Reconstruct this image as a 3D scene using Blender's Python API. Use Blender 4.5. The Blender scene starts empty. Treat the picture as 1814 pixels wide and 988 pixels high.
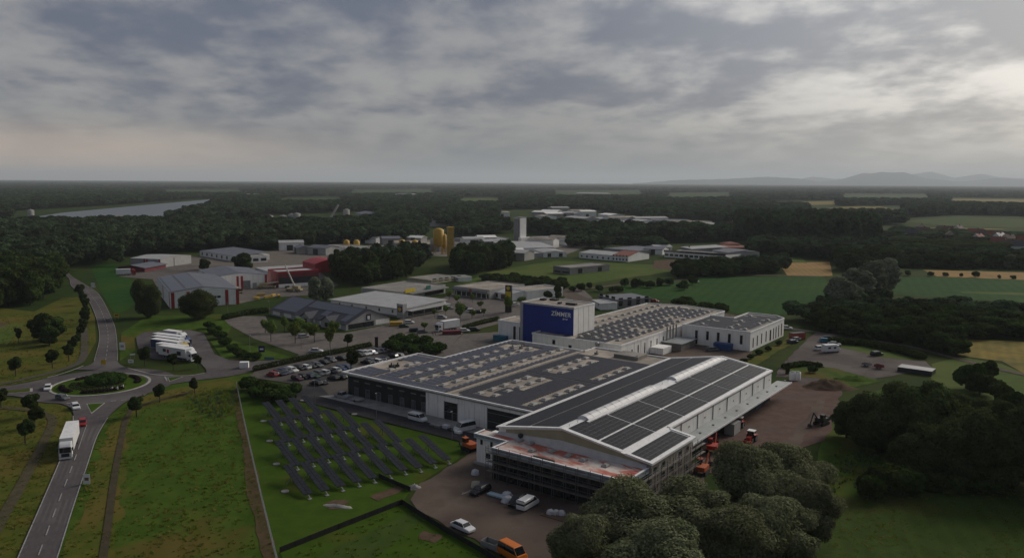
import bpy, math, random
import numpy as np
from mathutils import Vector, Matrix
random.seed(7); RNG = np.random.default_rng(7)
SC = bpy.context.scene
COL = SC.collection
# ------------------------------------------------------------------ camera
F_PX, HORIZON, ROLL, CAM_H = 1420.0, 322.0, 0.35, 58.0       # photograph is 1814 x 988
_p = math.atan((494 - HORIZON) / F_PX)
_r = math.radians(ROLL)
FW = np.array([0, math.cos(_p), -math.sin(_p)]); _u0 = np.array([0, math.sin(_p), math.cos(_p)]); _r0 = np.array([1.0, 0, 0])
RT = _r0 * math.cos(_r) + _u0 * math.sin(_r); UP = _u0 * math.cos(_r) - _r0 * math.sin(_r)
CAM = np.array([0, 0, CAM_H])
cam = bpy.data.cameras.new('camera'); cam.sensor_width = 36; cam.lens = 36 * F_PX / 1814
cam.clip_start = 1; cam.clip_end = 120000
camo = bpy.data.objects.new('camera', cam); COL.objects.link(camo)
camo.matrix_world = Matrix([[RT[0], UP[0], -FW[0], 0], [RT[1], UP[1], -FW[1], 0], [RT[2], UP[2], -FW[2], CAM_H], [0, 0, 0, 1]])
SC.camera = camo
# ------------------------------------------------------------------ render / colour
SC.view_settings.view_transform = 'Standard'; SC.view_settings.look = 'None'
SC.view_settings.exposure = 0.74; SC.view_settings.gamma = 1; SC.view_settings.use_curve_mapping = False
SC.render.engine = 'CYCLES'
SC.cycles.use_denoising = True
SC.cycles.max_bounces = 5; SC.cycles.diffuse_bounces = 3; SC.cycles.glossy_bounces = 2
SC.cycles.transparent_max_bounces = 6; SC.cycles.volume_bounces = 0
# ------------------------------------------------------------------ sun and sky
SUN_AZ, SUN_EL = 50.0, 30.0        # degrees clockwise from the view direction, above the horizon
sd = bpy.data.lights.new('sun', 'SUN'); sd.energy = 1.5; sd.angle = math.radians(28); sd.color = (1, .93, .83)
so = bpy.data.objects.new('sun', sd); COL.objects.link(so)
_sv = Vector((math.sin(math.radians(SUN_AZ)) * math.cos(math.radians(SUN_EL)), math.cos(math.radians(SUN_AZ)) * math.cos(math.radians(SUN_EL)), math.sin(math.radians(SUN_EL))))
so.rotation_euler = _sv.to_track_quat('Z', 'Y').to_euler(); so.location = (0, 0, 300)
W = bpy.data.worlds.new('World'); SC.world = W; W.use_nodes = True
nt = W.node_tree; nt.nodes.clear()
def N(t, tree=None, **kw):
    n = (tree or nt).nodes.new(t)
    for k, v in kw.items(): setattr(n, k, v)
    return n
def LK(a, b, tree=None): (tree or nt).links.new(a, b)
def mth(op, a, b=None, tree=None, clamp=False, c=None):
    n = N('ShaderNodeMath', tree, operation=op, use_clamp=clamp)
    for i, x in enumerate((a, b, c)):
        if x is None: continue
        if isinstance(x, (int, float)): n.inputs[i].default_value = x
        else: LK(x, n.inputs[i], tree)
    return n.outputs[0]
def mixc(fac, a, b, tree=None, blend='MIX'):
    n = N('ShaderNodeMix', tree, data_type='RGBA', blend_type=blend)
    for s, x in ((n.inputs[0], fac), (n.inputs[6], a), (n.inputs[7], b)):
        if isinstance(x, (int, float)): s.default_value = x
        elif isinstance(x, tuple): s.default_value = (*x[:3], 1)
        else: LK(x, s, tree)
    return n.outputs[2]
def smooth(x, a, b, tree=None):
    n = N('ShaderNodeMapRange', tree, interpolation_type='SMOOTHSTEP')
    LK(x, n.inputs[0], tree); n.inputs[1].default_value = a; n.inputs[2].default_value = b
    return n.outputs[0]
tc = N('ShaderNodeTexCoord'); sep = N('ShaderNodeSeparateXYZ'); LK(tc.outputs['Generated'], sep.inputs[0])
dz = mth('MAXIMUM', sep.outputs[2], 0.0)
den = mth('ADD', dz, 0.2)
cx = mth('DIVIDE', sep.outputs[0], den); cy = mth('DIVIDE', sep.outputs[1], den)
def cloudnoise(sx, sy, seed, detail, rough, dist=0.0, rot=0.0):
    cb = N('ShaderNodeCombineXYZ'); LK(cx, cb.inputs[0]); LK(cy, cb.inputs[1]); cb.inputs[2].default_value = seed
    mp = N('ShaderNodeMapping'); LK(cb.outputs[0], mp.inputs[0]); mp.inputs['Scale'].default_value = (sx, sy, 1); mp.inputs['Rotation'].default_value = (0, 0, rot)
    n = N('ShaderNodeTexNoise'); n.inputs['Scale'].default_value = 1; n.inputs['Detail'].default_value = detail; n.inputs['Roughness'].default_value = rough; n.inputs['Distortion'].default_value = dist
    LK(mp.outputs[0], n.inputs['Vector']); return n.outputs[0]
n1 = cloudnoise(2.6, 2.1, 3.1, 9, .56, .15, .2)
n2 = cloudnoise(7.0, 6.0, 8.4, 8, .58, .1, .1)
n3 = cloudnoise(1.2, 1.1, 14.2, 6, .5, .2, -.2)
cl = mth('ADD', mth('MULTIPLY', n1, .52), mth('ADD', mth('MULTIPLY', n2, .24), mth('MULTIPLY', n3, .39)))
cl = mth('SUBTRACT', cl, mth('MULTIPLY', smooth(sep.outputs[2], .06, .30), .075))
cl = smooth(cl, .465, .675)
# thin patches let the light through; brighter toward the hidden sun
sunv = N('ShaderNodeVectorMath', operation='DOT_PRODUCT'); LK(tc.outputs['Generated'], sunv.inputs[0]); sunv.inputs[1].default_value = _sv
glow = smooth(sunv.outputs['Value'], .60, 1.0)
dark = mixc(glow, (.072, .083, .120), (.25, .262, .285))
lite = mixc(glow, (.215, .212, .215), (.72, .70, .67))
cloud = mixc(cl, dark, lite)
hz = mth('SUBTRACT', 1.0, smooth(sep.outputs[2], .0, .105))
left = mth('MULTIPLY', smooth(mth('MULTIPLY', sep.outputs[0], -1.0), .05, .5), mth('SUBTRACT', 1.0, smooth(sep.outputs[2], .035, .085)))
hcol = mixc(glow, mixc(left, (.142, .16, .166), (.47, .36, .27)), (.43, .43, .41))
cloud = mixc(mth('MULTIPLY', hz, .85), cloud, hcol)
sky = N('ShaderNodeTexSky', sky_type='NISHITA'); sky.sun_disc = False
sky.sun_elevation = math.radians(SUN_EL); sky.sun_rotation = math.radians(SUN_AZ)
sky.air_density = 1.2; sky.dust_density = 3.0
bg1 = N('ShaderNodeBackground'); LK(sky.outputs[0], bg1.inputs[0]); bg1.inputs[1].default_value = .06
bg2 = N('ShaderNodeBackground'); LK(cloud, bg2.inputs[0]); bg2.inputs[1].default_value = .87
ms = N('ShaderNodeMixShader'); ms.inputs[0].default_value = .9
LK(bg1.outputs[0], ms.inputs[1]); LK(bg2.outputs[0], ms.inputs[2])
wo = N('ShaderNodeOutputWorld'); LK(ms.outputs[0], wo.inputs[0])
# ------------------------------------------------------------------ photo pixel -> place on the ground (or on a level z)
def P(px, py, z=0.0):
    d = FW * F_PX + RT * (px - 907) + UP * (494 - py)
    return CAM + d * ((z - CAM_H) / d[2])
def G(px, py, z=0.0):
    p = P(px, py, z); return (float(p[0]), float(p[1]))
def I(x, y, z=0.0):
    v = np.array([x, y, z]) - CAM; w = v @ FW
    return 907 + F_PX * (v @ RT) / w, 494 - F_PX * (v @ UP) / w
def hgt(px, pyb, pyt):
    """height of something standing at ground pixel (px,pyb) whose top is seen at row pyt"""
    x, y = G(px, pyb); lo, hi = 0.0, 80.0
    for _ in range(40):
        m = (lo + hi) / 2
        if I(x, y, m)[1] > pyt: lo = m
        else: hi = m
    return lo
def inpoly(x, y, poly):
    c = False; n = len(poly); j = n - 1
    for i in range(n):
        xi, yi = poly[i]; xj, yj = poly[j]
        if (yi > y) != (yj > y) and x < (xj - xi) * (y - yi) / (yj - yi) + xi: c = not c
        j = i
    return c
# the company's buildings share one grid: t across the gables, s along the halls
GU = math.radians(53.8); OX, OY = 9.666, 152.003
def HL(t, s): return (OX + s * math.cos(GU) + t * math.sin(GU), OY + s * math.sin(GU) - t * math.cos(GU))
def TS(px, py, z=0):
    x, y = G(px, py, z); dx, dy = x - OX, y - OY
    return dx * math.sin(GU) - dy * math.cos(GU), dx * math.cos(GU) + dy * math.sin(GU)
HROT = GU - math.pi / 2
# ------------------------------------------------------------------ materials
MAT = {}
def mat(name, c1, c2=None, scale=1.0, rough=.8, detail=5, bump=0.0, bscale=None, metal=0.0, spec=.3, c3=None, scale3=.05, world=False, ramp=(.35, .65), rand=0.0, ramp3=(.45, .65)):
    if name in MAT: return MAT[name]
    m = bpy.data.materials.new(name); m.use_nodes = True; t = m.node_tree
    b = t.nodes['Principled BSDF']; b.inputs['Roughness'].default_value = rough; b.inputs['Metallic'].default_value = metal
    b.inputs['Specular IOR Level'].default_value = .03 if world and name != 'river_water' else spec
    if world: vec = N('ShaderNodeNewGeometry', t).outputs['Position']
    else: vec = N('ShaderNodeTexCoord', t).outputs['Object']
    def noise(sc, de, r=.6):
        n = N('ShaderNodeTexNoise', t); n.inputs['Scale'].default_value = sc; n.inputs['Detail'].default_value = de; n.inputs['Roughness'].default_value = r
        LK(vec, n.inputs['Vector'], t); return n.outputs[0]
    if c2 is None: c2 = tuple(x * .82 for x in c1)
    col = mixc(smooth(noise(scale, detail), ramp[0], ramp[1], t), c1, c2, t)
    if c3: col = mixc(smooth(noise(scale3, 5), ramp3[0], ramp3[1], t), col, c3, t)
    if rand:
        oi = N('ShaderNodeObjectInfo', t); hs = N('ShaderNodeHueSaturation', t)
        LK(mth('ADD', mth('MULTIPLY', oi.outputs['Random'], rand, t), 1 - rand / 2, t), hs.inputs['Value'], t); LK(col, hs.inputs['Color'], t); col = hs.outputs[0]
    LK(col, b.inputs['Base Color'], t)
    if bump:
        bn = N('ShaderNodeBump', t); bn.inputs['Strength'].default_value = bump; bn.inputs['Distance'].default_value = .05
        LK(noise(bscale or scale * 4, 3), bn.inputs['Height'], t); LK(bn.outputs[0], b.inputs['Normal'], t)
    MAT[name] = m; return m
def pm(name, c, rough=.6, metal=0.0, spec=.4): return mat(name, c, tuple(x * .9 for x in c), 1.5, rough, 3, metal=metal, spec=spec)
# ------------------------------------------------------------------ mesh builder
class MB:
    def __init__(s, ox=0, oy=0, oz=0): s.v = []; s.f = []; s.m = []; s.o = (ox, oy, oz)
    def add(s, vs, fs, mi=0):
        k = len(s.v); o = s.o
        s.v += [(a - o[0], b - o[1], c - o[2]) for a, b, c in vs]; s.f += [tuple(i + k for i in f) for f in fs]; s.m += [mi] * len(fs); return s
    def box(s, x0, x1, y0, y1, z0, z1, mi=0):
        return s.add([(x0, y0, z0), (x1, y0, z0), (x1, y1, z0), (x0, y1, z0), (x0, y0, z1), (x1, y0, z1), (x1, y1, z1), (x0, y1, z1)],
                     [(0, 3, 2, 1), (4, 5, 6, 7), (0, 1, 5, 4), (1, 2, 6, 5), (2, 3, 7, 6), (3, 0, 4, 7)], mi)
    def prism(s, poly, z0, z1, mi=0):
        n = len(poly)
        return s.add([(x, y, z0) for x, y in poly] + [(x, y, z1) for x, y in poly],
                     [tuple(reversed(range(n))), tuple(range(n, 2 * n))] + [(i, (i + 1) % n, n + (i + 1) % n, n + i) for i in range(n)], mi)
    def extr(s, prof, x0, x1, mi=0):            # profile in y,z pushed along x
        n = len(prof)
        return s.add([(x0, y, z) for y, z in prof] + [(x1, y, z) for y, z in prof],
                     [tuple(range(n)), tuple(reversed(range(n, 2 * n)))] + [(i, n + i, n + (i + 1) % n, (i + 1) % n) for i in range(n)], mi)
    def tube(s, p0, p1, r0, r1=None, n=6, mi=0, caps=True):
        p0, p1 = Vector(p0), Vector(p1); r1 = r0 if r1 is None else r1; d = (p1 - p0).normalized()
        a = d.orthogonal().normalized(); b = d.cross(a); vs = []
        for p, r in ((p0, r0), (p1, r1)):
            for i in range(n):
                q = p + (a * math.cos(2 * math.pi * i / n) + b * math.sin(2 * math.pi * i / n)) * r; vs.append(tuple(q))
        fs = [(i, (i + 1) % n, n + (i + 1) % n, n + i) for i in range(n)]
        if caps: fs += [tuple(reversed(range(n))), tuple(range(n, 2 * n))]
        return s.add(vs, fs, mi)
    def lathe(s, prof, c=(0, 0), n=16, mi=0):     # profile r,z
        vs = [(c[0] + r * math.cos(2 * math.pi * i / n), c[1] + r * math.sin(2 * math.pi * i / n), z) for r, z in prof for i in range(n)]
        fs = [(k * n + i, k * n + (i + 1) % n, (k + 1) * n + (i + 1) % n, (k + 1) * n + i) for k in range(len(prof) - 1) for i in range(n)]
        fs += [tuple(range((len(prof) - 1) * n, len(prof) * n)), tuple(reversed(range(n)))]
        return s.add(vs, fs, mi)
    def mesh(s, name, mats):
        me = bpy.data.meshes.new(name); me.from_pydata(s.v, [], s.f)
        for m in (mats if isinstance(mats, (list, tuple)) else [mats]): me.materials.append(m)
        if any(s.m): me.polygons.foreach_set('material_index', s.m)
        me.update(); return me
    def build(s, name, mats, parent=None, smooth=False):
        me = s.mesh(name, mats)
        if smooth: me.polygons.foreach_set('use_smooth', [True] * len(me.polygons))
        return link(name, me, parent)
def link(name, me, parent=None):
    o = bpy.data.objects.new(name, me); COL.objects.link(o)
    if parent: o.parent = parent
    return o
def tag(o, label=None, cat=None, group=None, kind=None):
    if label: o['label'] = label
    if cat: o['category'] = cat
    if group: o['group'] = group
    if kind: o['kind'] = kind
    return o
def thing(name, label, cat, xy, rot=0.0, group=None, z=0.0):
    o = bpy.data.objects.new(name, None); COL.objects.link(o); o.empty_display_size = .5
    o.location = (xy[0], xy[1], z); o.rotation_euler = (0, 0, rot)
    return tag(o, label, cat, group)
def spawn(kit, parent):
    """kit: list of (name, mesh, subs); shares the mesh data between copies"""
    for name, me, subs in kit:
        o = link(name, me, parent)
        for sn, sm, _ in subs: link(sn, sm, o)
# ------------------------------------------------------------------ ground, roads, fields
ASPHALT = mat('asphalt_road', (.100, .088, .088), (.080, .071, .072), .6, .85, 6, bump=.2, bscale=8, c3=(.120, .108, .105), scale3=.07, world=True)
ASPH_D = mat('asphalt_fresh', (.040, .039, .042), (.03, .03, .033), .8, .8, 5, c3=(.055, .052, .053), scale3=.1, world=True)
PAVING = mat('car_park_paving', (.155, .138, .122), (.115, .102, .092), .45, .9, 6, c3=(.085, .076, .072), scale3=.055, world=True, ramp3=(.5, .75))
CONC = mat('concrete_apron', (.27, .26, .24), (.21, .20, .185), .5, .85, 6, c3=(.30, .29, .27), scale3=.2, world=True)
YARD = mat('bare_earth_yard', (.105, .078, .062), (.135, .105, .084), .22, .95, 8, bump=.5, bscale=2, c3=(.068, .050, .044), scale3=.055, world=True)
YARD_D = mat('dark_tamped_yard', (.098, .061, .050), (.122, .083, .068), .3, .95, 8, bump=.4, bscale=2, c3=(.105, .084, .074), scale3=.05, world=True, ramp3=(.5, .75))
EARTH = mat('earth', (.075, .050, .035), (.11, .075, .05), .5, .95, 6, bump=.6, bscale=2, world=True)
PATH = mat('path_gravel', (.12, .095, .075), (.085, .07, .055), .5, .95, 6, world=True)
LAWN = mat('lawn', (0.034, 0.068, 0.006), (0.046, 0.082, 0.008), .35, .9, 8, bump=.5, bscale=3, c3=(0.083, 0.074, 0.016), scale3=.045, world=True, ramp3=(.52, .76))
MEADOW = mat('meadow', (0.036, 0.069, 0.008), (0.056, 0.092, 0.012), .28, .92, 9, bump=.8, bscale=2.5, c3=(0.094, 0.074, 0.018), scale3=.03, world=True, ramp3=(.52, .66))
VERGE = mat('verge_grass', (0.056, 0.072, 0.011), (0.085, 0.090, 0.015), .3, .92, 8, bump=.6, bscale=3, c3=(0.112, 0.087, 0.022), scale3=.06, world=True, ramp3=(.42, .7))
BROWNGR = mat('dry_strip', (.105, .072, .040), (.072, .060, .026), .35, .95, 8, bump=.6, bscale=3, world=True)
CROP = mat('green_crop', (0.016, 0.053, 0.009), (0.021, 0.064, 0.011), .12, .9, 9, bump=.6, bscale=2, c3=(0.032, 0.069, 0.011), scale3=.012, world=True)
WHEAT = mat('ripe_wheat', (.30, .185, .075), (.25, .16, .065), .1, .9, 8, bump=.4, bscale=2, c3=(.22, .155, .06), scale3=.02, world=True)
WHEAT2 = mat('yellowing_wheat', (.215, .16, .038), (.175, .135, .034), .12, .9, 8, bump=.4, bscale=2, c3=(.105, .10, .03), scale3=.03, world=True)
LGREEN = mat('bright_grass', (0.069, 0.101, 0.020), (0.053, 0.083, 0.017), .2, .9, 8, bump=.5, bscale=2, c3=(0.087, 0.106, 0.025), scale3=.03, world=True)
FIELD2 = mat('mown_field', (.034, .060, .011), (.046, .072, .014), .22, .92, 9, bump=.5, bscale=3, c3=(.072, .066, .018), scale3=.022, world=True, ramp3=(.55, .75))
BASE = mat('ground_cover', (.020, .036, .008), (.030, .050, .009), .08, .95, 9, c3=(.040, .052, .012), scale3=.012, world=True)
PAINT = mat('road_paint', (.34, .33, .32), (.20, .19, .19), 2.5, .8, 5, world=True)
KERB = mat('kerb_stone', (.36, .34, .31), (.27, .26, .24), 1.2, .85, 4, world=True)
WATER = mat('river_water', (.085, .10, .105), (.075, .09, .095), .02, .35, 3, spec=.5, world=True)
NSHEET = [0]
def sheet(name, pts, z, m, jitter=0.0, step=4.0, kind='structure', world=False, parent=None):
    """flat ground sheet outlined by photo pixels; jitter roughens the outline in metres"""
    g = pts if world else [G(*p) for p in pts]; NSHEET[0] += 1; z += NSHEET[0] * .0009
    if not world and g[0][1] > 900: z += .1
    if jitter:
        out = []
        for i in range(len(g)):
            a, b = Vector(g[i]), Vector(g[(i + 1) % len(g)]); L = (b - a).length; n = max(1, min(60, int(L / step)))
            nr = Vector((-(b - a).y, (b - a).x)).normalized() if L else Vector((0, 0))
            for k in range(n):
                q = a.lerp(b, k / n) + (nr * random.uniform(-jitter, jitter) if k else Vector((0, 0))); out.append((q.x, q.y))
        g = out
    mb = MB(); mb.add([(x, y, z) for x, y in g], [tuple(range(len(g)))])
    o = mb.build(name, m, parent)
    if o.data.polygons[0].normal.z < 0: o.data.flip_normals()
    if kind: o['kind'] = kind
    return o
def ribbon(name, pts, w, z, m, kind='structure', parent=None):
    NSHEET[0] += .2; z += .06 + NSHEET[0] * .0009
    """strip of width w metres along world points"""
    mb = MB(); L, R = [], []
    for i, p in enumerate(pts):
        a = Vector(pts[max(i - 1, 0)]); b = Vector(pts[min(i + 1, len(pts) - 1)]); d = (b - a).normalized(); n = Vector((-d.y, d.x)) * w / 2
        L.append((p[0] + n.x, p[1] + n.y, z)); R.append((p[0] - n.x, p[1] - n.y, z))
    k = len(pts); mb.add(R + L, [(i, i + 1, k + i + 1, k + i) for i in range(k - 1)])
    o = mb.build(name, m, parent)
    if kind: o['kind'] = kind
    return o
def spline(pts, n=8):
    out = []; P4 = [pts[0]] + list(pts) + [pts[-1]]
    for i in range(1, len(P4) - 2):
        p0, p1, p2, p3 = [np.array(q, float) for q in P4[i - 1:i + 3]]
        for k in range(n):
            t = k / n; out.append(tuple(.5 * ((2 * p1) + (-p0 + p2) * t + (2 * p0 - 5 * p1 + 4 * p2 - p3) * t * t + (-p0 + 3 * p1 - 3 * p2 + p3) * t ** 3)))
    out.append(tuple(pts[-1])); return out
gm = MB(); gm.add([(-60000, -300, 0), (60000, -300, 0), (60000, 60000, 0), (-60000, 60000, 0)], [(0, 1, 2, 3)])
gr = gm.build('ground', BASE); gr['kind'] = 'structure'
Z = lambda k: .02 + .03 * k
# -- left: verges and meadows
sheet('verge_meadow', [(-260, 730), (0, 705), (75, 709), (118, 719), (131, 740), (131, 757), (108, 812), (32, 988), (0, 1070), (-60, 1250), (-700, 1250)], Z(0), VERGE)
sheet('upper_meadow', [(-260, 700), (0, 685), (85, 668), (150, 640), (170, 605), (168, 560), (150, 525), (110, 528), (60, 552), (0, 545), (-260, 560)], Z(0), VERGE)
sheet('pale_field', [(-200, 590), (0, 575), (45, 572), (20, 605), (-10, 612), (-200, 625)], Z(1), LGREEN, .8)
sheet('tilled_patch', [(-100, 582), (0, 572), (20, 573), (0, 580), (-100, 596)], Z(2), EARTH, .6)
sheet('meadow', [(101, 988), (60, 1100), (20, 1250), (900, 1250), (560, 1100), (488, 988), (443, 796), (419, 684), (460, 655), (400, 668), (342, 675), (283, 684), (251, 704), (222, 714), (192, 739), (173, 773), (157, 820)], Z(0), MEADOW)
sheet('dry_verge', [(150, 900), (190, 760), (222, 735), (260, 700), (400, 672), (418, 684), (330, 706), (255, 722), (235, 742), (222, 800), (215, 870), (208, 988), (200, 1100), (90, 1150), (112, 988)], Z(1), VERGE, 1.0, 3)
sheet('dry_strip', [(415, 690), (421, 690), (446, 800), (490, 988), (530, 1100), (500, 1100), (467, 988), (445, 900), (428, 790)], Z(2), BROWNGR, .4, 3)
ribbon('footpath', spline([G(342, 694), G(251, 718), G(226, 737), G(214, 785), G(202, 851), G(188, 954), G(170, 1060)]), 1.25, Z(3), mat('worn_path', (.050, .042, .028), (.07, .056, .036), .6, .95, 6, world=True))
ribbon('field_track', spline([G(-60, 715), G(0, 722), G(47, 726), G(84, 735), G(93, 750), G(75, 788), G(40, 855), G(0, 926), G(-40, 1000)]), 2.0, Z(2), mat('track_earth', (.085, .070, .045), (.062, .054, .032), .5, .95, 6, world=True))
ribbon('cycle_path', spline([G(-60, 690), G(0, 681), G(60, 668), G(120, 652), G(146, 636), G(150, 610), G(149, 585), G(147, 560)]), 2.4, Z(3), mat('cycle_path', (.085, .074, .058), (.07, .062, .05), .7, .9, 5, world=True))
# -- solar lawn and little enclosure
sheet('solar_lawn', [(421, 688), (470, 700), (536, 695), (580, 724), (640, 740), (760, 768), (822, 786), (812, 812), (760, 845), (727, 868), (712, 891), (496, 977), (488, 985), (443, 796)], Z(0), LAWN)
sheet('rough_enclosure', [(496, 979), (712, 893), (858, 982), (1000, 1100), (560, 1100)], Z(1), LAWN)
sheet('mown_enclosure_strip', [(560, 988), (735, 905), (760, 918), (640, 1000), (580, 1060)], Z(2), FIELD2, .6)
sheet('earth_patch', [(750, 940), (785, 948), (770, 962), (742, 955)], Z(3), EARTH, .5, 1.5)
sheet('bare_patch', [(655, 880), (700, 862), (716, 866), (670, 888)], Z(2), EARTH, .4, 1.5)
sheet('dark_pit', [(574, 893), (590, 886), (612, 885), (620, 890), (600, 902), (582, 902)], Z(2), EARTH, .3, 1.2)
# -- yards and hall surroundings
sheet('building_yard', [(844, 790), (808, 820), (742, 857), (727, 885), (738, 901), (858, 967), (930, 1010), (1100, 1100), (1260, 1000), (1250, 860), (1240, 820), (1000, 820), (900, 830)], Z(2), YARD, .5, 3)
sheet('yard_beside_hall', [(1236, 835), (1250, 770), (1373, 690), (1400, 668), (1445, 690), (1495, 688), (1482, 716), (1476, 745), (1462, 780), (1400, 800), (1330, 850)], Z(2), YARD_D, .6, 3)
sheet('pale_yard_strip', [(1385, 790), (1425, 745), (1447, 708), (1462, 710), (1440, 755), (1410, 798)], Z(3), YARD, .5, 3)
sheet('turning_place', [(1373, 668), (1382, 650), (1431, 599), (1446, 589), (1380, 583), (1386, 578), (1530, 600), (1482, 612), (1640, 640), (1652, 651), (1590, 664), (1543, 672), (1500, 690), (1440, 690), (1400, 668)], Z(2), mat('old_asphalt', (.105, .086, .078), (.082, .068, .064), .35, .9, 7, c3=(.13, .112, .10), scale3=.05, world=True), .3, 3)
sheet('planted_island', [(1388, 655), (1397, 648), (1425, 645), (1482, 653), (1535, 668), (1560, 676), (1500, 690), (1460, 672), (1420, 668), (1395, 663)], Z(3), MEADOW, .6, 3)
sheet('green_bank', [(1470, 612), (1482, 603), (1530, 604), (1600, 620), (1640, 640), (1560, 633), (1500, 618)], Z(3), LGREEN, .6, 4)
sheet('planted_strip', [(1318, 640), (1333, 634), (1398, 597), (1406, 607), (1335, 650), (1322, 650)], Z(4), VERGE, .4, 3)
sheet('court', [HL(-45, 86), HL(-39, 98), HL(-38.5, 141), HL(-12, 142), HL(-5, 120), HL(0, 84), HL(-17, 84)], Z(3), YARD, .2, 5, world=True)
sheet('perimeter_road', [HL(-95, 5), HL(-78, 5.6), HL(-18, 5.6), HL(-18, 12), HL(-80, 12), HL(-95, 20)], Z(5), ASPH_D, world=True)
sheet('concrete_apron', [HL(-85, 11.6), HL(-18, 11.6), HL(-18, 17.9), HL(-80, 17.9)], Z(6), CONC, world=True)
sheet('staff_car_park', [(453, 657), (540, 634), (660, 612), (700, 618), (790, 632), (800, 640), (640, 700), (560, 704), (530, 690), (520, 680), (440, 668)], Z(3), mat('staff_paving', (.108, .096, .084), (.085, .076, .068), .4, .9, 6, c3=(.072, .068, .062), scale3=.06, world=True))
# -- east road, supermarket car parks
sheet('supermarket_car_park', [(398, 567), (420, 560), (470, 560), (485, 590), (610, 590), (690, 575), (720, 560), (760, 545), (770, 535), (800, 520), (870, 530), (935, 536), (990, 535), (1010, 520), (990, 512), (1030, 510), (1050, 528), (930, 560), (890, 572), (820, 590), (800, 612), (900, 602), (905, 615), (790, 632), (700, 618), (655, 611), (540, 634), (453, 656), (430, 652), (440, 640), (520, 636), (530, 628), (450, 600), (405, 575)], Z(2), PAVING)
sheet('paved_forecourt', [(780, 632), (800, 612), (820, 592), (886, 588), (886, 604), (935, 604), (905, 610)], Z(3), PAVING)
sheet('crane_yard', [(300, 545), (413, 540), (470, 528), (560, 522), (600, 505), (560, 478), (470, 480), (420, 470), (310, 470), (215, 480), (210, 490), (270, 495)], Z(2), mat('crane_yard_paving', (.135, .118, .104), (.105, .094, .085), .3, .9, 6, c3=(.085, .076, .070), scale3=.05, world=True))
sheet('storage_yard', [(312, 472), (330, 455), (470, 445), (540, 440), (650, 445), (600, 470), (545, 478), (470, 484)], Z(1), mat('gravel_yard', (.155, .135, .112), (.125, .11, .092), .25, .95, 6, world=True))
sheet('works_yard', [(600, 440), (760, 425), (930, 432), (1040, 420), (1060, 430), (1000, 452), (900, 462), (720, 450)], Z(1), mat('works_yard', (.20, .18, .155), (.15, .135, .12), .1, .95, 6, world=True))
# -- fields on the right and behind
sheet('green_lot', [(815, 500), (880, 478), (985, 462), (1180, 470), (1210, 478), (1060, 500), (1000, 508), (930, 508)], Z(1), LGREEN, 1.5, 10)
sheet('corn_field', [(1083, 508), (1160, 497), (1240, 491), (1458, 490), (1480, 520), (1470, 552), (1390, 558), (1310, 556), (1200, 532), (1120, 526)], Z(2), CROP)
ribbon('farm_lane', spline([G(940, 512), G(1030, 512), G(1110, 503), G(1180, 500), G(1240, 491.5), G(1330, 488), G(1462, 490)]), 4.0, Z(3), PATH)
sheet('lane_behind_halls', [(985, 520), (1005, 512), (1040, 528), (1180, 545), (1290, 556), (1390, 578), (1385, 583), (1270, 560), (1160, 551), (1040, 540)], Z(3), PATH)
sheet('wheat_field', [(1380, 466), (1470, 464), (1475, 489), (1395, 489)], Z(2), WHEAT)
sheet('tilled_plot', [(1160, 462), (1200, 460), (1205, 478), (1155, 476)], Z(2), EARTH, 1, 6)
sheet('far_green_field', [(1330, 455), (1420, 456), (1430, 466), (1340, 462)], Z(2), LGREEN)
sheet('roadside_wheat', [(1635, 478), (1900, 485), (1950, 500), (1814, 496), (1660, 490)], Z(2), WHEAT)
sheet('valley_crop', [(1560, 492), (1660, 491), (1950, 500), (1950, 545), (1560, 520)], Z(1), CROP)
sheet('pale_stripe', [(1700, 516), (1950, 522), (1950, 528), (1705, 519)], Z(2), LGREEN)
sheet('yellow_wheat', [(1692, 605), (1720, 601), (1950, 612), (2050, 680), (1814, 662), (1775, 640), (1697, 630)], Z(2), WHEAT2)
sheet('right_meadow', [(1650, 645), (1700, 632), (1775, 645), (1900, 690), (2100, 780), (1850, 800), (1690, 720), (1650, 672)], Z(1), LGREEN, 1, 6)
sheet('tree_meadow', [(1450, 800), (1475, 720), (1560, 690), (1700, 760), (2000, 860), (2000, 900), (1600, 860), (1440, 880)], Z(0), MEADOW)
sheet('mown_field', [(1340, 1000), (1420, 905), (1490, 880), (1640, 868), (1814, 862), (2200, 850), (2600, 1250), (1250, 1250)], Z(1), FIELD2, .8, 4)
sheet('reed_strip', [(1420, 905), (1490, 868), (1640, 850), (1814, 850), (1814, 862), (1640, 868), (1490, 882)], Z(2), MEADOW, .6, 3)
ribbon('field_lane', spline([G(1530, 602), G(1600, 612), G(1680, 632), G(1760, 652), G(1850, 672)]), 3, Z(3), PATH)
sheet('hedge_lot_lawn', [(372, 605), (400, 600), (520, 634), (500, 636), (440, 640), (395, 636)], Z(3), MEADOW)
sheet('verge_by_hall', [(215, 590), (260, 560), (420, 556), (400, 600), (350, 585), (255, 588), (238, 600), (240, 620), (212, 640)], Z(1), MEADOW)
sheet('left_crop', [(160, 470), (200, 465), (235, 500), (240, 540), (205, 560), (180, 520)], Z(1), CROP)
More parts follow.
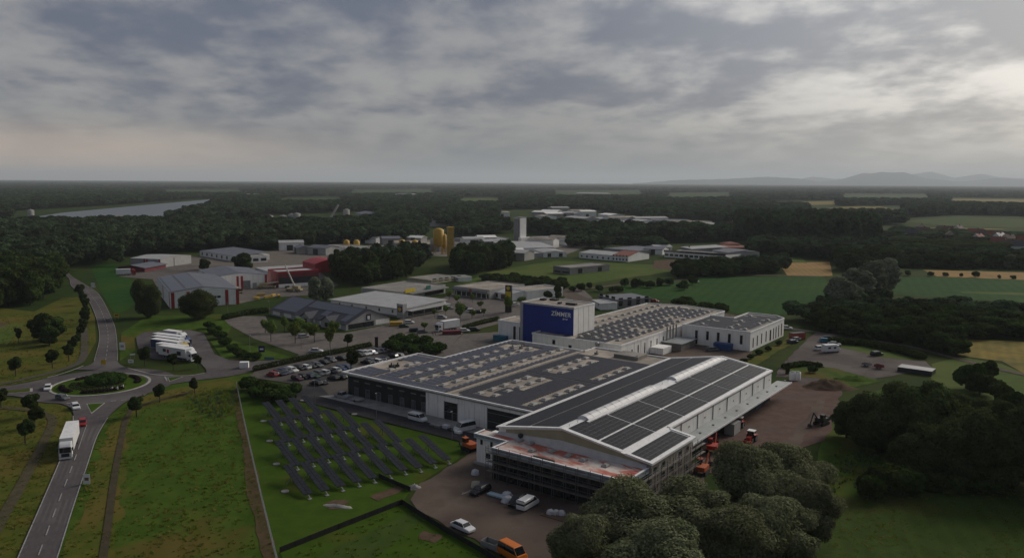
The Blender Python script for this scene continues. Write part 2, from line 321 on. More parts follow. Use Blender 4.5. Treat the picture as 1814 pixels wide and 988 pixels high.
# far patches between the woods
for n_, pts, m_ in [('far_wheat', [(1440, 371), (1500, 366), (1560, 366), (1598, 374), (1500, 378)], WHEAT2), ('far_stubble', [(1330, 360), (1480, 356), (1490, 362), (1340, 366)], WHEAT2),
                    ('far_pasture', [(1590, 392), (1700, 384), (1900, 392), (1900, 404), (1700, 402)], FIELD2), ('far_stubble', [(1600, 404), (1700, 403.5), (1790, 406), (1690, 409)], WHEAT2), ('far_pasture', [(1700, 372), (1900, 372), (1900, 382), (1740, 380)], FIELD2)]:
    sheet(n_, pts, Z(2), m_)
sheet('river', [(30, 398), (70, 383), (110, 377), (250, 364), (376, 353), (384, 356), (330, 368), (262, 394)], Z(1), WATER)
# distant clearings
for n_, pts, m_ in [('far_field', [(990, 340), (1120, 339), (1140, 347), (980, 348)], FIELD2), ('far_field', [(640, 338), (760, 337), (770, 344), (620, 345)], FIELD2), ('far_field', [(1190, 344), (1280, 343), (1300, 351), (1180, 352)], FIELD2), ('far_field', [(300, 338), (420, 337), (430, 343), (290, 344)], FIELD2), ('far_field', [(1500, 345), (1640, 346), (1650, 354), (1490, 353)], FIELD2), ('far_field', [(1690, 352), (1860, 354), (1870, 364), (1680, 361)], WHEAT2), ('far_field', [(820, 352), (880, 351), (890, 359), (815, 360)], LGREEN), ('far_field', [(500, 352), (600, 350), (610, 358), (495, 360)], FIELD2)]:
    sheet(n_, pts, Z(2), m_)
def addrows(m, ang, sc, amt):
    t = m.node_tree; b = t.nodes['Principled BSDF']; src_ = b.inputs['Base Color'].links[0].from_socket
    mp = N('ShaderNodeMapping', t); LK(N('ShaderNodeNewGeometry', t).outputs['Position'], mp.inputs[0], t); mp.inputs['Rotation'].default_value = (0, 0, ang)
    wv = N('ShaderNodeTexWave', t); wv.inputs['Scale'].default_value = sc; wv.inputs['Distortion'].default_value = 2.5; wv.inputs['Detail'].default_value = 3; wv.inputs['Detail Scale'].default_value = 1.5; LK(mp.outputs[0], wv.inputs['Vector'], t)
    hs = N('ShaderNodeHueSaturation', t); LK(src_, hs.inputs['Color'], t); LK(mth('ADD', mth('MULTIPLY', wv.outputs['Fac'], amt, t), 1 - amt / 2, t), hs.inputs['Value'], t); LK(hs.outputs[0], b.inputs['Base Color'], t)
addrows(CROP, .4, .06, .16); addrows(FIELD2, .25, .10, .14); addrows(WHEAT, .2, .08, .12); addrows(WHEAT2, .5, .09, .14); addrows(MEADOW, -.2, .05, .12)
# -- roads
NORTH_L = [(167, 640), (176, 605), (175, 582), (169, 559), (157, 533), (139, 517), (126, 506), (123, 494), (110, 483)]
NORTH_R = [(208, 640), (207, 605), (204, 582), (199, 568), (191, 550), (181, 531), (170, 517), (148, 503), (131, 493), (118, 482)]
SOUTH_L = [(118, 719), (130, 733), (129, 755), (108, 812), (70, 900), (32, 988), (-10, 1090), (-60, 1220)]
SOUTH_R = [(240, 705), (220, 714), (192, 739), (173, 773), (157, 820), (129, 905), (103, 988), (68, 1090), (20, 1220)]
def road(name, L, R, z): return sheet(name, spline(L, 5) + list(reversed(spline(R, 5))), z, ASPHALT)
r_n = road('north_road', [(128, 655), (150, 650)] + NORTH_L, [(245, 659), (225, 652)] + NORTH_R, Z(4))
r_s = road('main_road', [(75, 708)] + SOUTH_L, [(255, 700)] + SOUTH_R, Z(4))
r_w = road('west_road', [(105, 664), (60, 676), (0, 686), (-100, 696)], [(70, 708), (40, 704), (0, 702), (-100, 712)], Z(4))
r_e = road('east_road', [(225, 650), (250, 657), (275, 663), (330, 666), (366, 660), (440, 645), (540, 632)], [(255, 702), (283, 686), (342, 675), (400, 668), (441, 660), (455, 655), (545, 636)], Z(4))
lot = sheet('lorry_park', [(241, 598), (255, 589), (290, 586), (336, 585), (361, 591), (370, 608), (380, 628), (405, 638), (440, 640), (445, 652), (366, 661), (365, 655), (353, 641), (275, 637), (251, 631), (243, 612)], Z(5), ASPHALT)
RCX, RCY = G(179, 681.5)
def ring(name, r0, r1, z, m, h=0.0, parent=None, kind='structure', n=72):
    mb = MB(); vs = []; fs = []
    for i in range(n):
        a = 2 * math.pi * i / n; c, s_ = math.cos(a), math.sin(a)
        vs += [(RCX + r0 * c, RCY + r0 * s_, z + h), (RCX + r1 * c, RCY + r1 * s_, z + h), (RCX + r1 * c, RCY + r1 * s_, z - .02), (RCX + r0 * c, RCY + r0 * s_, z - .02)]
    for i in range(n):
        j = (i + 1) % n
        fs += [(4 * i, 4 * i + 1, 4 * j + 1, 4 * j), (4 * i + 1, 4 * i + 2, 4 * j + 2, 4 * j + 1), (4 * i, 4 * j, 4 * j + 3, 4 * i + 3)]
    mb.add(vs, fs); o = mb.build(name, m, parent)
    if kind: o['kind'] = kind
    return o
RI = 13.0
ring('roundabout_road', RI, 19.6, Z(5), ASPHALT)
ring('roundabout_kerb', RI - .7, RI, Z(5), KERB, .12)
mb = MB(); n = 72; vs = [(RCX, RCY, .9)]; fs = []
for k, (r, z) in enumerate([(4, .8), (8, .5), (RI - .65, .16)]):
    vs += [(RCX + r * math.cos(2 * math.pi * i / n), RCY + r * math.sin(2 * math.pi * i / n), z) for i in range(n)]
fs += [(0, 1 + i, 1 + (i + 1) % n) for i in range(n)]
for k in range(2): fs += [(1 + k * n + i, 1 + (k + 1) * n + i, 1 + (k + 1) * n + (i + 1) % n, 1 + k * n + (i + 1) % n) for i in range(n)]
mb.add(vs, fs); o = mb.build('roundabout_island', LAWN, smooth=True); o['kind'] = 'structure'
for nm, pts in (('splitter_island', [(153, 716), (187, 714), (162, 734)]), ('splitter_island', [(297, 670), (325, 668), (300, 677)]), ('splitter_island', [(0, 694), (58, 688), (58, 694), (20, 697), (0, 698)])):
    g = [G(*p) for p in pts]; c = np.mean(g, 0)
    mb = MB(); mb.prism(g, .05, .2); k_ = mb.build(nm, KERB); k_['kind'] = 'structure'
    sheet('grass', [tuple(c + (np.array(q) - c) * .84) for q in g], .215, LAWN, world=True, kind=None, parent=k_)
def line(name, pts, w, z, parent, m=PAINT): return ribbon(name, pts, w, z, m, None, parent)
def mid(L, R, k): return [((a[0] + b[0]) / 2, (a[1] + b[1]) / 2) for a, b in zip(L, R)]
zL = Z(5)
sl = spline([G(130, 738), G(128, 757), G(108.5, 812), G(71, 900), G(33, 988), G(-8, 1090)], 6); sr = spline([G(191, 741), G(172, 774), G(156, 821), G(128, 905), G(102, 988), G(67, 1090)], 6)
line('edge_line', sl, .2, zL, r_s); line('edge_line', sr, .2, zL, r_s)
line('edge_line', spline([G(*p) for p in NORTH_L], 5), .15, zL, r_n); line('edge_line', spline([G(*p) for p in NORTH_R], 5), .15, zL, r_n)
def dashes(path, parent, on=4.0, off=3.6, w=.16):
    pts = [Vector(p) for p in path]; acc = 0; cur = pts[0]; seg = []; dash = True; need = on
    i = 1; seg = [cur]
    while i < len(pts):
        d = (pts[i] - cur).length
        if d < need: need -= d; cur = pts[i]; seg.append(cur); i += 1
        else:
            cur = cur.lerp(pts[i], need / d); seg.append(cur)
            if dash and len(seg) > 1: line('lane_dash', [tuple(q) for q in seg], w, zL, parent)
            seg = [cur]; dash = not dash; need = on if dash else off
cl_ = [((a[0] + b[0]) / 2, (a[1] + b[1]) / 2) for a, b in zip(sl, sr)]
WEAR = mat('tyre_wear', (.084, .075, .076), (.096, .086, .086), .4, .9, 6, world=True)
for f_ in (.17, .33, .66, .83): ribbon('tyre_wear', [(a[0] + (b[0] - a[0]) * f_, a[1] + (b[1] - a[1]) * f_) for a, b in zip(sl, sr)], .5, Z(4) - .05, WEAR, None, r_s)
dashes(cl_[9:], r_s, w=.2)
line('centre_line', cl_[4:10], .16, zL, r_s)
dashes(spline([G(187, 640), G(191.5, 605), G(190, 582), G(184, 563), G(172, 538), G(155, 517), G(138, 504)], 6), r_n)
line('edge_line', spline([G(226, 653), G(250, 659), G(276, 665), G(330, 666.5), G(362, 662)], 5), .45, zL, r_e, KERB)
line('edge_line', spline([G(84, 670), G(105, 664.5), G(128, 657), G(148, 649)], 5), .35, zL, r_n, KERB)
for a_, b_ in (((118, 715), (126, 716)), ((196, 712), (206, 711)), ((214, 710.5), (224, 709)), ((292, 668), (296, 676))): line('give_way_mark', [G(*a_), G(*b_)], .4, zL + .002, r_s)
# parking bay lines of the supermarket car park are too faint to tell; the lighter rows of slabs show
# ------------------------------------------------------------------ far hills
HILL = mat('hill_forest', (.028, .042, .028), (.04, .055, .034), .002, .95, 6, world=True)
def hills(name, dist, prof, seed, depth=5000):
    """ridge seen in the far right: prof = photo column, row of crest"""
    rng = np.random.default_rng(seed); xs = np.linspace(prof[0][0], prof[-1][0], 140)
    ys = np.interp(xs, [p[0] for p in prof], [p[1] for p in prof]); vs = []; fs = []
    for i, (x, y) in enumerate(zip(xs, ys)):
        d = FW * F_PX + RT * (x - 907) + UP * (494 - y); k = dist / d[1]; p = CAM + d * k
        hz_ = max(p[2] + rng.normal(0, 3), 2)
        vs += [(p[0] * .86, dist * .86, -4), (p[0] * .93, dist * .93, hz_ * .38 * rng.uniform(.8, 1.2)), (p[0], dist, hz_), (p[0] * 1.08, dist * 1.08, hz_ * .5), (p[0] * 1.16, dist * 1.16, -4)]
    for i in range(len(xs) - 1):
        for j in range(4): fs.append((5 * i + j, 5 * (i + 1) + j, 5 * (i + 1) + j + 1, 5 * i + j + 1))
    mb = MB(); mb.add(vs, fs); o = mb.build(name, HILL, smooth=True); o['kind'] = 'structure'
hills('hills', 24000, [(1120, 325), (1200, 319), (1290, 317), (1360, 313), (1420, 317), (1450, 322), (1490, 318), (1530, 306), (1545, 308), (1560, 304), (1580, 306), (1600, 305), (1640, 316), (1700, 322), (1760, 316), (1814, 318), (1950, 312), (2200, 322)], 3)
hills('hills', 31000, [(1380, 324), (1440, 313), (1480, 317), (1560, 314), (1610, 310), (1650, 304), (1690, 315), (1740, 308), (1770, 314), (1814, 316), (1950, 308), (2300, 320)], 5)
# even haze over the whole plain
hb = MB(); hb.box(-61000, 61000, -400, 61000, -6, 520)
hzm = bpy.data.materials.new('haze_air'); hzm.use_nodes = True; ht = hzm.node_tree; ht.nodes.clear()
pv = N('ShaderNodeVolumePrincipled', ht); pv.inputs['Color'].default_value = (.88, .95, 1.0, 1); pv.inputs['Density'].default_value = HAZE_D = .00005
pv.inputs['Density Attribute'].default_value = ''; pv.inputs['Anisotropy'].default_value = .15
ho = N('ShaderNodeOutputMaterial', ht); LK(pv.outputs[0], ho.inputs['Volume'], ht)
try: hzm.cycles.homogeneous_volume = True
except Exception: pass
hobj = hb.build('haze', hzm); hobj['kind'] = 'stuff'
# ------------------------------------------------------------------ the company's halls
WHITE = mat('white_render', (.78, .765, .725), (.70, .685, .645), .35, .75, 6, c3=(.72, .70, .655), scale3=.12)
TRIM = mat('white_trim', (.74, .73, .71), (.65, .64, .62), .6, .5, 5)
ROOFBE = mat('roof_membrane', (.26, .222, .178), (.20, .172, .142), .5, .85, 7, c3=(.36, .31, .25), scale3=.12)
ROOFGR = mat('roof_gravel', (.20, .185, .165), (.15, .14, .128), .5, .9, 7, c3=(.25, .23, .20), scale3=.1)
PANELB = mat('solar_blue', (.085, .088, .108), (.105, .108, .128), 1.5, .4, 3, spec=.3)
PANELK = mat('solar_black', (.017, .0175, .021), (.022, .023, .027), .8, .5, 4, spec=.12)
PANELG = mat('solar_grey', (.050, .050, .056), (.064, .064, .071), .9, .5, 4, spec=.15)
RIDGE = mat('ridge_acrylic', (.62, .61, .59), (.55, .54, .52), 1, .5, 3)
FRAMEG = mat('alu_frame', (.30, .30, .31), None, 1, .45, 2, metal=.6)
GLASS = mat('dark_glass', (.012, .014, .017), (.02, .022, .026), .3, .12, 3, spec=.6)
DARKFAC = mat('dark_cladding', (.018, .019, .022), (.026, .027, .030), .5, .55, 4)
DOORG = mat('door_glass', (.10, .11, .12), (.07, .075, .08), .6, .25, 3, spec=.5)
BLUE = mat('blue_cladding', (.005, .022, .19), (.006, .026, .21), .2, .45, 3, spec=.35)
SKYL = mat('skylight_acrylic', (.34, .325, .30), (.28, .265, .245), 1.2, .65, 3, spec=.12)
STEEL = mat('galvanised_steel', (.26, .26, .255), (.20, .20, .195), 2, .5, 3, metal=.5)
CANOPY = mat('canopy_sheet', (.22, .235, .235), (.27, .285, .285), .4, .55, 4, c3=(.18, .19, .19), scale3=.15)
FASCIA = mat('fascia_blue_grey', (.34, .44, .49), (.28, .37, .42), .5, .5, 4)
REDROOF = None
def stained():
    m = bpy.data.materials.new('stained_roof'); m.use_nodes = True; t = m.node_tree; b = t.nodes['Principled BSDF']; b.inputs['Roughness'].default_value = .7
    vec = N('ShaderNodeTexCoord', t).outputs['Object']
    def nz(sc, d, off=0.0, dist=0.0, st=(1, 1, 1)):
        mp = N('ShaderNodeMapping', t); LK(vec, mp.inputs[0], t); mp.inputs['Location'].default_value = (off, off * .7, 0); mp.inputs['Scale'].default_value = st
        n = N('ShaderNodeTexNoise', t); n.inputs['Scale'].default_value = sc; n.inputs['Detail'].default_value = d; n.inputs['Roughness'].default_value = .62; n.inputs['Distortion'].default_value = dist
        LK(mp.outputs[0], n.inputs['Vector'], t); return n.outputs[0]
    base = mixc(smooth(nz(.5, 6), .35, .65, t), (.64, .57, .50), (.53, .47, .41), t)
    pale = mixc(smooth(nz(.35, 6, 4.2, .6, (1, 1.6, 1)), .48, .66, t), base, (.46, .25, .19), t)
    red = mixc(smooth(nz(.16, 6, 9.0, .8, (1, 2.2, 1)), .43, .58, t), pale, (.44, .11, .065), t)
    deep = mixc(smooth(nz(.22, 5, 21.0, .5, (1, 2, 1)), .60, .70, t), red, (.27, .030, .025), t)
    LK(deep, b.inputs['Base Color'], t); return m
STAIN = stained()
def streaks(m):
    t = m.node_tree; b = t.nodes['Principled BSDF']; src_ = b.inputs['Base Color'].links[0].from_socket
    mp = N('ShaderNodeMapping', t); LK(N('ShaderNodeTexCoord', t).outputs['Object'], mp.inputs[0], t); mp.inputs['Scale'].default_value = (1.6, 1.6, .09)
    n = N('ShaderNodeTexNoise', t); n.inputs['Scale'].default_value = 1.3; n.inputs['Detail'].default_value = 5; LK(mp.outputs[0], n.inputs['Vector'], t)
    hs = N('ShaderNodeHueSaturation', t); LK(src_, hs.inputs['Color'], t); LK(mth('SUBTRACT', 1.04, mth('MULTIPLY', smooth(n.outputs[0], .45, .72, t), .16, t), t), hs.inputs['Value'], t); LK(hs.outputs[0], b.inputs['Base Color'], t)
streaks(WHITE); streaks(TRIM)
def win(parent, face, a, z0, w, h, L=0.0, frame=None, pane=None, name='window', d=.05):
    """window on the local plane y=L ('y', facing -y) or x=L ('x', facing +x); a = start along the wall"""
    f = MB(); t = .07 + .03 * min(w, 1)
    def bx(mb, u0, u1, w0, w1, p0, p1):
        if face == 'y': mb.box(u0, u1, L - p1, L - p0, w0, w1)
        elif face == 'x': mb.box(L + p0, L + p1, u0, u1, w0, w1)
        elif face == '-x': mb.box(L - p1, L - p0, u0, u1, w0, w1)
    bx(f, a, a + w, z0 + h - t, z0 + h, .003, d); bx(f, a, a + w, z0, z0 + t, .003, d)
    bx(f, a, a + t, z0 + t, z0 + h - t, .003, d); bx(f, a + w - t, a + w, z0 + t, z0 + h - t, .003, d)
    fo = f.build(name, frame or FRAMEG, parent)
    p = MB(); bx(p, a + t, a + w - t, z0 + t, z0 + h - t, .002, .018); p.build('pane', pane or GLASS, fo)
    return fo
def parapet(mb, poly, z, h, w, skip=()):
    """low wall just inside a counter-clockwise outline"""
    n = len(poly); pts = [Vector(p) for p in poly]; inner = []
    for i in range(n):
        a, b, c = pts[i - 1], pts[i], pts[(i + 1) % n]; d1 = (b - a).normalized(); d2 = (c - b).normalized()
        n1 = Vector((-d1.y, d1.x)); n2 = Vector((-d2.y, d2.x)); k = (n1 + n2) / (1 + n1.dot(n2)); inner.append(b + k * w)
    vs = [(p.x, p.y, z) for p in pts] + [(p.x, p.y, z + h) for p in pts] + [(p.x, p.y, z + h) for p in inner] + [(p.x, p.y, z) for p in inner]
    fs = []
    for i in range(n):
        if i in skip: continue
        j = (i + 1) % n; fs += [(i, j, n + j, n + i), (n + i, n + j, 2 * n + j, 2 * n + i), (2 * n + i, 2 * n + j, 3 * n + j, 3 * n + i)]
    mb.add(vs, fs)
def dome_mesh(w, l, name='skylight', m=None):
    mb = MB(); k = .12
    mb.box(-w / 2, w / 2, -l / 2, l / 2, 0, .3)
    mb.add([(-w / 2 + k, -l / 2 + k, .3), (w / 2 - k, -l / 2 + k, .3), (w / 2 - k, l / 2 - k, .3), (-w / 2 + k, l / 2 - k, .3), (-w / 4, -l / 4, .62), (w / 4, -l / 4, .62), (w / 4, l / 4, .62), (-w / 4, l / 4, .62)],
           [(0, 1, 5, 4), (1, 2, 6, 5), (2, 3, 7, 6), (3, 0, 4, 7), (4, 5, 6, 7)])
    return mb.mesh(name, m or SKYL)
DOME = dome_mesh(1.7, 2.6); DOMES = dome_mesh(1.5, 1.9)
def put(name, me, parent, x, y, z, rz=0.0, sc=1.0):
    o = link(name, me, parent); o.location = (x, y, z); o.rotation_euler = (0, 0, rz); o.scale = (sc, sc, sc); return o
def pvrows(parent, x0, x1, y0, y1, z, gaps, m, pitch=2.3, dbl=True, plen=1.68):
    """rows of tilted modules lying across x, too small to pick apart; gaps = rectangles left free"""
    y = y0; mb = MB(); n = int((x1 - x0) / plen)
    while y + 1 < y1:
        for half in range(2 if dbl else 1):
            ya = y + half * 1.06
            for k in range(n):
                xa = x0 + k * plen; xc, yc = xa + plen / 2, ya + .5
                if any(g[0] < xc < g[1] and g[2] < yc < g[3] for g in gaps): continue
                za, zb = (z + .12, z + .34) if half == 0 else (z + .34, z + .12)
                if not dbl: za, zb = z + .1, z + .28
                a, b, c, d = (xa + .02, ya, za), (xa + plen - .02, ya, za), (xa + plen - .02, ya + 1.0, zb), (xa + .02, ya + 1.0, zb)
                mb.add([a, b, c, d] + [(p[0], p[1], p[2] - .05) for p in (a, b, c, d)], [(0, 1, 2, 3), (7, 6, 5, 4), (0, 4, 5, 1), (1, 5, 6, 2), (2, 6, 7, 3), (3, 7, 4, 0)])
        y += pitch
    o = mb.build('solar_panels', m, parent); o['kind'] = 'stuff'
# ---- hall with the blue grey solar rows (flat roof, dark loading front)
T0, S0 = -80.9, 16.2
h1 = thing('flat_roof_hall', 'large white flat-roofed hall with rows of solar panels and a dark loading front', 'factory hall', HL(T0, S0), HROT)
ZR = 6.6
foot = [(-80.9, 16.2), (-16.2, 16.2), (-16.2, 87), (-43, 87), (-43, 80.5), (-70.9, 80.5), (-70.9, 46.4), (-80.9, 46.4)]
wallp = [(-80.3, 17.9), (-50.4, 17.9), (-50.4, 16.4), (-16.2, 16.4), (-16.2, 87), (-43, 86.8), (-43, 80.3), (-70.7, 80.3), (-70.7, 46.2), (-80.3, 46.2)]
mb = MB(T0, S0); mb.prism(wallp, 0, ZR - .62); mb.build('wall', WHITE, h1)
mb = MB(T0, S0); mb.prism(foot, ZR - .6, ZR - .3, 0); rf = mb.build('roof', ROOFBE, h1)
mb = MB(T0, S0); parapet(mb, foot, ZR - .62, .72, .42); mb.build('parapet', TRIM, rf)
mb = MB(T0, S0); mb.box(-43.4, -42.9, 16.7, 80.4, ZR - .29, ZR + .12); mb.build('party_wall', mat('party_wall', (.36, .33, .28), None, .8, .8), rf)
mb = MB(T0, S0); mb.box(-80.2, -50.5, 17.75, 17.88, .02, ZR - .63); dk = mb.build('dark_front', DARKFAC, h1)
for i in range(13):
    mb = MB(T0, S0); xa = -80 + i * 2.3; mb.box(xa, xa + .05, 17.70, 17.749, .05, ZR - .65); mb.build('joint', FRAMEG if i == 99 else mat('joint_dark', (.045, .047, .05), None), dk)
for i, xa in enumerate([-77.6, -73.3, -69.0, -64.8, -60.6, -56.6, -53.1]):
    o = win(h1, 'y', xa - T0, .1, 1.5, 2.5, 17.75 - S0, STEEL, DOORG, 'door', .10)
    mb = MB(T0, S0); mb.box(xa - .2, xa + 1.7, 17.6, 17.74, 4.2, 4.5); mb.build('door_lamp', STEEL, h1)
def gate(parent, ox, oy, xa, xb, y, h, m, name='gate'):
    mb = MB(ox, oy); mb.box(xa, xb, y - .03, y - .004, .02, h); g = mb.build(name, m, parent)
    for k in range(1, int(h / .7)):
        b = MB(ox, oy); b.box(xa + .03, xb - .03, y - .06, y - .031, k * .7, k * .7 + .09); b.build('slat', STEEL if k % 3 == 0 else DARKFAC, g)
    for u in (xa - .18, xb):
        b = MB(ox, oy); b.box(u, u + .18, y - .1, y - .002, 0, h + .15); b.build('jamb', STEEL, g)
SEAM = mat('panel_joint', (.40, .39, .37), None)
for t_ in np.arange(-49.6, -17, 2.95):
    if not (-45 < t_ < -40 or -31.2 < t_ < -20.4): part_ = MB(T0, S0); part_.box(t_, t_ + .05, 16.37, 16.398, .3, ZR - .65); part_.build('panel_joint', SEAM, h1)
gate(h1, T0, S0, -44.2, -40.2, 16.4, 4.6, GLASS)
gate(h1, T0, S0, -30.8, -20.8, 16.4, 5.2, DARKFAC)
gapsA = [(-78.2, -70.6, 25, 38), (-65.2, -62.9, 22, 78.5), (-60.2, -56.8, 21, 27), (-59.6, -57, 27, 76), (-51.6, -47.6, 20, 79), (-60.5, -55, 31, 36), (-60.5, -55, 42, 47), (-52.5, -47.2, 34, 40), (-68, -56, 68.5, 76), (-64.4, -63.3, 16, 80), (-43.9, -42, 10, 90)]
pvrows(h1, -79.9 - T0, -71.4 - T0, 17.2 - S0, 45.6 - S0, ZR - .3, [(g[0] - T0, g[1] - T0, g[2] - S0, g[3] - S0) for g in gapsA[:1]] + [(1.6, 8, 10.2, 20.5)], PANELB)
pvrows(h1, -70.3 - T0, -43.6 - T0, 17.2 - S0, 79.8 - S0, ZR - .3, [(g[0] - T0, g[1] - T0, g[2] - S0, g[3] - S0) for g in gapsA], PANELB)
for t_, ss in ((-72.2, [26.3, 33.7, 36.4]), (-64.0, list(np.arange(27.8, 76, 4.95))), (-58.4, list(np.arange(23.3, 76, 4.95))), (-49.9, list(np.arange(22.8, 79, 4.95))),
               (-37.5, [22, 27, 32, 37, 42, 52, 57.2, 62.5, 67.5, 72]), (-33.3, [22.8, 27.8, 32.8, 37.6, 42.4, 52.6, 58, 62.8, 68]), (-21.6, [22, 27, 32.7, 37.7, 42.5, 52, 57, 62.5, 67.6])):
    for s_ in ss: put('skylight', DOME, h1, t_ - T0, s_ - S0, ZR - .3, 0, random.uniform(.92, 1.08))
gapsB = [(-39.6, -31.6, 20.4, 24.6), (-39.6, -35.6, 25, 45), (-35.4, -31.4, 30.5, 45), (-39.6, -31.5, 50, 72), (-23.4, -19.8, 20, 45), (-23.4, -19.8, 50, 70), (-27.6, -26.8, 10, 90), (-42, -17, 47, 47.9), (-30, -17, 30, 30.8), (-42.8, -39.9, 17, 20), (-42.8, -17, 76, 87)]
pvrows(h1, -42.4 - T0, -17 - T0, 17.3 - S0, 77 - S0, ZR - .3, [(g[0] - T0, g[1] - T0, g[2] - S0, g[3] - S0) for g in gapsB], PANELG, 1.1, dbl=False)
for k in range(7):
    t_, s_ = [(-75, 29), (-74, 30.5), (-73.2, 28.2), (-63, 70), (-61, 72), (-38, 79), (-25, 80)][k]
    mb = MB(); mb.box(-.5, .5, -.4, .4, 0, .7); mb.tube((.2, 0, .7), (.2, 0, 1.3), .18, n=8); o = put('roof_vent', mb.mesh('roof_vent', DARKFAC if k < 3 else STEEL), h1, t_ - T0, s_ - S0, ZR - .3)
mb = MB(T0, S0); mb.box(-32, -24, 79, 85, ZR - .3, ZR + .75); mb.build('roof_plant', ROOFGR, h1)
mb = MB(T0, S0); mb.prism([(-79.5, 48), (-72, 48), (-72, 48.3), (-79.5, 48.3)], 0, 3.6); mb.prism([(-79.5, 48.31), (-79.2, 48.31), (-79.2, 54), (-79.5, 54)], 0, 3.6); mb.build('screen_wall', WHITE, h1)
# ---- gabled hall with the black solar roof
g3 = thing('gabled_hall', 'long white gabled hall with a black solar roof and scaffolding at its front', 'factory hall', HL(-15.9, 0), HROT)
TX, SX = -15.9, 0.0
prof = lambda t: (7.55 + (t + 15.9) / 15.9 * 2.65) if t <= 0 else (10.2 - t * (10.2 - 7.3) / 19.7)
S1 = 83.0; TR = 14.2; TA = 19.8; SA = 19.6
mb = MB(TX, SX)
pts = [(-15.5, 0), (-15.5, 7.4), (0, 10.02), (TR - .3, prof(TR - .3) - .18), (TR - .3, 0)]
n = 5
mb.add([(t, .5, z) for t, z in pts] + [(t, S1 - .3, z) for t, z in pts], [tuple(reversed(range(n))), tuple(range(n, 2 * n))] + [(i, n + i, n + (i + 1) % n, (i + 1) % n) for i in range(n)])
mb.build('wall', WHITE, g3)
def slab(mb, t0, t1, s0, s1, dz, th):
    za, zb = prof(t0) + dz, prof(t1) + dz
    mb.add([(t0, s0, za), (t1, s0, zb), (t1, s1, zb), (t0, s1, za), (t0, s0, za - th), (t1, s0, zb - th), (t1, s1, zb - th), (t0, s1, za - th)],
           [(0, 1, 2, 3), (7, 6, 5, 4), (0, 4, 5, 1), (1, 5, 6, 2), (2, 6, 7, 3), (3, 7, 4, 0)])
mb = MB(TX, SX); slab(mb, -15.9, 0, 0, S1, 0, .18); slab(mb, 0, TR, 0, S1, 0, .18); rf3 = mb.build('roof', TRIM, g3)
mb = MB(TX, SX); slab(mb, TR + .002, TA, 0, SA, 0, .25); mb.build('side_roof', TRIM, g3)
def eave(t0, t1, s0, s1):
    mb = MB(TX, SX); slab(mb, t0, t1, s0, s1, .16, .155); return mb
for a in ((-15.9, -15.2, 0, S1), (TR - .8, TR - .05, SA, S1)): eave(*a).build('eave_trim', TRIM, rf3)
for t0, t1 in ((-15.1, -.1), (.1, TR - .9)):
    for s0, s1 in ((0, .7), (S1 - .7, S1)): eave(t0, t1, s0, s1).build('verge_trim', TRIM, rf3)
eave(TA - .8, TA, 0.75, SA - .8).build('eave_trim', TRIM, rf3); eave(TR + .1, TA, 0, .74).build('verge_trim', TRIM, rf3); eave(TR + .1, TA, SA - .78, SA).build('verge_trim', TRIM, rf3)
def pv(t0, t1, s0, s1):
    """one black solar field: modules proud, joints recessed"""
    nt_ = max(1, round((t1 - t0) / 1.05)); ns = max(1, round((s1 - s0) / 1.72)); a, b = (t1 - t0) / nt_, (s1 - s0) / ns
    def cuts(o, n, d, g): return [v for k in range(n) for v in (o + k * d, o + k * d + g, o + (k + 1) * d - g)] + [o + n * d]
    ta, sa = cuts(t0, nt_, a, .03), cuts(s0, ns, b, .035)
    up = lambda k, n: k % 3 in (1, 2)
    vs = [(t, s_, prof(t) + (.10 if up(i, 0) and up(j, 0) else .085)) for i, t in enumerate(ta) for j, s_ in enumerate(sa)]; m_ = len(sa)
    fs = [(i * m_ + j, (i + 1) * m_ + j, (i + 1) * m_ + j + 1, i * m_ + j + 1) for i in range(len(ta) - 1) for j in range(m_ - 1)]
    mb = MB(TX, SX); mb.add(vs, fs); mb.build('solar_field', PANELK, g3)
for t0, t1 in ((-14.6, -8.35), (-8.05, -1.3)): pv(t0, t1, 1.6, 81.2)
bs = [(1.5, 14.7), (15.2, 28.4), (28.9, 42.1), (42.6, 55.8), (56.3, 69.5), (70, 81.6)]
for s0, s1 in bs:
    pv(.9 if s0 < 3 or 43 < s0 < 50 else 2.2, 7.7, s0, s1); pv(8.15, 13.0, s0, s1)
pv(14.9, 18.8, 1.2, 18.2)
for s0, s1 in ((8.5, 39.5), (50.2, 78.6)):          # ridge lights: light curved bands along the ridge
    mb = MB(TX, SX); w = 1.25
    sec = [(-w - .25, prof(-w - .25) + .02), (-w, 10.35), (-w * .5, 10.72), (0, 10.84), (w * .5, 10.72), (w, 10.35), (w + .25, prof(w + .25) + .02)]; n = len(sec)
    mb.add([(t, s0, z) for t, z in sec] + [(t, s1, z) for t, z in sec], [tuple(reversed(range(n))), tuple(range(n, 2 * n))] + [(i, i + 1, n + i + 1, n + i) for i in range(n - 1)])
    rl = mb.build('ridge_light', RIDGE, g3)
    mb = MB(TX, SX); slab(mb, 1.52, 2.05, s0 - 1.2, s1 + 1.2, .3, .26); mb.build('gutter_board', TRIM, rl)
    s_ = s0 + 2
    while s_ < s1 - 1:
        mb = MB(TX, SX); mb.add([(-w - .02, s_, 10.37), (-w * .5 - .02, s_, 10.76), (0, s_, 10.88), (w * .5, s_, 10.76), (w, s_, 10.39), (-w - .02, s_ + .18, 10.37), (-w * .5 - .02, s_ + .18, 10.76), (0, s_ + .18, 10.88), (w * .5, s_ + .18, 10.76), (w, s_ + .18, 10.39)], [(i, i + 1, 6 + i, 5 + i) for i in range(4)])
        mb.build('rib', STEEL, rl); s_ += 3.1
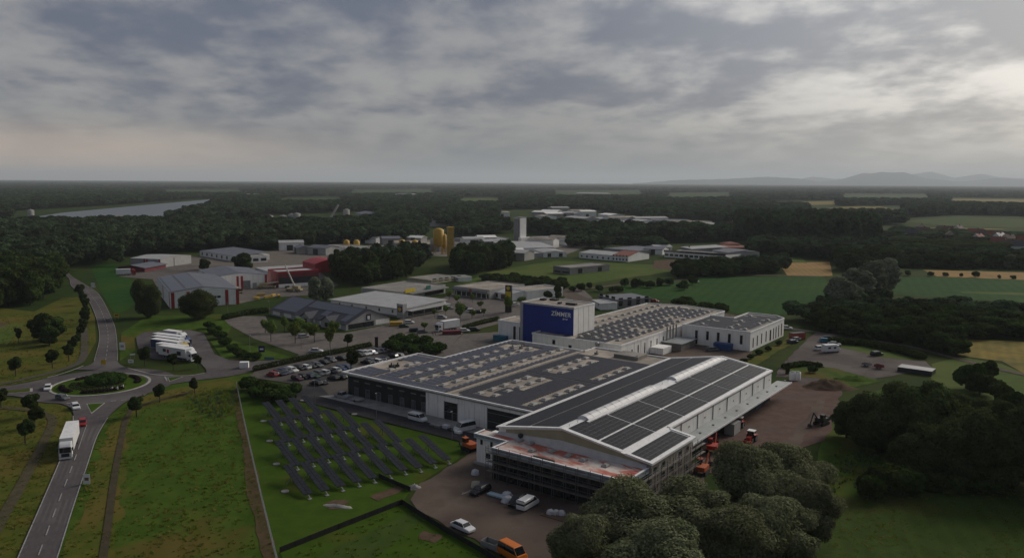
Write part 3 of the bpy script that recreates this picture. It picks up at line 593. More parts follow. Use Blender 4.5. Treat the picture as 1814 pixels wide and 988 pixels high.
for s_ in np.arange(2.5, 82, 3.2):
    mb = MB(TX, SX); mb.tube((.45, s_, prof(.45) - .02), (.45, s_, prof(.45) + .5), .05, n=6); 
    if not (7 < s_ < 41 or 49 < s_ < 80): mb.build('ridge_post', STEEL, rf3)
# gable wall cream infill above the front block
mb = MB(TX, SX); pts = [(-13.6, 6.75), (-13.6, 7.35), (0, 9.72), (17.2, 7.3), (17.2, 6.9), (0, 7.75)]
mb.add([(t, .42, z) for t, z in pts] + [(t, .49, z) for t, z in pts], [tuple(reversed(range(6))), tuple(range(6, 12))] + [(i, 6 + i, 6 + (i + 1) % 6, (i + 1) % 6) for i in range(6)])
mb.build('gable_infill', mat('cream_board', (.34, .31, .21), (.29, .265, .18), .5, .75, 5), g3)
mb = MB(TX, SX); mb.add([(-15.4, .40, 6.7), (-13.6, .40, 6.75), (0, .40, 7.75), (17.2, .40, 6.9), (18.6, .40, 6.7), (-15.4, -.5, 6.22), (-13.6, -.4, 6.22), (0, -.8, 6.22), (17.2, -.4, 6.22), (18.6, -.5, 6.22)], [(5, 6, 1, 0), (6, 7, 2, 1), (7, 8, 3, 2), (8, 9, 4, 3)]); mb.build('upstand', mat('upstand_sheet', (.50, .485, .46), (.42, .41, .39), .6, .7, 5), g3)
# right side: panels above the canopy, canopy on brackets, dark bays below
mb = MB(TX, SX); mb.box(TR - .29, TR - .2, SA, S1 - .4, 4.4, 7.9); sidew = mb.build('side_cladding', WHITE, g3)
for s_ in np.arange(SA + 5.5, S1 - 1, 8.6):
    mb = MB(TX, SX); mb.box(TR - .19, TR - .06, s_, s_ + .16, 4.45, 7.85); mb.build('downpipe', STEEL, sidew)
    mb = MB(TX, SX); mb.box(TR - .19, TR - .1, s_ + 4, s_ + 4.4, 5.9, 6.2); mb.build('wall_lamp', STEEL, sidew)
mb = MB(TX, SX); mb.box(TR - .19, TR - .13, SA, S1 - .4, 7.55, 7.7); mb.build('rail', STEEL, sidew)
mb = MB(TX, SX)
mb.add([(TR - .18, SA + .5, 4.5), (17.0, SA + 4, 3.95), (17.0, 90.6, 3.95), (TR - .18, S1 + 4.5, 4.5), (TR - .18, SA + .5, 4.25), (17.0, SA + 4, 3.7), (17.0, 90.6, 3.7), (TR - .18, S1 + 4.5, 4.25)], [(0, 1, 2, 3), (7, 6, 5, 4), (0, 4, 5, 1), (1, 5, 6, 2), (2, 6, 7, 3), (3, 7, 4, 0)])
cn = mb.build('canopy', CANOPY, g3)
mb = MB(TX, SX); mb.box(17.0, 17.12, SA + 4, 90.6, 3.62, 4.05); mb.build('canopy_edge', TRIM, cn)
for s_ in np.arange(24.5, 90, 7.2):
    mb = MB(TX, SX); mb.box(15.3, 15.8, s_, s_ + .5, 4.3, 4.42); mb.build('hatch', STEEL, cn)
mb = MB(TX, SX); mb.box(TR - .28, TR - .22, SA + .4, S1 - .5, .05, 4.2); mb.build('loading_front', DARKFAC, g3)
for s_ in np.arange(26, 80, 9): 
    mb = MB(TX, SX); mb.box(TR - .21, TR - .12, s_, s_ + 4, .1, 3.4); mb.build('loading_door', mat('blue_door', (.04, .07, .12), None) if int(s_) % 2 else DOORG, g3)
# side office block under the annex roof (scaffolded, raw)
RAW = mat('raw_masonry', (.30, .265, .21), (.22, .195, .16), .6, .9, 6, c3=(.36, .33, .28), scale3=.2)
mb = MB(TX, SX); mb.add([(TR + .0, .6, 0), (TA - .5, .6, 0), (TA - .5, SA - .4, 0), (TR, SA - .4, 0), (TR, .6, prof(TR) - .27), (TA - .5, .6, prof(TA - .5) - .27), (TA - .5, SA - .4, prof(TA - .5) - .27), (TR, SA - .4, prof(TR) - .27)], [(0, 3, 2, 1), (4, 5, 6, 7), (0, 1, 5, 4), (1, 2, 6, 5), (2, 3, 7, 6), (3, 0, 4, 7)])
mb.build('side_block', RAW, g3)
for k in range(5):
    for z0 in (.9, 3.0, 5.0):
        if (k + int(z0)) % 4 != 3: win(g3, 'x', 1.6 + k * 3.6, z0, 1.3, 1.2, TA - .5 - TX, FRAMEG)
# front block with the stained flat roof
FZ = 6.4
fr = [(-10.7, -8.2), (19.1, -8.2), (19.1, .38), (-19.1, .38), (-19.1, -3.3), (-10.7, -3.3)]
mb = MB(TX, SX); mb.prism([(-10.7, -7.9), (18.7, -7.9), (18.7, .4), (-10.7, .4)], 0, FZ - .9); mb.build('front_block', GLASS, g3)
mb = MB(TX, SX); mb.prism([(-18.6, -3.0), (-10.72, -3.0), (-10.72, 3.4), (-18.6, 3.4)], 0, FZ - .9); wing = mb.build('white_wing', WHITE, g3)
mb = MB(TX, SX); mb.prism(fr, FZ - .5, FZ - .2); flat = mb.build('flat_roof', STAIN, g3)
mb = MB(TX, SX); parapet(mb, fr, FZ - .9, .92, .3, (2,)); mb.build('fascia', FASCIA, flat)
mb = MB(TX, SX); parapet(mb, [(a, b) for a, b in fr], FZ + .021, .07, .42, (2,)); mb.build('coping', TRIM, flat)
for t_, s_ in ((-9, -1.2), (-6.2, -1.3), (-.2, -2.6), (3.6, -2.8), (7.2, -3.2), (12, -3.2), (-3.5, -4.6)): put('skylight', DOMES, g3, t_ - TX, s_, FZ - .2, 0, .8)
mb = MB(); mb.lathe([(.3, 0), (.3, .5), (.55, .55), (.55, 1.0), (.2, 1.2)], n=10); put('roof_fan', mb.mesh('roof_fan', DARKFAC), g3, -9.5 - TX, -.1, FZ - .2)
mb = MB(TX, SX); mb.box(-1.5, 3.2, -7.2, -6.9, FZ - .19, FZ + .1); mb.build('timber_stack', mat('dark_timber', (.06, .05, .04), None), g3)
for i, t_ in enumerate(np.arange(-10.4, 18.6, 2.42)):        # mullions and floors of the dark front
    mb = MB(TX, SX); mb.box(t_, t_ + .09, -7.98, -7.9, .02, FZ - .95); mb.build('mullion', FRAMEG if i % 4 == 0 else DARKFAC, g3)
for z_ in (1.9, 3.8): 
    mb = MB(TX, SX); mb.box(-10.6, 18.6, -8.02, -7.99, z_, z_ + .22); mb.build('floor_band', DARKFAC, g3)
for t_, z_, w_ in ((-17.6, 4.3, .6), (-15.0, 4.3, .6), (-16.2, 1.7, 1.2), (-12.8, 4.3, .6), (-13, 1.7, 1.1)): win(g3, 'y', t_ - TX, z_, w_, 1.05, -3.0 - SX, DARKFAC)
mb = MB(TX, SX); mb.box(-18.9, -10.8, -3.6, -2.9, .02, .5); mb.build('plinth', CONC, g3)
# ---- scaffold round the front
SCAF = mat('scaffold_tube', (.10, .10, .098), (.07, .07, .068), 2, .6, 3)
WOODD = mat('scaffold_deck', (.20, .18, .15), (.14, .125, .105), 1.2, .85, 4)
sc_ = thing('scaffold', 'grey tube scaffold with plank decks along the dark front of the gabled hall', 'scaffold', HL(-11.3, -9.3), HROT)
TUBE = MB().tube((0, 0, 0), (0, 0, 6.9), .06, n=6).mesh('standard', SCAF)
for t_ in list(np.arange(-11.3, 19.9, 2.57)):
    for s_ in (-9.2, -8.5): put('standard', TUBE, sc_, t_ + 11.3, s_ + 9.3, 0)
for z_ in (1.9, 3.8, 5.55):
    for k, t_ in enumerate(np.arange(-11.3, 19.2, 5.14)):
        mb = MB(-11.3, -9.3); mb.box(t_ + .03, min(t_ + 5.11, 20.2), -9.15, -8.55, z_, z_ + .07); mb.build('deck', WOODD, sc_)
    for dz in (.5, 1.0):
        mb = MB(-11.3, -9.3); mb.tube((-11.5, -9.22, z_ + dz), (20.3, -9.22, z_ + dz), .045, n=5); mb.build('guard_rail', SCAF, sc_)
for t_ in np.arange(-11.3, 17, 7.71):
    mb = MB(-11.3, -9.3); mb.tube((t_, -9.28, .1), (t_ + 2.57, -9.28, 3.8), .04, n=5); mb.build('brace', SCAF, sc_)
s2 = thing('scaffold', 'tall grey scaffold on the raw masonry side of the gabled hall', 'scaffold', HL(20.1, -8.5), HROT)
for s_ in np.arange(-8.5, 20.6, 2.57):
    for t_ in (20.1, 20.8): put('standard', TUBE, s2, t_ - 20.1, s_ + 8.5, 0)
for z_ in (1.9, 3.8, 5.55):
    for s_ in np.arange(-8.5, 18, 5.14):
        mb = MB(20.1, -8.5); mb.box(20.15, 20.75, s_ + .03, s_ + 5.11, z_, z_ + .07); mb.build('deck', WOODD, s2)
    for dz in (.5, 1.0):
        mb = MB(20.1, -8.5); mb.tube((20.82, -8.7, z_ + dz), (20.82, 20.6, z_ + dz), .045, n=5); mb.build('guard_rail', SCAF, s2)
# ---- hall with the blue tower
h2 = thing('white_hall', 'white flat-roofed hall covered in dark solar panels and pale skylights beside the blue tower', 'factory hall', HL(-73.8, 96.6), HROT)
A, B = -73.8, 96.6; Z2 = 6.2
f2 = [(-73.8, 96.6), (-39.0, 96.6), (-39.0, 184), (-57.6, 188), (-73.8, 184)]
mb = MB(A, B); mb.prism(f2, 0, Z2 - .5); mb.build('wall', WHITE, h2)
f2i = [(-73.9, 96.5), (-38.9, 96.5), (-38.9, 184.1), (-57.6, 188.1), (-73.9, 184.1)]
mb = MB(A, B); mb.prism(f2i, Z2 - .5, Z2 - .25); rf2 = mb.build('roof', ROOFBE, h2)
mb = MB(A, B); parapet(mb, [(-73.95, 96.4), (-38.85, 96.4), (-38.85, 184.2), (-57.6, 188.2), (-73.95, 184.2)], Z2 - .52, .62, .35); mb.build('parapet', TRIM, rf2)
dm = []
for i, t_ in enumerate((-57.4, -52.8, -48.2, -43.8)):
    for j, s_ in enumerate(np.arange(101.5 + (i % 2) * 2, 182, 4.7)): dm.append((t_, s_))
for j, s_ in enumerate(np.arange(122, 182, 5.2)): dm += [(-62, s_), (-67, s_ + 2)]
for t_, s_ in dm: put('skylight', DOMES, h2, t_ - A, s_ - B, Z2 - .25, 0, random.uniform(.95, 1.1))
gp = [(t - 1.6 - A, t + 1.5 - A, s - 1.5 - B, s + 1.3 - B) for t, s in dm] + [(-46.5 - A, -38 - A, 98 - B, 106 - B), (-50 - A, -44 - A, 122 - B, 130 - B), (-74 - A, -63 - A, 97 - B, 104 - B), (-60 - A, -58 - A, 96 - B, 104 - B), (-50 - A, -39 - A, 150 - B, 160 - B), (-41.6 - A, -38 - A, 0, 90)]
pvrows(h2, -62.5 - A, -40.4 - A, 98.2 - B, 182 - B, Z2 - .25, gp + [(-63 - A, -60.2 - A, 100 - B, 118 - B)], PANELG, 1.15, dbl=False)
for a_, z_, w_, hh in ((-65.5, 3.2, 1.2, 1.6), (-59, 1.0, 1.3, 2.8), (-50.6, 3.0, 1.2, 1.0), (-44.5, 2.6, 1.2, 1.0)): win(h2, 'y', a_ - A, z_, w_, hh, 0)
for k, s_ in enumerate((99, 103.6, 108, 112.8, 117.4, 122, 127)): win(h2, 'x', s_ - B, .8, .75, [1.8, 2.8, 3.6, 3.6, 3.6, 3.6, 3.6][k], -39.0 - A)
mb = MB(A, B); mb.tube((-47.5, 95.9, 2.2), (-47.5, 95.9, 5.4), .55, n=10); mb.lathe([(.75, 5.4), (.75, 6.0), (.3, 6.3)], (-47.5, 95.9), 10); mb.build('flue', STEEL, h2)
for s_ in (129, 131.5, 134, 136.5): 
    mb = MB(A, B); mb.tube((-38.4, s_, 0), (-38.4, s_, 7.6), .28, n=8); mb.build('flue', STEEL, h2)
for s_ in np.arange(101, 182, 4.6): q_ = MB(A, B); q_.box(-38.99, -38.96, s_, s_ + .06, .3, 5.6); q_.build('panel_joint', SEAM, h2)
mb = MB(A, B); mb.box(-38.9, -31.5, 126, 138, 0, 2.6); mb.build('loading_dock', ROOFGR, h2)
mb = MB(A, B); mb.box(-39.3, -31.0, 125.4, 138.4, 2.6, 2.85); mb.build('dock_canopy', CANOPY, h2)
mb = MB(A, B); mb.box(-38.9, -34, 117, 123.5, 0, 2.3); mb.build('lean_to', WHITE, h2)
tw = thing('blue_tower', 'tall blue-fronted tower block with white company lettering', 'tower', HL(-82, 101.4), HROT)
A, B = -82.0, 101.4
mb = MB(A, B); mb.box(-82, -60.1, 101.5, 115.4, 0, 15.2); mb.build('wall', WHITE, tw)
mb = MB(A, B); mb.box(-81.2, -60.2, 101.38, 101.49, .1, 15.1); bl = mb.build('blue_front', BLUE, tw)
for t_ in np.arange(-80.0, -61, 1.2):
    mb = MB(A, B); mb.box(t_, t_ + .04, 101.36, 101.379, .2, 15.0); mb.build('seam', mat('blue_seam', (.006, .016, .10), None), bl)
mb = MB(A, B); mb.box(-82.35, -81.2, 101.2, 101.48, 0, 15.75); mb.box(-81.19, -60.05, 101.2, 101.37, 15.1, 15.75); mb.build('grey_frame', mat('frame_grey', (.34, .345, .35), None, 1, .5), tw)
mb = MB(A, B); mb.box(-82.1, -60, 101.49, 115.5, 15.21, 15.45); rt_ = mb.build('roof', ROOFBE, tw)
mb = MB(A, B); parapet(mb, [(-82.15, 101.5), (-59.98, 101.5), (-59.98, 115.55), (-82.15, 115.55)], 15.2, .55, .35); mb.build('parapet', TRIM, rt_)
for t_, s_, w_ in ((-80, 110, 2.2), (-77, 112, 3.2), (-67, 107, 4), (-70, 106.5, 1)):
    mb = MB(A, B); mb.box(t_, t_ + w_, s_, s_ + 1.4, 15.46, 16.1); mb.build('roof_plant', DARKFAC, rt_)
def lettering(txt, size, x, z, parent, y, m, bold=.02, shear=.0):
    cu = bpy.data.curves.new('lettering', 'FONT'); cu.body = txt; cu.size = size; cu.extrude = .04; cu.offset = bold; cu.shear = shear; cu.space_character = 1.06
    tmp = bpy.data.objects.new('tmp_text', cu); COL.objects.link(tmp); dg = bpy.context.evaluated_depsgraph_get(); dg.update()
    me = bpy.data.meshes.new_from_object(tmp.evaluated_get(dg)); bpy.data.objects.remove(tmp); me.materials.clear(); me.materials.append(m)
    o = link('lettering', me, parent); o.location = (x, y, z); o.rotation_euler = (math.pi / 2, 0, 0); return o
WLET = mat('white_letters', (.75, .75, .74), None, 1, .5)
lettering('ZÍMMER', 2.15, -69.2 - A, 12.2, tw, -.12, WLET, .025, .12)
lettering('group', .8, -64.4 - A, 11.2, tw, -.12, WLET, .01, .1)
for s_ in np.arange(104.5, 114, 3.4): q_ = MB(A, B); q_.box(-60.09, -60.06, s_, s_ + .06, 6, 15); q_.build('panel_joint', SEAM, tw)
lw = thing('low_block', 'low white cubic block with two slit windows left of the blue tower', 'building', HL(-95, 105), HROT)
mb = MB(-95, 105); mb.box(-95, -82.05, 105, 116, 0, 7.0); mb.build('wall', WHITE, lw)
mb = MB(-95, 105); mb.box(-94.9, -82.1, 105.1, 115.9, 7.001, 7.1); rf = mb.build('roof', ROOFBE, lw)
mb = MB(-95, 105); parapet(mb, [(-95.1, 104.9), (-82.1, 104.9), (-82.1, 116.1), (-95.1, 116.1)], 6.85, .5, .3); mb.build('parapet', TRIM, rf)
for a_ in (6.9, 9.6): win(lw, 'y', a_, .5, 1.1, 5.2, 0, DARKFAC)
an = thing('annex_hall', 'white hall annex with slit windows and black solar roof beside the green crop field', 'factory hall', HL(-38, 141), HROT)
A, B = -38.0, 141.0; fa = [(-38, 141), (-12.7, 141), (-12.7, 177.5), (-17, 182), (-28.4, 182), (-28.4, 166.5), (-38, 166.5)]
mb = MB(A, B); mb.prism(fa, 0, 6.5); mb.build('wall', WHITE, an)
fb = [(-38.05, 140.9), (-12.6, 140.9), (-12.6, 177.5), (-17, 182.1), (-28.5, 182.1), (-28.5, 166.6), (-38.05, 166.6)]
mb = MB(A, B); mb.prism(fa, 6.501, 6.55); rfa = mb.build('roof', ROOFGR, an)
mb = MB(A, B); parapet(mb, fb, 6.45, .55, .35); mb.build('parapet', TRIM, rfa)
dm = [(-33, 147), (-33, 157), (-22, 146.5), (-22, 153), (-16.5, 146), (-16.5, 160), (-24, 162), (-16.5, 170), (-25, 175)]
for t_, s_ in dm: put('skylight', DOMES, an, t_ - A, s_ - B, 6.55)
pvrows(an, .9, 24, 1.5, 25, 6.5, [(t - 2.4 - A, t + 2.4 - A, s - 1.6 - B, s + 1.4 - B) for t, s in dm], PANELG, 1.1, dbl=False)
pvrows(an, 10.5, 24, 26, 38, 6.5, [(t - 2.4 - A, t + 2.4 - A, s - 1.6 - B, s + 1.4 - B) for t, s in dm], PANELG, 1.1, dbl=False)
for k, a_ in enumerate((5.0, 9.2, 13.2, 17.3, 21.6)): win(an, 'y', a_, 2.2 if k else .3, 1.0, 3.2 if k else 5, 0, DARKFAC)
for k, a_ in enumerate((2.6, 6.8, 11.2, 16, 20.4, 24.2, 27, 30, 33.4)): win(an, 'x', a_, 1.0 if k < 4 else .6, .8 if k != 4 else 1.5, 3.4 + .15 * k, 25.3, DARKFAC)
# ------------------------------------------------------------------ foliage
def leafmat(name, c1, c2, rand=.5, hue=.03, trans=.22):
    m = bpy.data.materials.new(name); m.use_nodes = True; t = m.node_tree; t.nodes.remove(t.nodes['Principled BSDF']); out = t.nodes['Material Output']
    at = N('ShaderNodeAttribute', t); at.attribute_name = 'tone'
    oi = N('ShaderNodeObjectInfo', t)
    col = mixc(at.outputs['Fac'], c1, c2, t)
    hs = N('ShaderNodeHueSaturation', t); LK(col, hs.inputs['Color'], t)
    LK(mth('ADD', mth('MULTIPLY', oi.outputs['Random'], rand, t), 1 - rand / 2, t), hs.inputs['Value'], t)
    LK(mth('ADD', mth('MULTIPLY', oi.outputs['Random'], hue, t), .5 - hue / 2, t), hs.inputs['Hue'], t)
    d = N('ShaderNodeBsdfDiffuse', t); LK(hs.outputs[0], d.inputs[0], t)
    tr = N('ShaderNodeBsdfTranslucent', t); LK(hs.outputs[0], tr.inputs[0], t)
    mx = N('ShaderNodeMixShader', t); mx.inputs[0].default_value = trans; LK(d.outputs[0], mx.inputs[1], t); LK(tr.outputs[0], mx.inputs[2], t)
    LK(mx.outputs[0], out.inputs[0], t); return m
LEAF_D = leafmat('leaf_dark', (.024, .040, .010), (.058, .082, .022))
LEAF_R = leafmat('leaf_round', (.020, .032, .010), (.044, .062, .018), .4)
LEAF_W = leafmat('leaf_willow', (.080, .094, .042), (.215, .225, .125), .3)
LEAF_Y = leafmat('leaf_young', (.075, .120, .022), (.125, .175, .036), .4)
LEAF_S = leafmat('leaf_silver', (.10, .115, .072), (.20, .215, .145), .3)
LEAF_F = leafmat('leaf_forest', (.030, .050, .024), (.074, .098, .044), 1.0, .05)
LEAF_G = leafmat('leaf_spreading', (.036, .054, .018), (.095, .118, .044), .4)
LEAF_C = leafmat('needle', (.014, .026, .014), (.026, .040, .020), .4)
LEAF_B = leafmat('bush', (.022, .042, .010), (.050, .080, .018), .4)
BARK = mat('bark', (.055, .045, .035), (.035, .028, .022), 3, .95, 5)
def leaves(name, lobes, nleaf, size, m, seed, inner=.15, droop=0.0, flat=1.0, keep=.78, fuzz=.08):
    """leaf-sized faces over a set of lobes (cx,cy,cz,rx,ry,rz), few inside, gaps between"""
    rng = np.random.default_rng(seed); L = np.array(lobes, float)
    wgt = (L[:, 3] * L[:, 5]); wgt /= wgt.sum()
    n = int(nleaf * 1.7); k = rng.choice(len(L), n, p=wgt)
    d = rng.normal(size=(n, 3)); d /= np.linalg.norm(d, axis=1)[:, None]
    rad = np.where(rng.random(n) < inner, rng.uniform(.5, .9, n), 1 + fuzz - np.abs(rng.normal(0, .12 + fuzz * .5, n)))
    p = L[k, :3] + d * L[k, 3:] * rad[:, None]
    ok = np.ones(n, bool)
    for j in range(len(L)):
        q = (p - L[j, :3]) / L[j, 3:]; ok &= (np.sum(q * q, 1) > keep ** 2) | (k == j)
    p, d, k = p[ok][:nleaf], d[ok][:nleaf], k[ok][:nleaf]; n = len(p)
    nor = d + rng.normal(size=(n, 3)) * .45; nor[:, 2] += .25; nor /= np.linalg.norm(nor, axis=1)[:, None]
    a = np.cross(nor, rng.normal(size=(n, 3))); 
    if droop: a = a * (1 - droop) + np.array([0, 0, -1.0]) * droop; a -= nor * np.sum(a * nor, 1)[:, None]
    a /= np.linalg.norm(a, axis=1)[:, None] + 1e-9; b = np.cross(nor, a)
    sz = size * rng.uniform(.6, 1.35, n)[:, None]; asp = (1.0 + .9 * droop)
    a = a * sz * asp / 2; b = b * sz / (2 * (1 + droop))
    v = np.stack([p - a - b * .5, p + a * .1 - b, p + a + b * .4, p - a * .2 + b], 1).reshape(-1, 3)
    f = np.arange(4 * n).reshape(-1, 4)
    me = bpy.data.meshes.new(name); me.vertices.add(4 * n); me.vertices.foreach_set('co', v.ravel().astype(np.float32))
    me.loops.add(4 * n); me.loops.foreach_set('vertex_index', f.ravel().astype(np.int32))
    me.polygons.add(n); me.polygons.foreach_set('loop_start', np.arange(0, 4 * n, 4, dtype=np.int32)); me.polygons.foreach_set('loop_total', np.full(n, 4, np.int32))
    tone = np.clip(rng.random(len(L))[k] * .5 + rng.random(n) * .5, 0, 1)
    at = me.attributes.new('tone', 'FLOAT', 'FACE'); at.data.foreach_set('value', tone.astype(np.float32))
    me.materials.append(m); me.update(); me.validate(); return me
def lobeset(seed, R, cz, n, lr, shape='round', sub=0):
    rng = np.random.default_rng(seed); out = []
    for i in range(n):
        d = rng.normal(size=3); d /= np.linalg.norm(d); d[2] = abs(d[2]) if (shape == 'dome' and rng.random() < .75) else d[2]
        s = rng.uniform(.45, .85); r = lr * rng.uniform(.7, 1.3)
        c = np.array([d[0] * R[0] * s, d[1] * R[1] * s, cz + d[2] * R[2] * s]); out.append((*c, r, r, r * rng.uniform(.75, 1.0)))
        for _ in range(sub):
            e = rng.normal(size=3); e /= np.linalg.norm(e); e[2] = abs(e[2]) * .7; q = c + e * r * .8; r2 = r * rng.uniform(.35, .55); out.append((*q, r2, r2, r2))
    out.append((0, 0, cz, R[0] * .6, R[1] * .6, R[2] * .6)); return out
def trunkmesh(h, r, limbs, spread, seed):
    rng = np.random.default_rng(seed); mb = MB(); top = (rng.uniform(-.2, .2), rng.uniform(-.2, .2), h)
    mb.tube((0, 0, -.2), (0, 0, h * .35), r * 1.25, r, 7); mb.tube((0, 0, h * .34), top, r, r * .35, 7)
    for i in range(limbs):
        a = 2 * math.pi * (i + rng.uniform(-.3, .3)) / max(limbs, 1); z0 = h * rng.uniform(.35, .7)
        mb.tube((0, 0, z0), (math.cos(a) * spread, math.sin(a) * spread, z0 + h * rng.uniform(.3, .55)), r * .45, r * .12, 5)
    return mb.mesh('trunk', BARK)
TREE = {}
def deft(kind, h, w, crowns, trunk): TREE[kind] = (h, w, crowns, trunk)
deft('round', 6.5, 4.4, [leaves('crown', lobeset(s, (1.75, 1.75, 2.0), 4.0, 9, .85), 2300, .38, LEAF_R, s, inner=.25) for s in (1, 2, 5, 6)], trunkmesh(4.2, .14, 4, 1.0, 1))
deft('broad', 12, 10, [leaves('crown', lobeset(s, (4.2, 4.2, 5.2), 5.9, 18, 2.0, sub=1), 4000, .85, LEAF_D, s) for s in (11, 12, 13)], trunkmesh(7.5, .3, 5, 2.6, 2))
deft('big', 16, 16, [leaves('crown', lobeset(s, (6.4, 6.4, 7.0), 7.4, 34, 2.2, sub=3), 42000, .38, LEAF_G, s, inner=.22, keep=.65, fuzz=.22) for s in (21, 22)], trunkmesh(9, .5, 7, 4.2, 3))
deft('willow', 15, 13, [leaves('crown', lobeset(s, (5.4, 5.4, 6.6), 7.2, 40, 1.75, 'willow', sub=4), 62000, .27, LEAF_W, s, droop=.5, inner=.25, keep=.6, fuzz=.28) for s in (31, 32, 33)], trunkmesh(8.5, .5, 8, 3.6, 4))
deft('silver', 14, 12, [leaves('crown', lobeset(s, (4.6, 4.6, 6.2), 6.6, 26, 1.9, sub=2), 6000, .75, LEAF_S, s, droop=.4) for s in (41, 42)], trunkmesh(8, .4, 6, 3, 5))
deft('poplar', 26, 7, [leaves('crown', [(math.sin(i * 2.1) * .8, math.cos(i * 2.1) * .8, 4 + i * 1.75, 1.6 + 1.3 * math.sin(math.pi * min(1, (i + 2) / 12)), 1.6 + 1.3 * math.sin(math.pi * min(1, (i + 2) / 12)), 2.0) for i in range(12)], 2600, 1.05, LEAF_F, s) for s in (51, 52)], trunkmesh(20, .4, 3, 1, 6))
deft('conifer', 16, 6.5, [leaves('crown', [(0, 0, 2.2 + i * 1.5, 3.2 * (1 - i / 9.6), 3.2 * (1 - i / 9.6), 1.15) for i in range(9)] + [(0, 0, 15.4, .35, .35, .9)], 2600, .7, LEAF_C, s, droop=.4) for s in (61, 62)], trunkmesh(13, .28, 0, 0, 7))
deft('young', 5.2, 3.4, [leaves('crown', lobeset(s, (1.3, 1.3, 1.5), 3.5, 9, .75), 900, .34, LEAF_Y, s, inner=.3) for s in (71, 72, 73)], trunkmesh(3.6, .09, 4, .8, 8))
deft('bush', 3.0, 4.2, [leaves('crown', lobeset(s, (1.6, 1.6, 1.2), 1.25, 10, .8, 'dome'), 1500, .38, LEAF_B, s) for s in (81, 82, 83)], trunkmesh(1.4, .1, 4, .7, 9))
deft('shrub', 4.5, 6, [leaves('crown', lobeset(s, (2.3, 2.3, 1.9), 1.9, 14, 1.05, 'dome'), 2600, .5, LEAF_D, s) for s in (86, 87, 88)], trunkmesh(2.2, .15, 5, 1.1, 10))
deft('forest', 15, 11, [leaves('crown', lobeset(s, (4.2, 4.2, 4.8), 9, 13, 2.3), 900, 1.5, LEAF_F, s) for s in (91, 92, 93, 94)], trunkmesh(10, .35, 3, 2.4, 11))
NAMES = dict(round='roadside_tree', broad='broadleaf_tree', big='spreading_tree', willow='willow_tree', silver='silver_willow', poplar='poplar_tree', conifer='conifer_tree', young='young_tree', bush='bush', shrub='shrub', forest='woodland_tree')
def tree_at(kind, x, y, h, w, label, group=None, cat=None, name=None):
    H, W_, crowns, trunk = TREE[kind]
    o = thing(name or NAMES[kind], label, cat or ('shrub' if kind in ('bush', 'shrub') else 'tree'), (x, y), random.uniform(0, 6.28), group)
    o.scale = (w / W_, w / W_ * random.uniform(.92, 1.08), h / H)
    link('crown', random.choice(crowns), o); link('trunk', trunk, o); return o
def tree(kind, px, pyb, pyt, wpx, label, group=None, cat=None, name=None):
    """wpx = crown width in photo pixels"""
    x, y = G(px, pyb); h = hgt(px, pyb, pyt); dep = float((np.array([x, y, h / 2]) - CAM) @ FW)
    return tree_at(kind, x, y, h, wpx * dep / F_PX, label, group, cat, name)
# ---- trees one can point at
R_ = 'roadside trees round the roundabout'
for px, b, t, w, lab in [(28, 666, 630, 26, 'dark round roadside tree alone in the meadow left of the roundabout, furthest left'), (93, 652, 617, 24, 'dark round tree on the meadow left of the north road, second from the left edge'), (122, 640, 604, 22, 'dark round tree at the lower end of the row along the cycle path'),
                         (2, 722, 683, 30, 'dark roadside tree cut by the left edge below the west road'), (57, 738, 694, 34, 'tallest of the three dark trees beside the field track'), (62, 757, 716, 32, 'middle one of the three dark trees beside the field track'), (45, 786, 738, 36, 'lowest of the three dark trees beside the field track'),
                         (257, 648, 612, 24, 'dark tree at the left end of the lorry park lawn'), (307, 656, 623, 21, 'dark tree in front of the white lorry trailer'), (351, 652, 625, 17, 'small dark tree in front of the white lorry cab'), (345, 697, 667, 21, 'dark round tree south of the east road by the footpath'),
                         (283, 713, 678, 23, 'dark oval tree between the footpath and the east arm of the roundabout'), (242, 738, 699, 34, 'dark round tree right of the main road where the footpath begins'), (33, 608, 578, 14, 'slender dark tree on the pale field at the left')]:
    tree('round', px, b, t, w, lab, R_)
for k, (px, b) in enumerate([(140, 528), (146, 540), (150, 552), (152, 564), (151, 576), (148, 588), (143, 600), (137, 613), (130, 624)]):
    tree('round', px, b, b - 30 + k % 2 * 4, 18, 'dark tree in the dense row along the left side of the north road', 'row along the north road')
for px, b, t, w, kd, lab in [(262, 562, 487, 62, 'big', 'big dark tree left of the front red-striped hall'), (352, 566, 505, 82, 'big', 'wide dark green tree in front of the red-striped hall'), (76, 605, 552, 44, 'broad', 'dark bushy tree left of the row on the upper meadow'), (100, 600, 560, 34, 'broad', 'second dark bushy tree on the upper meadow'), (88, 612, 575, 38, 'broad', 'lower dark bushy tree in the clump on the upper meadow'),
                             (431, 480, 446, 38, 'broad', 'round green tree in front of the low white office'), (362, 478, 457, 20, 'broad', 'small dark round tree in the storage yard'), (560, 534, 486, 34, 'silver', 'left grey-green willow behind the dark-roofed supermarket'), (578, 532, 488, 34, 'silver', 'right grey-green willow behind the dark-roofed supermarket'),
                             (622, 659, 612, 32, 'round', 'dark green tree among the parked cars by the hedge'), (504, 588, 560, 14, 'young', 'dark thin tree at the front wall of the dark-roofed supermarket'), (970, 530, 512, 18, 'bush', 'dark bush at the foot of the white shop wall'), (988, 530, 500, 16, 'broad', 'dark tree behind the corner of the white shop'),
                             (900, 556, 524, 17, 'young', 'tree at the foot of the tall advertising pylon')]:
    tree(kd, px, b, t, w, lab)
for px, b, t in [(480, 605, 568), (523, 608, 570), (557, 607, 572), (585, 623, 575), (590, 600, 566), (544, 592, 570), (470, 590, 566), (530, 585, 562)]:
    tree('young', px, b, t, 22, 'young light green tree in the planted beds of the supermarket car park', 'young supermarket trees')
tree('round', 616, 615, 586, 22, 'dark round tree at the front edge of the supermarket car park')
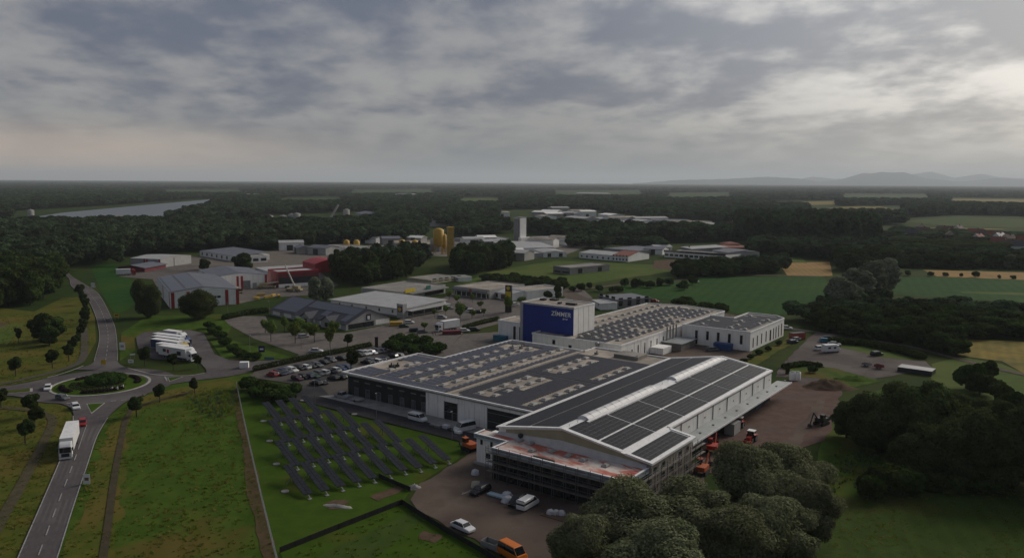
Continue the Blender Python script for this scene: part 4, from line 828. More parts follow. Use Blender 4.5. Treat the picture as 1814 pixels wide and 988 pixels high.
for px, b, t, w in [(810, 538, 521, 15), (837, 536, 520, 11), (852, 548, 532, 13), (815, 572, 536, 22), (789, 558, 540, 12), (770, 562, 546, 10), (836, 565, 548, 13), (857, 561, 545, 11), (796, 530, 516, 12), (925, 542, 525, 16), (752, 586, 570, 15)]:
    tree('young', px, b, t, w, 'small tree in the paved car park of the shops', 'shop car park trees')
# large willows
for px, b, t, w, lab in [(1105, 1000, 845, 190, 'big grey-green willow at the bottom edge in front of the scaffold corner'), (1235, 985, 843, 190, 'big grey-green willow overlapping the bottom edge, second from the left'), (1330, 940, 775, 170, 'big grey-green willow beside the brown yard'), (1400, 900, 778, 150, 'rightmost willow of the clump beside the brown yard'), (1040, 1040, 900, 130, 'lower willow at the bottom edge beside the orange van'), (1300, 1030, 880, 190, 'dark willow at the bottom edge behind the clump'), (1160, 1090, 920, 220, 'nearest willow, its crown cut by the bottom edge'), (1425, 965, 838, 130, 'lower grey-green willow at the right end of the clump'), (1365, 1010, 868, 170, 'willow at the bottom edge below the clump beside the yard')]:
    tree('willow', px, b, t, w, lab)
for px, b, t, w, lab in [(1565, 800, 668, 150, 'big dark willow right of the brown yard'), (1640, 815, 668, 150, 'tall dark willow behind the meadow at the right'), (1735, 840, 700, 130, 'big dark willow at the right edge, left of two'), (1800, 850, 715, 130, 'big dark willow cut by the right edge'), (1530, 780, 690, 90, 'smaller dark willow at the edge of the brown yard'), (1680, 830, 720, 110, 'dark willow between the two tall willow groups'), (1600, 808, 690, 140, 'dark willow in the middle of the mass right of the yard'), (1700, 858, 706, 150, 'broad dark willow in front of the right mass'), (1770, 866, 702, 150, 'broad dark willow in front of the right mass near the edge'), (1860, 880, 700, 160, 'dark willow beyond the right edge of the mass'), (1660, 795, 682, 130, 'dark willow at the back of the right mass'), (1625, 846, 745, 120, 'lower dark willow below the right mass'), (1500, 775, 705, 70, 'dark bushy willow closest to the yard excavator')]:
    tree('big', px, b, t, w, lab)
for px, b, t, w in [(1488, 552, 486, 72), (1515, 540, 470, 70), (1545, 525, 456, 66), (1568, 515, 452, 58), (1500, 530, 480, 50)]:
    tree('silver', px, b, t, w, 'pale silvery willow in the row beyond the green crop field', 'row of pale willows')
for px, b, t, w in [(1568, 872, 818, 90), (1600, 876, 822, 80), (1540, 884, 836, 60), (1650, 868, 830, 80), (1690, 872, 838, 80), (1740, 872, 840, 80), (1720, 690, 640, 60), (1750, 672, 636, 40), (1735, 700, 655, 60), (1770, 710, 670, 50), (1790, 735, 690, 50), (1395, 662, 640, 14), (1440, 660, 646, 20)]:
    tree('shrub', px, b, t, w, 'dark green shrub on the meadow right of the halls', 'shrubs right of the halls')
for px, b, t, w in [(1580, 487, 476, 17), (1608, 488, 478, 15), (1648, 489, 480, 16), (1675, 489, 482, 14), (1703, 490, 483, 9), (1728, 491, 479, 16), (1796, 494, 487, 14), (1770, 493, 486, 8)]:
    tree('shrub', px + 0, b, t, w, 'small round fruit tree along the strip of ripe wheat', 'trees along the wheat strip', 'tree', 'fruit_tree')
# bushes at the lawn corner and behind the low screen wall
for px, b, w in [(440, 690, 40), (465, 694, 42), (490, 700, 44), (512, 704, 42), (452, 704, 40), (480, 710, 46), (505, 714, 42), (524, 700, 30)]:
    tree('bush', px, b, b - 24, w, 'round dark green bush in the dense clump at the corner of the solar lawn', 'bush clump at the solar lawn')
for px, b, w in [(695, 622, 40), (715, 625, 44), (738, 628, 44), (760, 628, 42), (778, 625, 38), (705, 612, 40), (728, 613, 44), (752, 615, 42)]:
    tree('bush', px, b, b - 22, w, 'round dark green bush in the dense clump behind the low screen wall', 'bush clump behind the screen wall')
for px, b, w in [(390, 600, 30), (400, 612, 30), (412, 622, 30), (425, 632, 30), (440, 636, 30), (380, 590, 30), (370, 582, 26), (455, 638, 24)]:
    tree('bush', px, b, b - 15, w, 'overgrown bush on the bank between the lorry park and the supermarket', 'bushes on the lorry park bank')
for px, b, w in [(1330, 636, 14), (1345, 628, 16), (1360, 622, 14), (1380, 612, 16), (1318, 643, 16)]:
    tree('bush', px, b, b - 10, w, 'low bush in the planted strip beside the white annex', 'bushes beside the annex')
for k in range(16):
    px = 1005 + k * 15 + random.uniform(-6, 6); b = 513 - k * .35 + random.uniform(-5, 6)
    tree(random.choice(['bush', 'shrub', 'shrub']), px, b, b - random.uniform(7, 19), random.uniform(12, 26), 'bush in the hedge line along the farm lane behind the blue tower', 'bushes along the farm lane')
# ---- hedges
def hedge(label, pts, w, h, seed, m=LEAF_D, n=3000, size=.35, name='hedge'):
    g = [Vector(G(*p)) for p in pts]; c = g[0]
    o = thing(name, label, 'hedge', (c.x, c.y)); lob = []
    for a, b in zip(g, g[1:]):
        k = max(2, int((b - a).length / (w * .7)))
        for i in range(k):
            q = a.lerp(b, i / k) - c; lob.append((q.x, q.y, h * .5, w * .62, w * .62, h * .55))
    link('foliage', leaves('foliage', lob, n, size, m, seed, .1), o)
    mb = MB()
    for a, b in zip(g, g[1:]): mb.tube((*(a - c), .25), (*(b - c), .25), .12, n=5)
    mb.build('stems', BARK, o)
hedge('long trimmed dark hedge between the staff car park and the supermarket', [(453, 657), (520, 642), (600, 626), (659, 613)], 1.5, 1.7, 1, n=7000)
hedge('trimmed hedge left of the low white block', [(822, 583), (850, 575), (884, 567)], 1.5, 1.8, 2, n=3500)
hedge('hedge behind the supermarket car park on the left', [(398, 566), (440, 557), (478, 553)], 2.2, 2.2, 3, n=3500, size=.5)
hedge('overgrown green hedge bank along the right car park', [(1478, 608), (1530, 612), (1590, 624), (1640, 638)], 3.4, 2.2, 4, LEAF_B, 7000, .5)
hedge('weedy hedge at the low screen by the green mound', [(1392, 652), (1425, 647), (1460, 651)], 2.4, 1.4, 5, LEAF_B, 3000, .45)
ho_ = thing('hedge', 'clipped dome hedge on the roundabout island', 'hedge', (RCX + 1.0, RCY + 1.0), z=.5)
link('foliage', leaves('foliage', [(math.cos(a) * r, math.sin(a) * r, 1.0, 1.7, 1.7, 1.2) for r, k in ((0.1, 1), (2.2, 6), (3.8, 9)) for a in np.arange(k) * 2 * math.pi / k] + [(0, 0, 1.5, 2.8, 2.8, 1.4)], 7000, .38, LEAF_B, 9), ho_)
RBED = leafmat('dark_flowers', (.018, .014, .016), (.040, .026, .024), .2)
for k, (r, a0, a1, lab) in enumerate([(6.4, 190, 350, 'dark flower bed ring below the dome hedge on the roundabout'), (9.8, 205, 250, 'curved dark flower bed at the lower left of the roundabout island'), (9.8, 272, 330, 'curved dark flower bed with white letters at the lower right of the roundabout island'), (9.6, 10, 62, 'curved dark flower bed at the upper right of the roundabout island'), (9.6, 120, 160, 'curved dark flower bed at the upper left of the roundabout island')]):
    o = thing('flower_bed', lab, 'flower bed', (RCX, RCY)); aa = np.radians(np.arange(a0, a1, 5)); wb = 1.7 if k == 0 else .85
    link('flowers', leaves('flowers', [(r * math.cos(a), r * math.sin(a), .45, wb, wb, .55) for a in aa], 2200, .3, RBED, 20 + k), o)
    mb = MB(); pts = [(r + wb * .8) * np.array([math.cos(a), math.sin(a)]) for a in aa] + [(r - wb * .8) * np.array([math.cos(a), math.sin(a)]) for a in aa[::-1]]
    mb.prism([tuple(p) for p in pts], .1, .5); mb.build('soil', EARTH, o)
# ---- woods: the nearest are trees of their own, the rest one mass
OPEN = [[(980, 338), (1140, 337), (1145, 352), (975, 352)], [(620, 336), (770, 335), (775, 348), (615, 349)], [(1180, 342), (1295, 341), (1305, 356), (1175, 357)], [(290, 336), (428, 335), (434, 347), (285, 348)], [(1490, 343), (1645, 344), (1655, 359), (1485, 358)], [(1680, 350), (1868, 352), (1875, 369), (1675, 366)], [(815, 350), (885, 349), (895, 366), (808, 367)], [(495, 350), (605, 348), (614, 364), (490, 366)], [(755, 400), (812, 404), (815, 470), (752, 470)],
        [(20, 374), (200, 364), (370, 351), (388, 354), (370, 370), (270, 398), (20, 402)], [(455, 382), (665, 374), (668, 398), (455, 402)], [(880, 372), (990, 370), (1140, 382), (1145, 408), (1040, 410), (930, 402), (880, 398)],
        [(1430, 366), (1600, 364), (1605, 384), (1430, 384)], [(1335, 356), (1485, 355), (1485, 368), (1335, 368)], [(1600, 386), (1700, 381), (1960, 386), (1960, 408), (1700, 408), (1600, 404)], [(30, 378), (75, 370), (80, 402), (30, 404)], [(1190, 392), (1260, 388), (1265, 415), (1190, 415)]]
WOODS = [('left', [(-160, 404), (380, 402), (455, 404), (570, 406), (560, 436), (480, 443), (360, 445), (318, 449), (228, 455), (205, 474), (150, 470), (118, 478), (105, 512), (60, 540), (-160, 570)], 9.5, (11, 17), 'broad', 'dark broadleaf tree in the dense wood on the left behind the red-striped halls'),
         ('clump', [(595, 478), (640, 474), (735, 470), (752, 478), (720, 492), (650, 506), (605, 500)], 7.5, (12, 18), 'broad', 'tall dark tree in the dense clump behind the supermarket roofs'),
         ('works', [(818, 468), (895, 460), (905, 474), (850, 486), (808, 482)], 8, (13, 18), 'broad', 'dark tree in the clump right of the yellow silos'),
         ('belt', [(660, 396), (880, 399), (905, 412), (880, 418), (760, 424), (690, 430), (575, 434), (565, 420), (575, 405)], 10, (12, 17), 'forest', 'woodland tree in the belt behind the yellow silos'),
         ('belt2', [(930, 404), (1040, 412), (1200, 416), (1330, 420), (1300, 428), (1060, 434), (1000, 422), (930, 412)], 10, (12, 18), 'forest', 'woodland tree in the belt behind the red-roofed workshop'),
         ('poplars', [(1300, 404), (1450, 404), (1550, 412), (1555, 436), (1450, 440), (1320, 434)], 8, (22, 29), 'poplar', 'tall poplar in the dark stand behind the wheat field'),
         ('hedgerow', [(1195, 480), (1300, 474), (1392, 470), (1398, 482), (1300, 490), (1200, 494)], 7, (7, 11), 'broad', 'dark tree in the hedgerow above the green crop field'),
         ('right', [(1560, 452), (1700, 458), (1950, 464), (1950, 478), (1700, 476), (1640, 474), (1580, 474)], 9, (8, 12), 'broad', 'dark tree in the wood behind the strip of ripe wheat'),
         ('thicket', [(1400, 566), (1450, 556), (1505, 548), (1560, 540), (1640, 560), (1700, 598), (1694, 630), (1600, 612), (1480, 592), (1420, 580)], 6.5, (5, 9.5), 'broad', 'dark tree in the thicket between the right car park and the crop field'),
         ('scrub', [(1600, 550), (1700, 548), (1950, 565), (1950, 606), (1720, 600), (1640, 566)], 8, (4, 8), 'broad', 'dark scrub tree on the slope below the valley crop'),
         ('lane', [(1195, 538), (1290, 552), (1300, 558), (1200, 546)], 6, (3, 5), 'shrub', 'low dark shrub between the green crop field and the white hall'),
         ('lots', [(860, 492), (930, 500), (1000, 508), (1005, 514), (900, 508), (860, 500)], 6, (4, 6), 'shrub', 'dark shrub in the row between the shops and the green lot'),
         ('silos', [(700, 448), (755, 450), (758, 462), (720, 462)], 8, (9, 13), 'conifer', 'dark conifer in front of the yellow silos'),
         ('midright', [(1325, 436), (1560, 440), (1580, 470), (1490, 482), (1478, 462), (1440, 458), (1330, 452)], 9, (8, 13), 'broad', 'dark tree in the wood edge above the wheat field'),
         ('village', [(1580, 408), (1700, 412), (1900, 424), (1950, 452), (1700, 444), (1580, 450)], 21, (5, 8), 'broad', 'garden tree among the far village houses'),
         ('mid', [(1020, 418), (1060, 436), (1180, 438), (1175, 446), (1130, 441), (1030, 440), (1000, 438)], 10, (8, 12), 'forest', 'tree behind the low white workshop with the red roof')]
cand = []; mass = []
for key, poly, sp, hr, kind, lab in WOODS:
    gg = np.array([G(*p) for p in poly]); x0, y0 = gg.min(0); x1, y1 = gg.max(0); y = y0
    while y < y1:
        st = sp * (1 + .35 * max(0, (y - 600) / 600)); x = x0
        while x < x1:
            qx, qy = x + random.uniform(-.42, .42) * st, y + random.uniform(-.42, .42) * st
            if inpoly(qx, qy, gg.tolist()) and not any(inpoly(*I(qx, qy), o) for o in OPEN):
                px = I(qx, qy)[0]
                if -60 < px < 1875: cand.append((qy, qx, random.uniform(*hr), st * random.uniform(1.25, 1.75), kind, key, lab))
            x += st
        y += st * .9
cnt = {}
cap = dict(left=80, clump=38, works=24, belt=0, belt2=0, poplars=40, hedgerow=30, right=30, thicket=60, scrub=36, lane=20, lots=30, silos=12, mid=10, midright=30, village=24)
for qy, qx, h, w, kind, key, lab in sorted(cand):
    c = cnt[key] = cnt.get(key, 0) + 1
    if kind == 'poplar': w *= .7
    if c <= cap[key]:
        k2 = 'silver' if kind == 'broad' and random.random() < .06 and key in ('left', 'right') else kind
        tree_at(k2, qx, qy, h, w, lab if k2 == kind else 'pale silvery tree standing out in the dark wood', 'trees of the ' + key + ' wood' if k2 == kind else 'pale trees in the woods')
    else: mass.append((qx, qy, h, w))
# far plain: canopy to the horizon, spacing grows with distance
d = 1150.0
while d < 21000:
    sp = max(12.0, d * .0075); x = -d * .72
    while x < d * .72:
        qx, qy = x + random.uniform(-.45, .45) * sp, d + random.uniform(-.45, .45) * sp
        px, py = I(qx, qy)
        if not any(inpoly(px, py, o) for o in OPEN) and not any(inpoly(px, py, wd[1]) for wd in WOODS) and random.random() < .93 and py < 440:
            mass.append((qx, qy, random.uniform(11, 17) * (1 + min(.4, d / 30000)), sp * random.uniform(1.25, 1.7)))
        x += sp
    d += sp * (.95 if d < 4000 else 1.3)
src = bpy.data.collections.new('canopy_sources')
for i, me in enumerate(TREE['forest'][2]):
    so_ = bpy.data.objects.new('canopy_source', me); src.objects.link(so_)
def scatter(name, pts, coll, label=None, cat=None):
    """one uncountable mass: pts = (x, y, z, sx, sy, sz)"""
    a = np.array(pts, np.float32); me = bpy.data.meshes.new(name); me.vertices.add(len(a)); me.vertices.foreach_set('co', a[:, :3].ravel())
    sa = me.attributes.new('inst_scale', 'FLOAT_VECTOR', 'POINT'); sa.data.foreach_set('vector', a[:, 3:6].ravel())
    o = link(name, me); o['kind'] = 'stuff'
    if label: o['label'] = label; o['category'] = cat
    ng = bpy.data.node_groups.new(name, 'GeometryNodeTree'); ng.interface.new_socket('Geometry', in_out='INPUT', socket_type='NodeSocketGeometry'); ng.interface.new_socket('Geometry', in_out='OUTPUT', socket_type='NodeSocketGeometry')
    gi, go = ng.nodes.new('NodeGroupInput'), ng.nodes.new('NodeGroupOutput'); ci = ng.nodes.new('GeometryNodeCollectionInfo'); ci.inputs[0].default_value = coll; ci.inputs['Separate Children'].default_value = True; ci.inputs['Reset Children'].default_value = True
    ip = ng.nodes.new('GeometryNodeInstanceOnPoints'); ip.inputs['Pick Instance'].default_value = True
    na = ng.nodes.new('GeometryNodeInputNamedAttribute'); na.data_type = 'FLOAT_VECTOR'; na.inputs[0].default_value = 'inst_scale'
    rv = ng.nodes.new('FunctionNodeRandomValue'); rv.data_type = 'FLOAT'; rv.inputs[3].default_value = 6.28
    cb = ng.nodes.new('ShaderNodeCombineXYZ')
    rp = ng.nodes.new('FunctionNodeRandomValue'); rp.data_type = 'INT'; rp.inputs[4].default_value = 0; rp.inputs[5].default_value = len(coll.objects) - 1; rp.inputs['Seed'].default_value = 3
    l = ng.links.new; l(gi.outputs[0], ip.inputs['Points']); l(ci.outputs[0], ip.inputs['Instance']); l(na.outputs[0], ip.inputs['Scale']); l(rv.outputs[1], cb.inputs[2]); l(cb.outputs[0], ip.inputs['Rotation']); l(rp.outputs[2], ip.inputs['Instance Index']); l(ip.outputs[0], go.inputs[0])
    o.modifiers.new('scatter', 'NODES').node_group = ng; return o
scatter('woodland', [(x, y, 0, w / 11, w / 11, h / 15) for x, y, h, w in mass], src, 'dark unbroken woodland filling the plain up to the horizon', 'woodland')
print('TREES', cnt, len(mass))
# ---- grass tufts and weeds in the meadows
def tuft(seed, m, n=9, h=.55, w=.5):
    rng = np.random.default_rng(seed); vs = []; fs = []
    for i in range(n):
        a = rng.uniform(0, 6.28); r = rng.uniform(0, w * .5); x, y = r * math.cos(a), r * math.sin(a); b = rng.uniform(0, 6.28); ww = rng.uniform(.05, .12); hh = h * rng.uniform(.5, 1.2); lx, ly = rng.uniform(-.25, .25, 2)
        vs += [(x - ww * math.cos(b), y - ww * math.sin(b), 0), (x + ww * math.cos(b), y + ww * math.sin(b), 0), (x + lx, y + ly, hh)]; fs.append((3 * i, 3 * i + 1, 3 * i + 2))
    me = bpy.data.meshes.new('tuft'); me.from_pydata(vs, [], fs); me.materials.append(m)
    at = me.attributes.new('tone', 'FLOAT', 'FACE'); at.data.foreach_set('value', rng.random(len(fs)).astype(np.float32)); return me
GR1 = leafmat('grass_blades', (.090, .135, .018), (.140, .180, .028), .4, .03, .55); GR2 = leafmat('dry_blades', (.155, .150, .034), (.22, .185, .05), .4, .03, .55); GR3 = leafmat('reed_blades', (.075, .12, .055), (.11, .15, .08), .4)
def tufts(name, poly, dens, mats, h, label, jit=1.0):
    c = bpy.data.collections.new(name + '_sources')
    for i, m in enumerate(mats): c.objects.link(bpy.data.objects.new('tuft_source', tuft(i + len(name), m, 9, h)))
    g = np.array([G(*p) for p in poly]); x0, y0 = g.min(0); x1, y1 = g.max(0); n = int((x1 - x0) * (y1 - y0) * dens); gl = g.tolist(); out = []
    for _ in range(n):
        x, y = random.uniform(x0, x1), random.uniform(y0, y1)
        if inpoly(x, y, gl):
            s_ = random.uniform(.5, 1.4); k = .5 + .5 * math.sin(x * .21 + math.sin(y * .13) * 2) * math.cos(y * .17)
            if random.random() < .35 + .65 * k: out.append((x, y, .03, s_ * 1.2, s_ * 1.2, s_ * (.6 + .8 * k)))
    scatter(name, out, c, label, 'grass')
tufts('meadow_grass', [(105, 988), (157, 825), (192, 745), (230, 716), (283, 690), (419, 686), (443, 796), (485, 985), (500, 1040), (90, 1040)], .9, [GR1, GR1, GR2], .28, 'tall uneven grass of the meadow right of the main road')
tufts('verge_grass', [(-40, 708), (75, 712), (116, 722), (127, 757), (105, 812), (30, 985), (10, 1040), (-40, 1040)], 1.2, [GR1, GR2], .26, 'yellowish grass of the verge left of the main road')
tufts('upper_grass', [(-30, 690), (90, 668), (145, 642), (165, 600), (160, 560), (60, 556), (-30, 560)], .4, [GR1, GR2], .4, 'yellowish grass of the upper meadow left of the north road')
tufts('reeds', [(330, 700), (412, 690), (424, 720), (380, 745), (330, 725)], 1.2, [GR3, GR1], .7, 'bluish green reeds in the upper corner of the meadow')
tufts('bank_grass', [(1430, 900), (1490, 868), (1640, 850), (1850, 850), (1850, 800), (1640, 800), (1480, 790), (1450, 840)], .9, [GR1, GR3], .5, 'tall green grass on the bank below the dark willows')
tufts('field_grass', [(1350, 1000), (1425, 908), (1490, 884), (1640, 870), (1850, 864), (1850, 1030), (1340, 1030)], 2.2, [GR1, GR1, GR2], .14, 'short grass of the mown field at the lower right')
tufts('lawn_weeds', [(505, 985), (712, 896), (850, 985), (900, 1030), (510, 1030)], .9, [GR1], .26, 'weeds in the rough enclosure behind the black fence')
ORD = ['first', 'second', 'third', 'fourth', 'fifth', 'sixth', 'seventh', 'eighth', 'ninth', 'tenth', 'eleventh', 'twelfth', 'thirteenth', 'fourteenth', 'fifteenth', 'sixteenth', 'seventeenth', 'eighteenth', 'nineteenth', 'twentieth', 'twenty-first', 'twenty-second', 'twenty-third', 'twenty-fourth', 'twenty-fifth']
# ------------------------------------------------------------------ other buildings
GREYW = mat('grey_wall', (.20, .20, .195), (.17, .17, .165), .5, .75, 5)
LGREYW = mat('light_grey_wall', (.34, .335, .32), (.29, .285, .27), .4, .75, 5)
CREAM = mat('cream_wall', (.42, .37, .26), (.36, .32, .23), .4, .8, 5)
ORANGEW = mat('terracotta_wall', (.42, .24, .14), (.36, .21, .13), .4, .8, 5)
REDM = mat('red_metal', (.33, .022, .026), (.27, .02, .022), .5, .5, 4)
MAROON = mat('maroon_metal', (.16, .028, .035), (.13, .024, .03), .5, .5, 4)
SHEETL = mat('pale_sheet_roof', (.36, .355, .345), (.30, .295, .285), .3, .55, 5)
SHEETD = mat('grey_sheet_roof', (.125, .13, .15), (.10, .105, .125), .3, .6, 5)
TILED = mat('dark_tile_roof', (.050, .050, .060), (.036, .036, .043), .8, .6, 5)
TILER = mat('red_tile_roof', (.22, .062, .042), (.16, .048, .034), .6, .8, 5)
TILEB = mat('brown_tile_roof', (.13, .075, .055), (.10, .06, .045), .6, .8, 5)
YELLOW = mat('yellow_metal', (.50, .30, .035), (.42, .25, .03), .5, .55, 4)
CONCW = mat('pale_concrete', (.34, .325, .30), (.27, .26, .24), .15, .85, 6)
class Bld: pass
def bldg(name, label, cat, A, B, C, base, wall, roof, kind='flat', rh=0.0, group=None, wins=(), over=.25, par=.4, parm=None, hmin=None):
    """A left, B near, C right corner of the eaves in the photo; base = photo row of the foot below B"""
    H = hgt(B[0], base, B[1])
    if hmin: H = max(H, hmin)
    a, b, c = (Vector(G(*q, H)) for q in (A, B, C)); d = (b - a); L = d.length; d.normalize(); nrm = Vector((-d.y, d.x)); Wd = (c - b).dot(nrm)
    if Wd < 0: nrm = -nrm; Wd = -Wd
    o = thing(name, label, cat, (a.x, a.y), math.atan2(d.y, d.x), group)
    mb = MB()
    if kind in ('flat', 'shed'): mb.box(0, L, 0, Wd, 0, H - .02)
    elif kind == 'gx':
        pr = [(0, 0), (Wd, 0), (Wd, H - .1), (Wd / 2, H + rh - .12), (0, H - .1)]; mb.extr(pr, 0, L)
    elif kind == 'gy':
        vs = [(0, 0), (L, 0), (L, H - .1), (L / 2, H + rh - .12), (0, H - .1)]; n = 5
        mb.add([(x, 0, z) for x, z in vs] + [(x, Wd, z) for x, z in vs], [tuple(range(n)), tuple(reversed(range(n, 2 * n)))] + [((i + 1) % n, i, n + i, n + (i + 1) % n) for i in range(n)])
    elif kind == 'hip': mb.box(0, L, 0, Wd, 0, H - .1)
    mb.build('wall', wall, o); rb = MB(); e = over; t = .14
    if kind == 'flat':
        rb.box(.0, L, 0, Wd, H - .019, H + .06); r = rb.build('roof', roof, o)
        if par: q = MB(); parapet(q, [(-.06, -.06), (L + .06, -.06), (L + .06, Wd + .06), (-.06, Wd + .06)], H - .45, .45 + par, .3); q.build('parapet', parm or wall, r)
    elif kind == 'shed':
        rb.add([(-e, -e, H), (L + e, -e, H), (L + e, Wd + e, H + rh), (-e, Wd + e, H + rh), (-e, -e, H - t), (L + e, -e, H - t), (L + e, Wd + e, H + rh - t), (-e, Wd + e, H + rh - t)], [(0, 1, 2, 3), (7, 6, 5, 4), (0, 4, 5, 1), (1, 5, 6, 2), (2, 6, 7, 3), (3, 7, 4, 0)]); r = rb.build('roof', roof, o)
    elif kind == 'gx':
        k = rh / (Wd / 2) * e
        rb.extr([(-e, H - k), (Wd / 2, H + rh), (Wd + e, H - k), (Wd + e, H - k - t), (Wd / 2, H + rh - t), (-e, H - k - t)][::-1], -e, L + e); r = rb.build('roof', roof, o)
    elif kind == 'gy':
        k = rh / (L / 2) * e; pr = [(-e, H - k), (L / 2, H + rh), (L + e, H - k), (L + e, H - k - t), (L / 2, H + rh - t), (-e, H - k - t)]; n = 6
        rb.add([(x, -e, z) for x, z in pr] + [(x, Wd + e, z) for x, z in pr], [(0, 1, 4, 5), (1, 2, 3, 4), (n + 5, n + 4, n + 1, n), (n + 4, n + 3, n + 2, n + 1)] + [(i, n + i, n + (i + 1) % n, (i + 1) % n) for i in range(n)]); r = rb.build('roof', roof, o)
    else:
        m = min(L, Wd) / 2; x0, x1 = (m, L - m) if L >= Wd else (L / 2, L / 2); y0, y1 = (Wd / 2, Wd / 2) if L >= Wd else (m, Wd - m)
        rb.add([(-e, -e, H), (L + e, -e, H), (L + e, Wd + e, H), (-e, Wd + e, H), (x0, y0, H + rh), (x1, y1, H + rh)], [(0, 1, 5, 4), (1, 2, 5), (2, 3, 4, 5), (3, 0, 4), (0, 3, 2, 1)] if L >= Wd else [(0, 1, 4), (1, 2, 5, 4), (2, 3, 5), (3, 0, 4, 5), (0, 3, 2, 1)]); r = rb.build('roof', roof, o)
    for face, n, z0, h, w, m_ in wins:
        D = L if face == 'y' else Wd
        for i in range(n):
            u = D * (i + .5) / n - w / 2; win(o, face, u, z0, w, h, 0 if face == 'y' else L, pane=m_ or GLASS)
    q = Bld(); q.o, q.L, q.W, q.H, q.roof, q.rh = o, L, Wd, H, r, rh; return q
def part(o, name, m, *boxes):
    mb = MB()
    for b in boxes: mb.box(*b)
    return mb.build(name, m, o)
# dark-roofed supermarket
b = bldg('supermarket', 'supermarket with a dark solar-covered gabled roof and two small front gables', 'shop', (480, 547), (613, 573.6), (682, 560), 585.5, LGREYW, TILED, 'gx', 4.6, over=.6)
for i in range(6):
    part(b.o, 'white_panel', WHITE, (1.5 + i * b.L / 6.2, b.L / 6.2 * (i + .8), -.09, -.003, .5, b.H - .35))
for k, (x, w) in enumerate(((b.L * .53, 6.5), (b.L * .80, 7.5))):
    mb = MB(); pr = [(x - w / 2, 0), (x + w / 2, 0), (x + w / 2, b.H - .2), (x, b.H + 1.9), (x - w / 2, b.H - .2)]; n = 5
    mb.add([(p, -1.6, z) for p, z in pr] + [(p, 4.5, z) for p, z in pr], [tuple(range(n)), tuple(reversed(range(n, 2 * n)))] + [((i + 1) % n, i, n + i, n + (i + 1) % n) for i in range(n)]); g_ = mb.build('front_gable', LGREYW, b.o)
    mb = MB(); mb.add([(x - w / 2 - .4, -2.1, b.H - .3), (x, -2.1, b.H + 2.05), (x + w / 2 + .4, -2.1, b.H - .3), (x - w / 2 - .4, 5, b.H - .3), (x, 7, b.H + 2.05), (x + w / 2 + .4, 5, b.H - .3)], [(0, 1, 4, 3), (1, 2, 5, 4)]); mb.build('gable_roof', TILED, g_)
    win(b.o, 'y', x - 1.2, .4, 2.2, 1.8, -1.6, pane=GLASS)
def slope_panels(b, x0, x1, f0, f1, m):
    z = lambda f: b.H + b.rh * f; mb = MB(); y0, y1 = b.W / 2 * f0, b.W / 2 * f1
    mb.add([(x0, y0, z(f0) + .05), (x1, y0, z(f0) + .05), (x1, y1, z(f1) + .05), (x0, y1, z(f1) + .05), (x0, y0, z(f0) + .12), (x1, y0, z(f0) + .12), (x1, y1, z(f1) + .12), (x0, y1, z(f1) + .12)], [(0, 3, 2, 1), (4, 5, 6, 7), (0, 1, 5, 4), (1, 2, 6, 5), (2, 3, 7, 6), (3, 0, 4, 7)]); mb.build('solar_field', m, b.o)
slope_panels(b, 1, b.L * .33, .06, .94, PANELB); slope_panels(b, b.L * .36, b.L * .97, .52, .94, PANELB); slope_panels(b, b.L * .62, b.L * .70, .2, .5, PANELB); slope_panels(b, b.L * .9, b.L * .97, .1, .5, PANELB)
part(b.o, 'white_panel', WHITE, (b.L + .003, b.L + .09, b.W * .66, b.W * .97, .5, b.H - .2)); part(b.o, 'shop_window', GLASS, (b.L + .003, b.L + .06, b.W * .05, b.W * .62, .3, b.H - .4))
lg = part(b.o, 'sign_board', mat('sign_navy', (.01, .015, .07), None), (b.L + .003, b.L + .15, b.W * .5 - 1.1, b.W * .5 + 1.1, b.H + .2, b.H + 2.6))
part(lg, 'sign_mark', WLET, (b.L + .151, b.L + .18, b.W * .5 - .6, b.W * .5 + .6, b.H + .5, b.H + 1.9)); part(lg, 'sign_border', REDM, (b.L + .151, b.L + .17, b.W * .5 - 1.05, b.W * .5 + 1.05, b.H + 2.35, b.H + 2.55))
# flat supermarket with the square sign tower
b = bldg('supermarket', 'wide supermarket with a pale low-pitched roof and square sign tower', 'shop', (586, 530), (713, 547), (778, 532), 563, WHITE, SHEETL, 'shed', .8, over=.7)
part(b.o, 'shop_window', GLASS, (b.L + .003, b.L + .08, b.W * .12, b.W * .9, .4, b.H - 1.5)); part(b.o, 'plinth', GREYW, (0, b.L, -.12, -.003, 0, .8))
for i in range(4): part(b.o, 'canopy_post', STEEL, (b.L + 3.2, b.L + 3.4, b.W * (.1 + .25 * i), b.W * (.1 + .25 * i) + .2, 0, b.H - 1))
part(b.o, 'canopy', SHEETL, (b.L + .09, b.L + 3.6, b.W * .05, b.W * .98, b.H - 1.0, b.H - .7))
tw_ = part(b.o, 'sign_tower', LGREYW, (b.L - 2.6, b.L + 1.0, -.8, 1.6, 0, b.H + 2.2))
lg = part(tw_, 'sign_board', mat('sign_blue', (.012, .03, .16), None), (b.L - 1.9, b.L + .5, -.95, -.803, b.H - 1.3, b.H + 1.1))
mb = MB(); mb.tube((b.L - .7, -1.02, b.H - .1), (b.L - .7, -.951, b.H - .1), 1.0, n=20); mb.build('sign_ring', mat('sign_red', (.45, .03, .02), None), tw_)
mb = MB(); mb.tube((b.L - .7, -1.06, b.H - .1), (b.L - .7, -1.021, b.H - .1), .85, n=20); mb.build('sign_disc', mat('sign_yellow', (.62, .44, .02), None), tw_)
for i, u in enumerate((.12, .3, .5, .68, .86)): win(b.o, 'y', b.L * u, 1.6, 1.0, 1.3, 0)
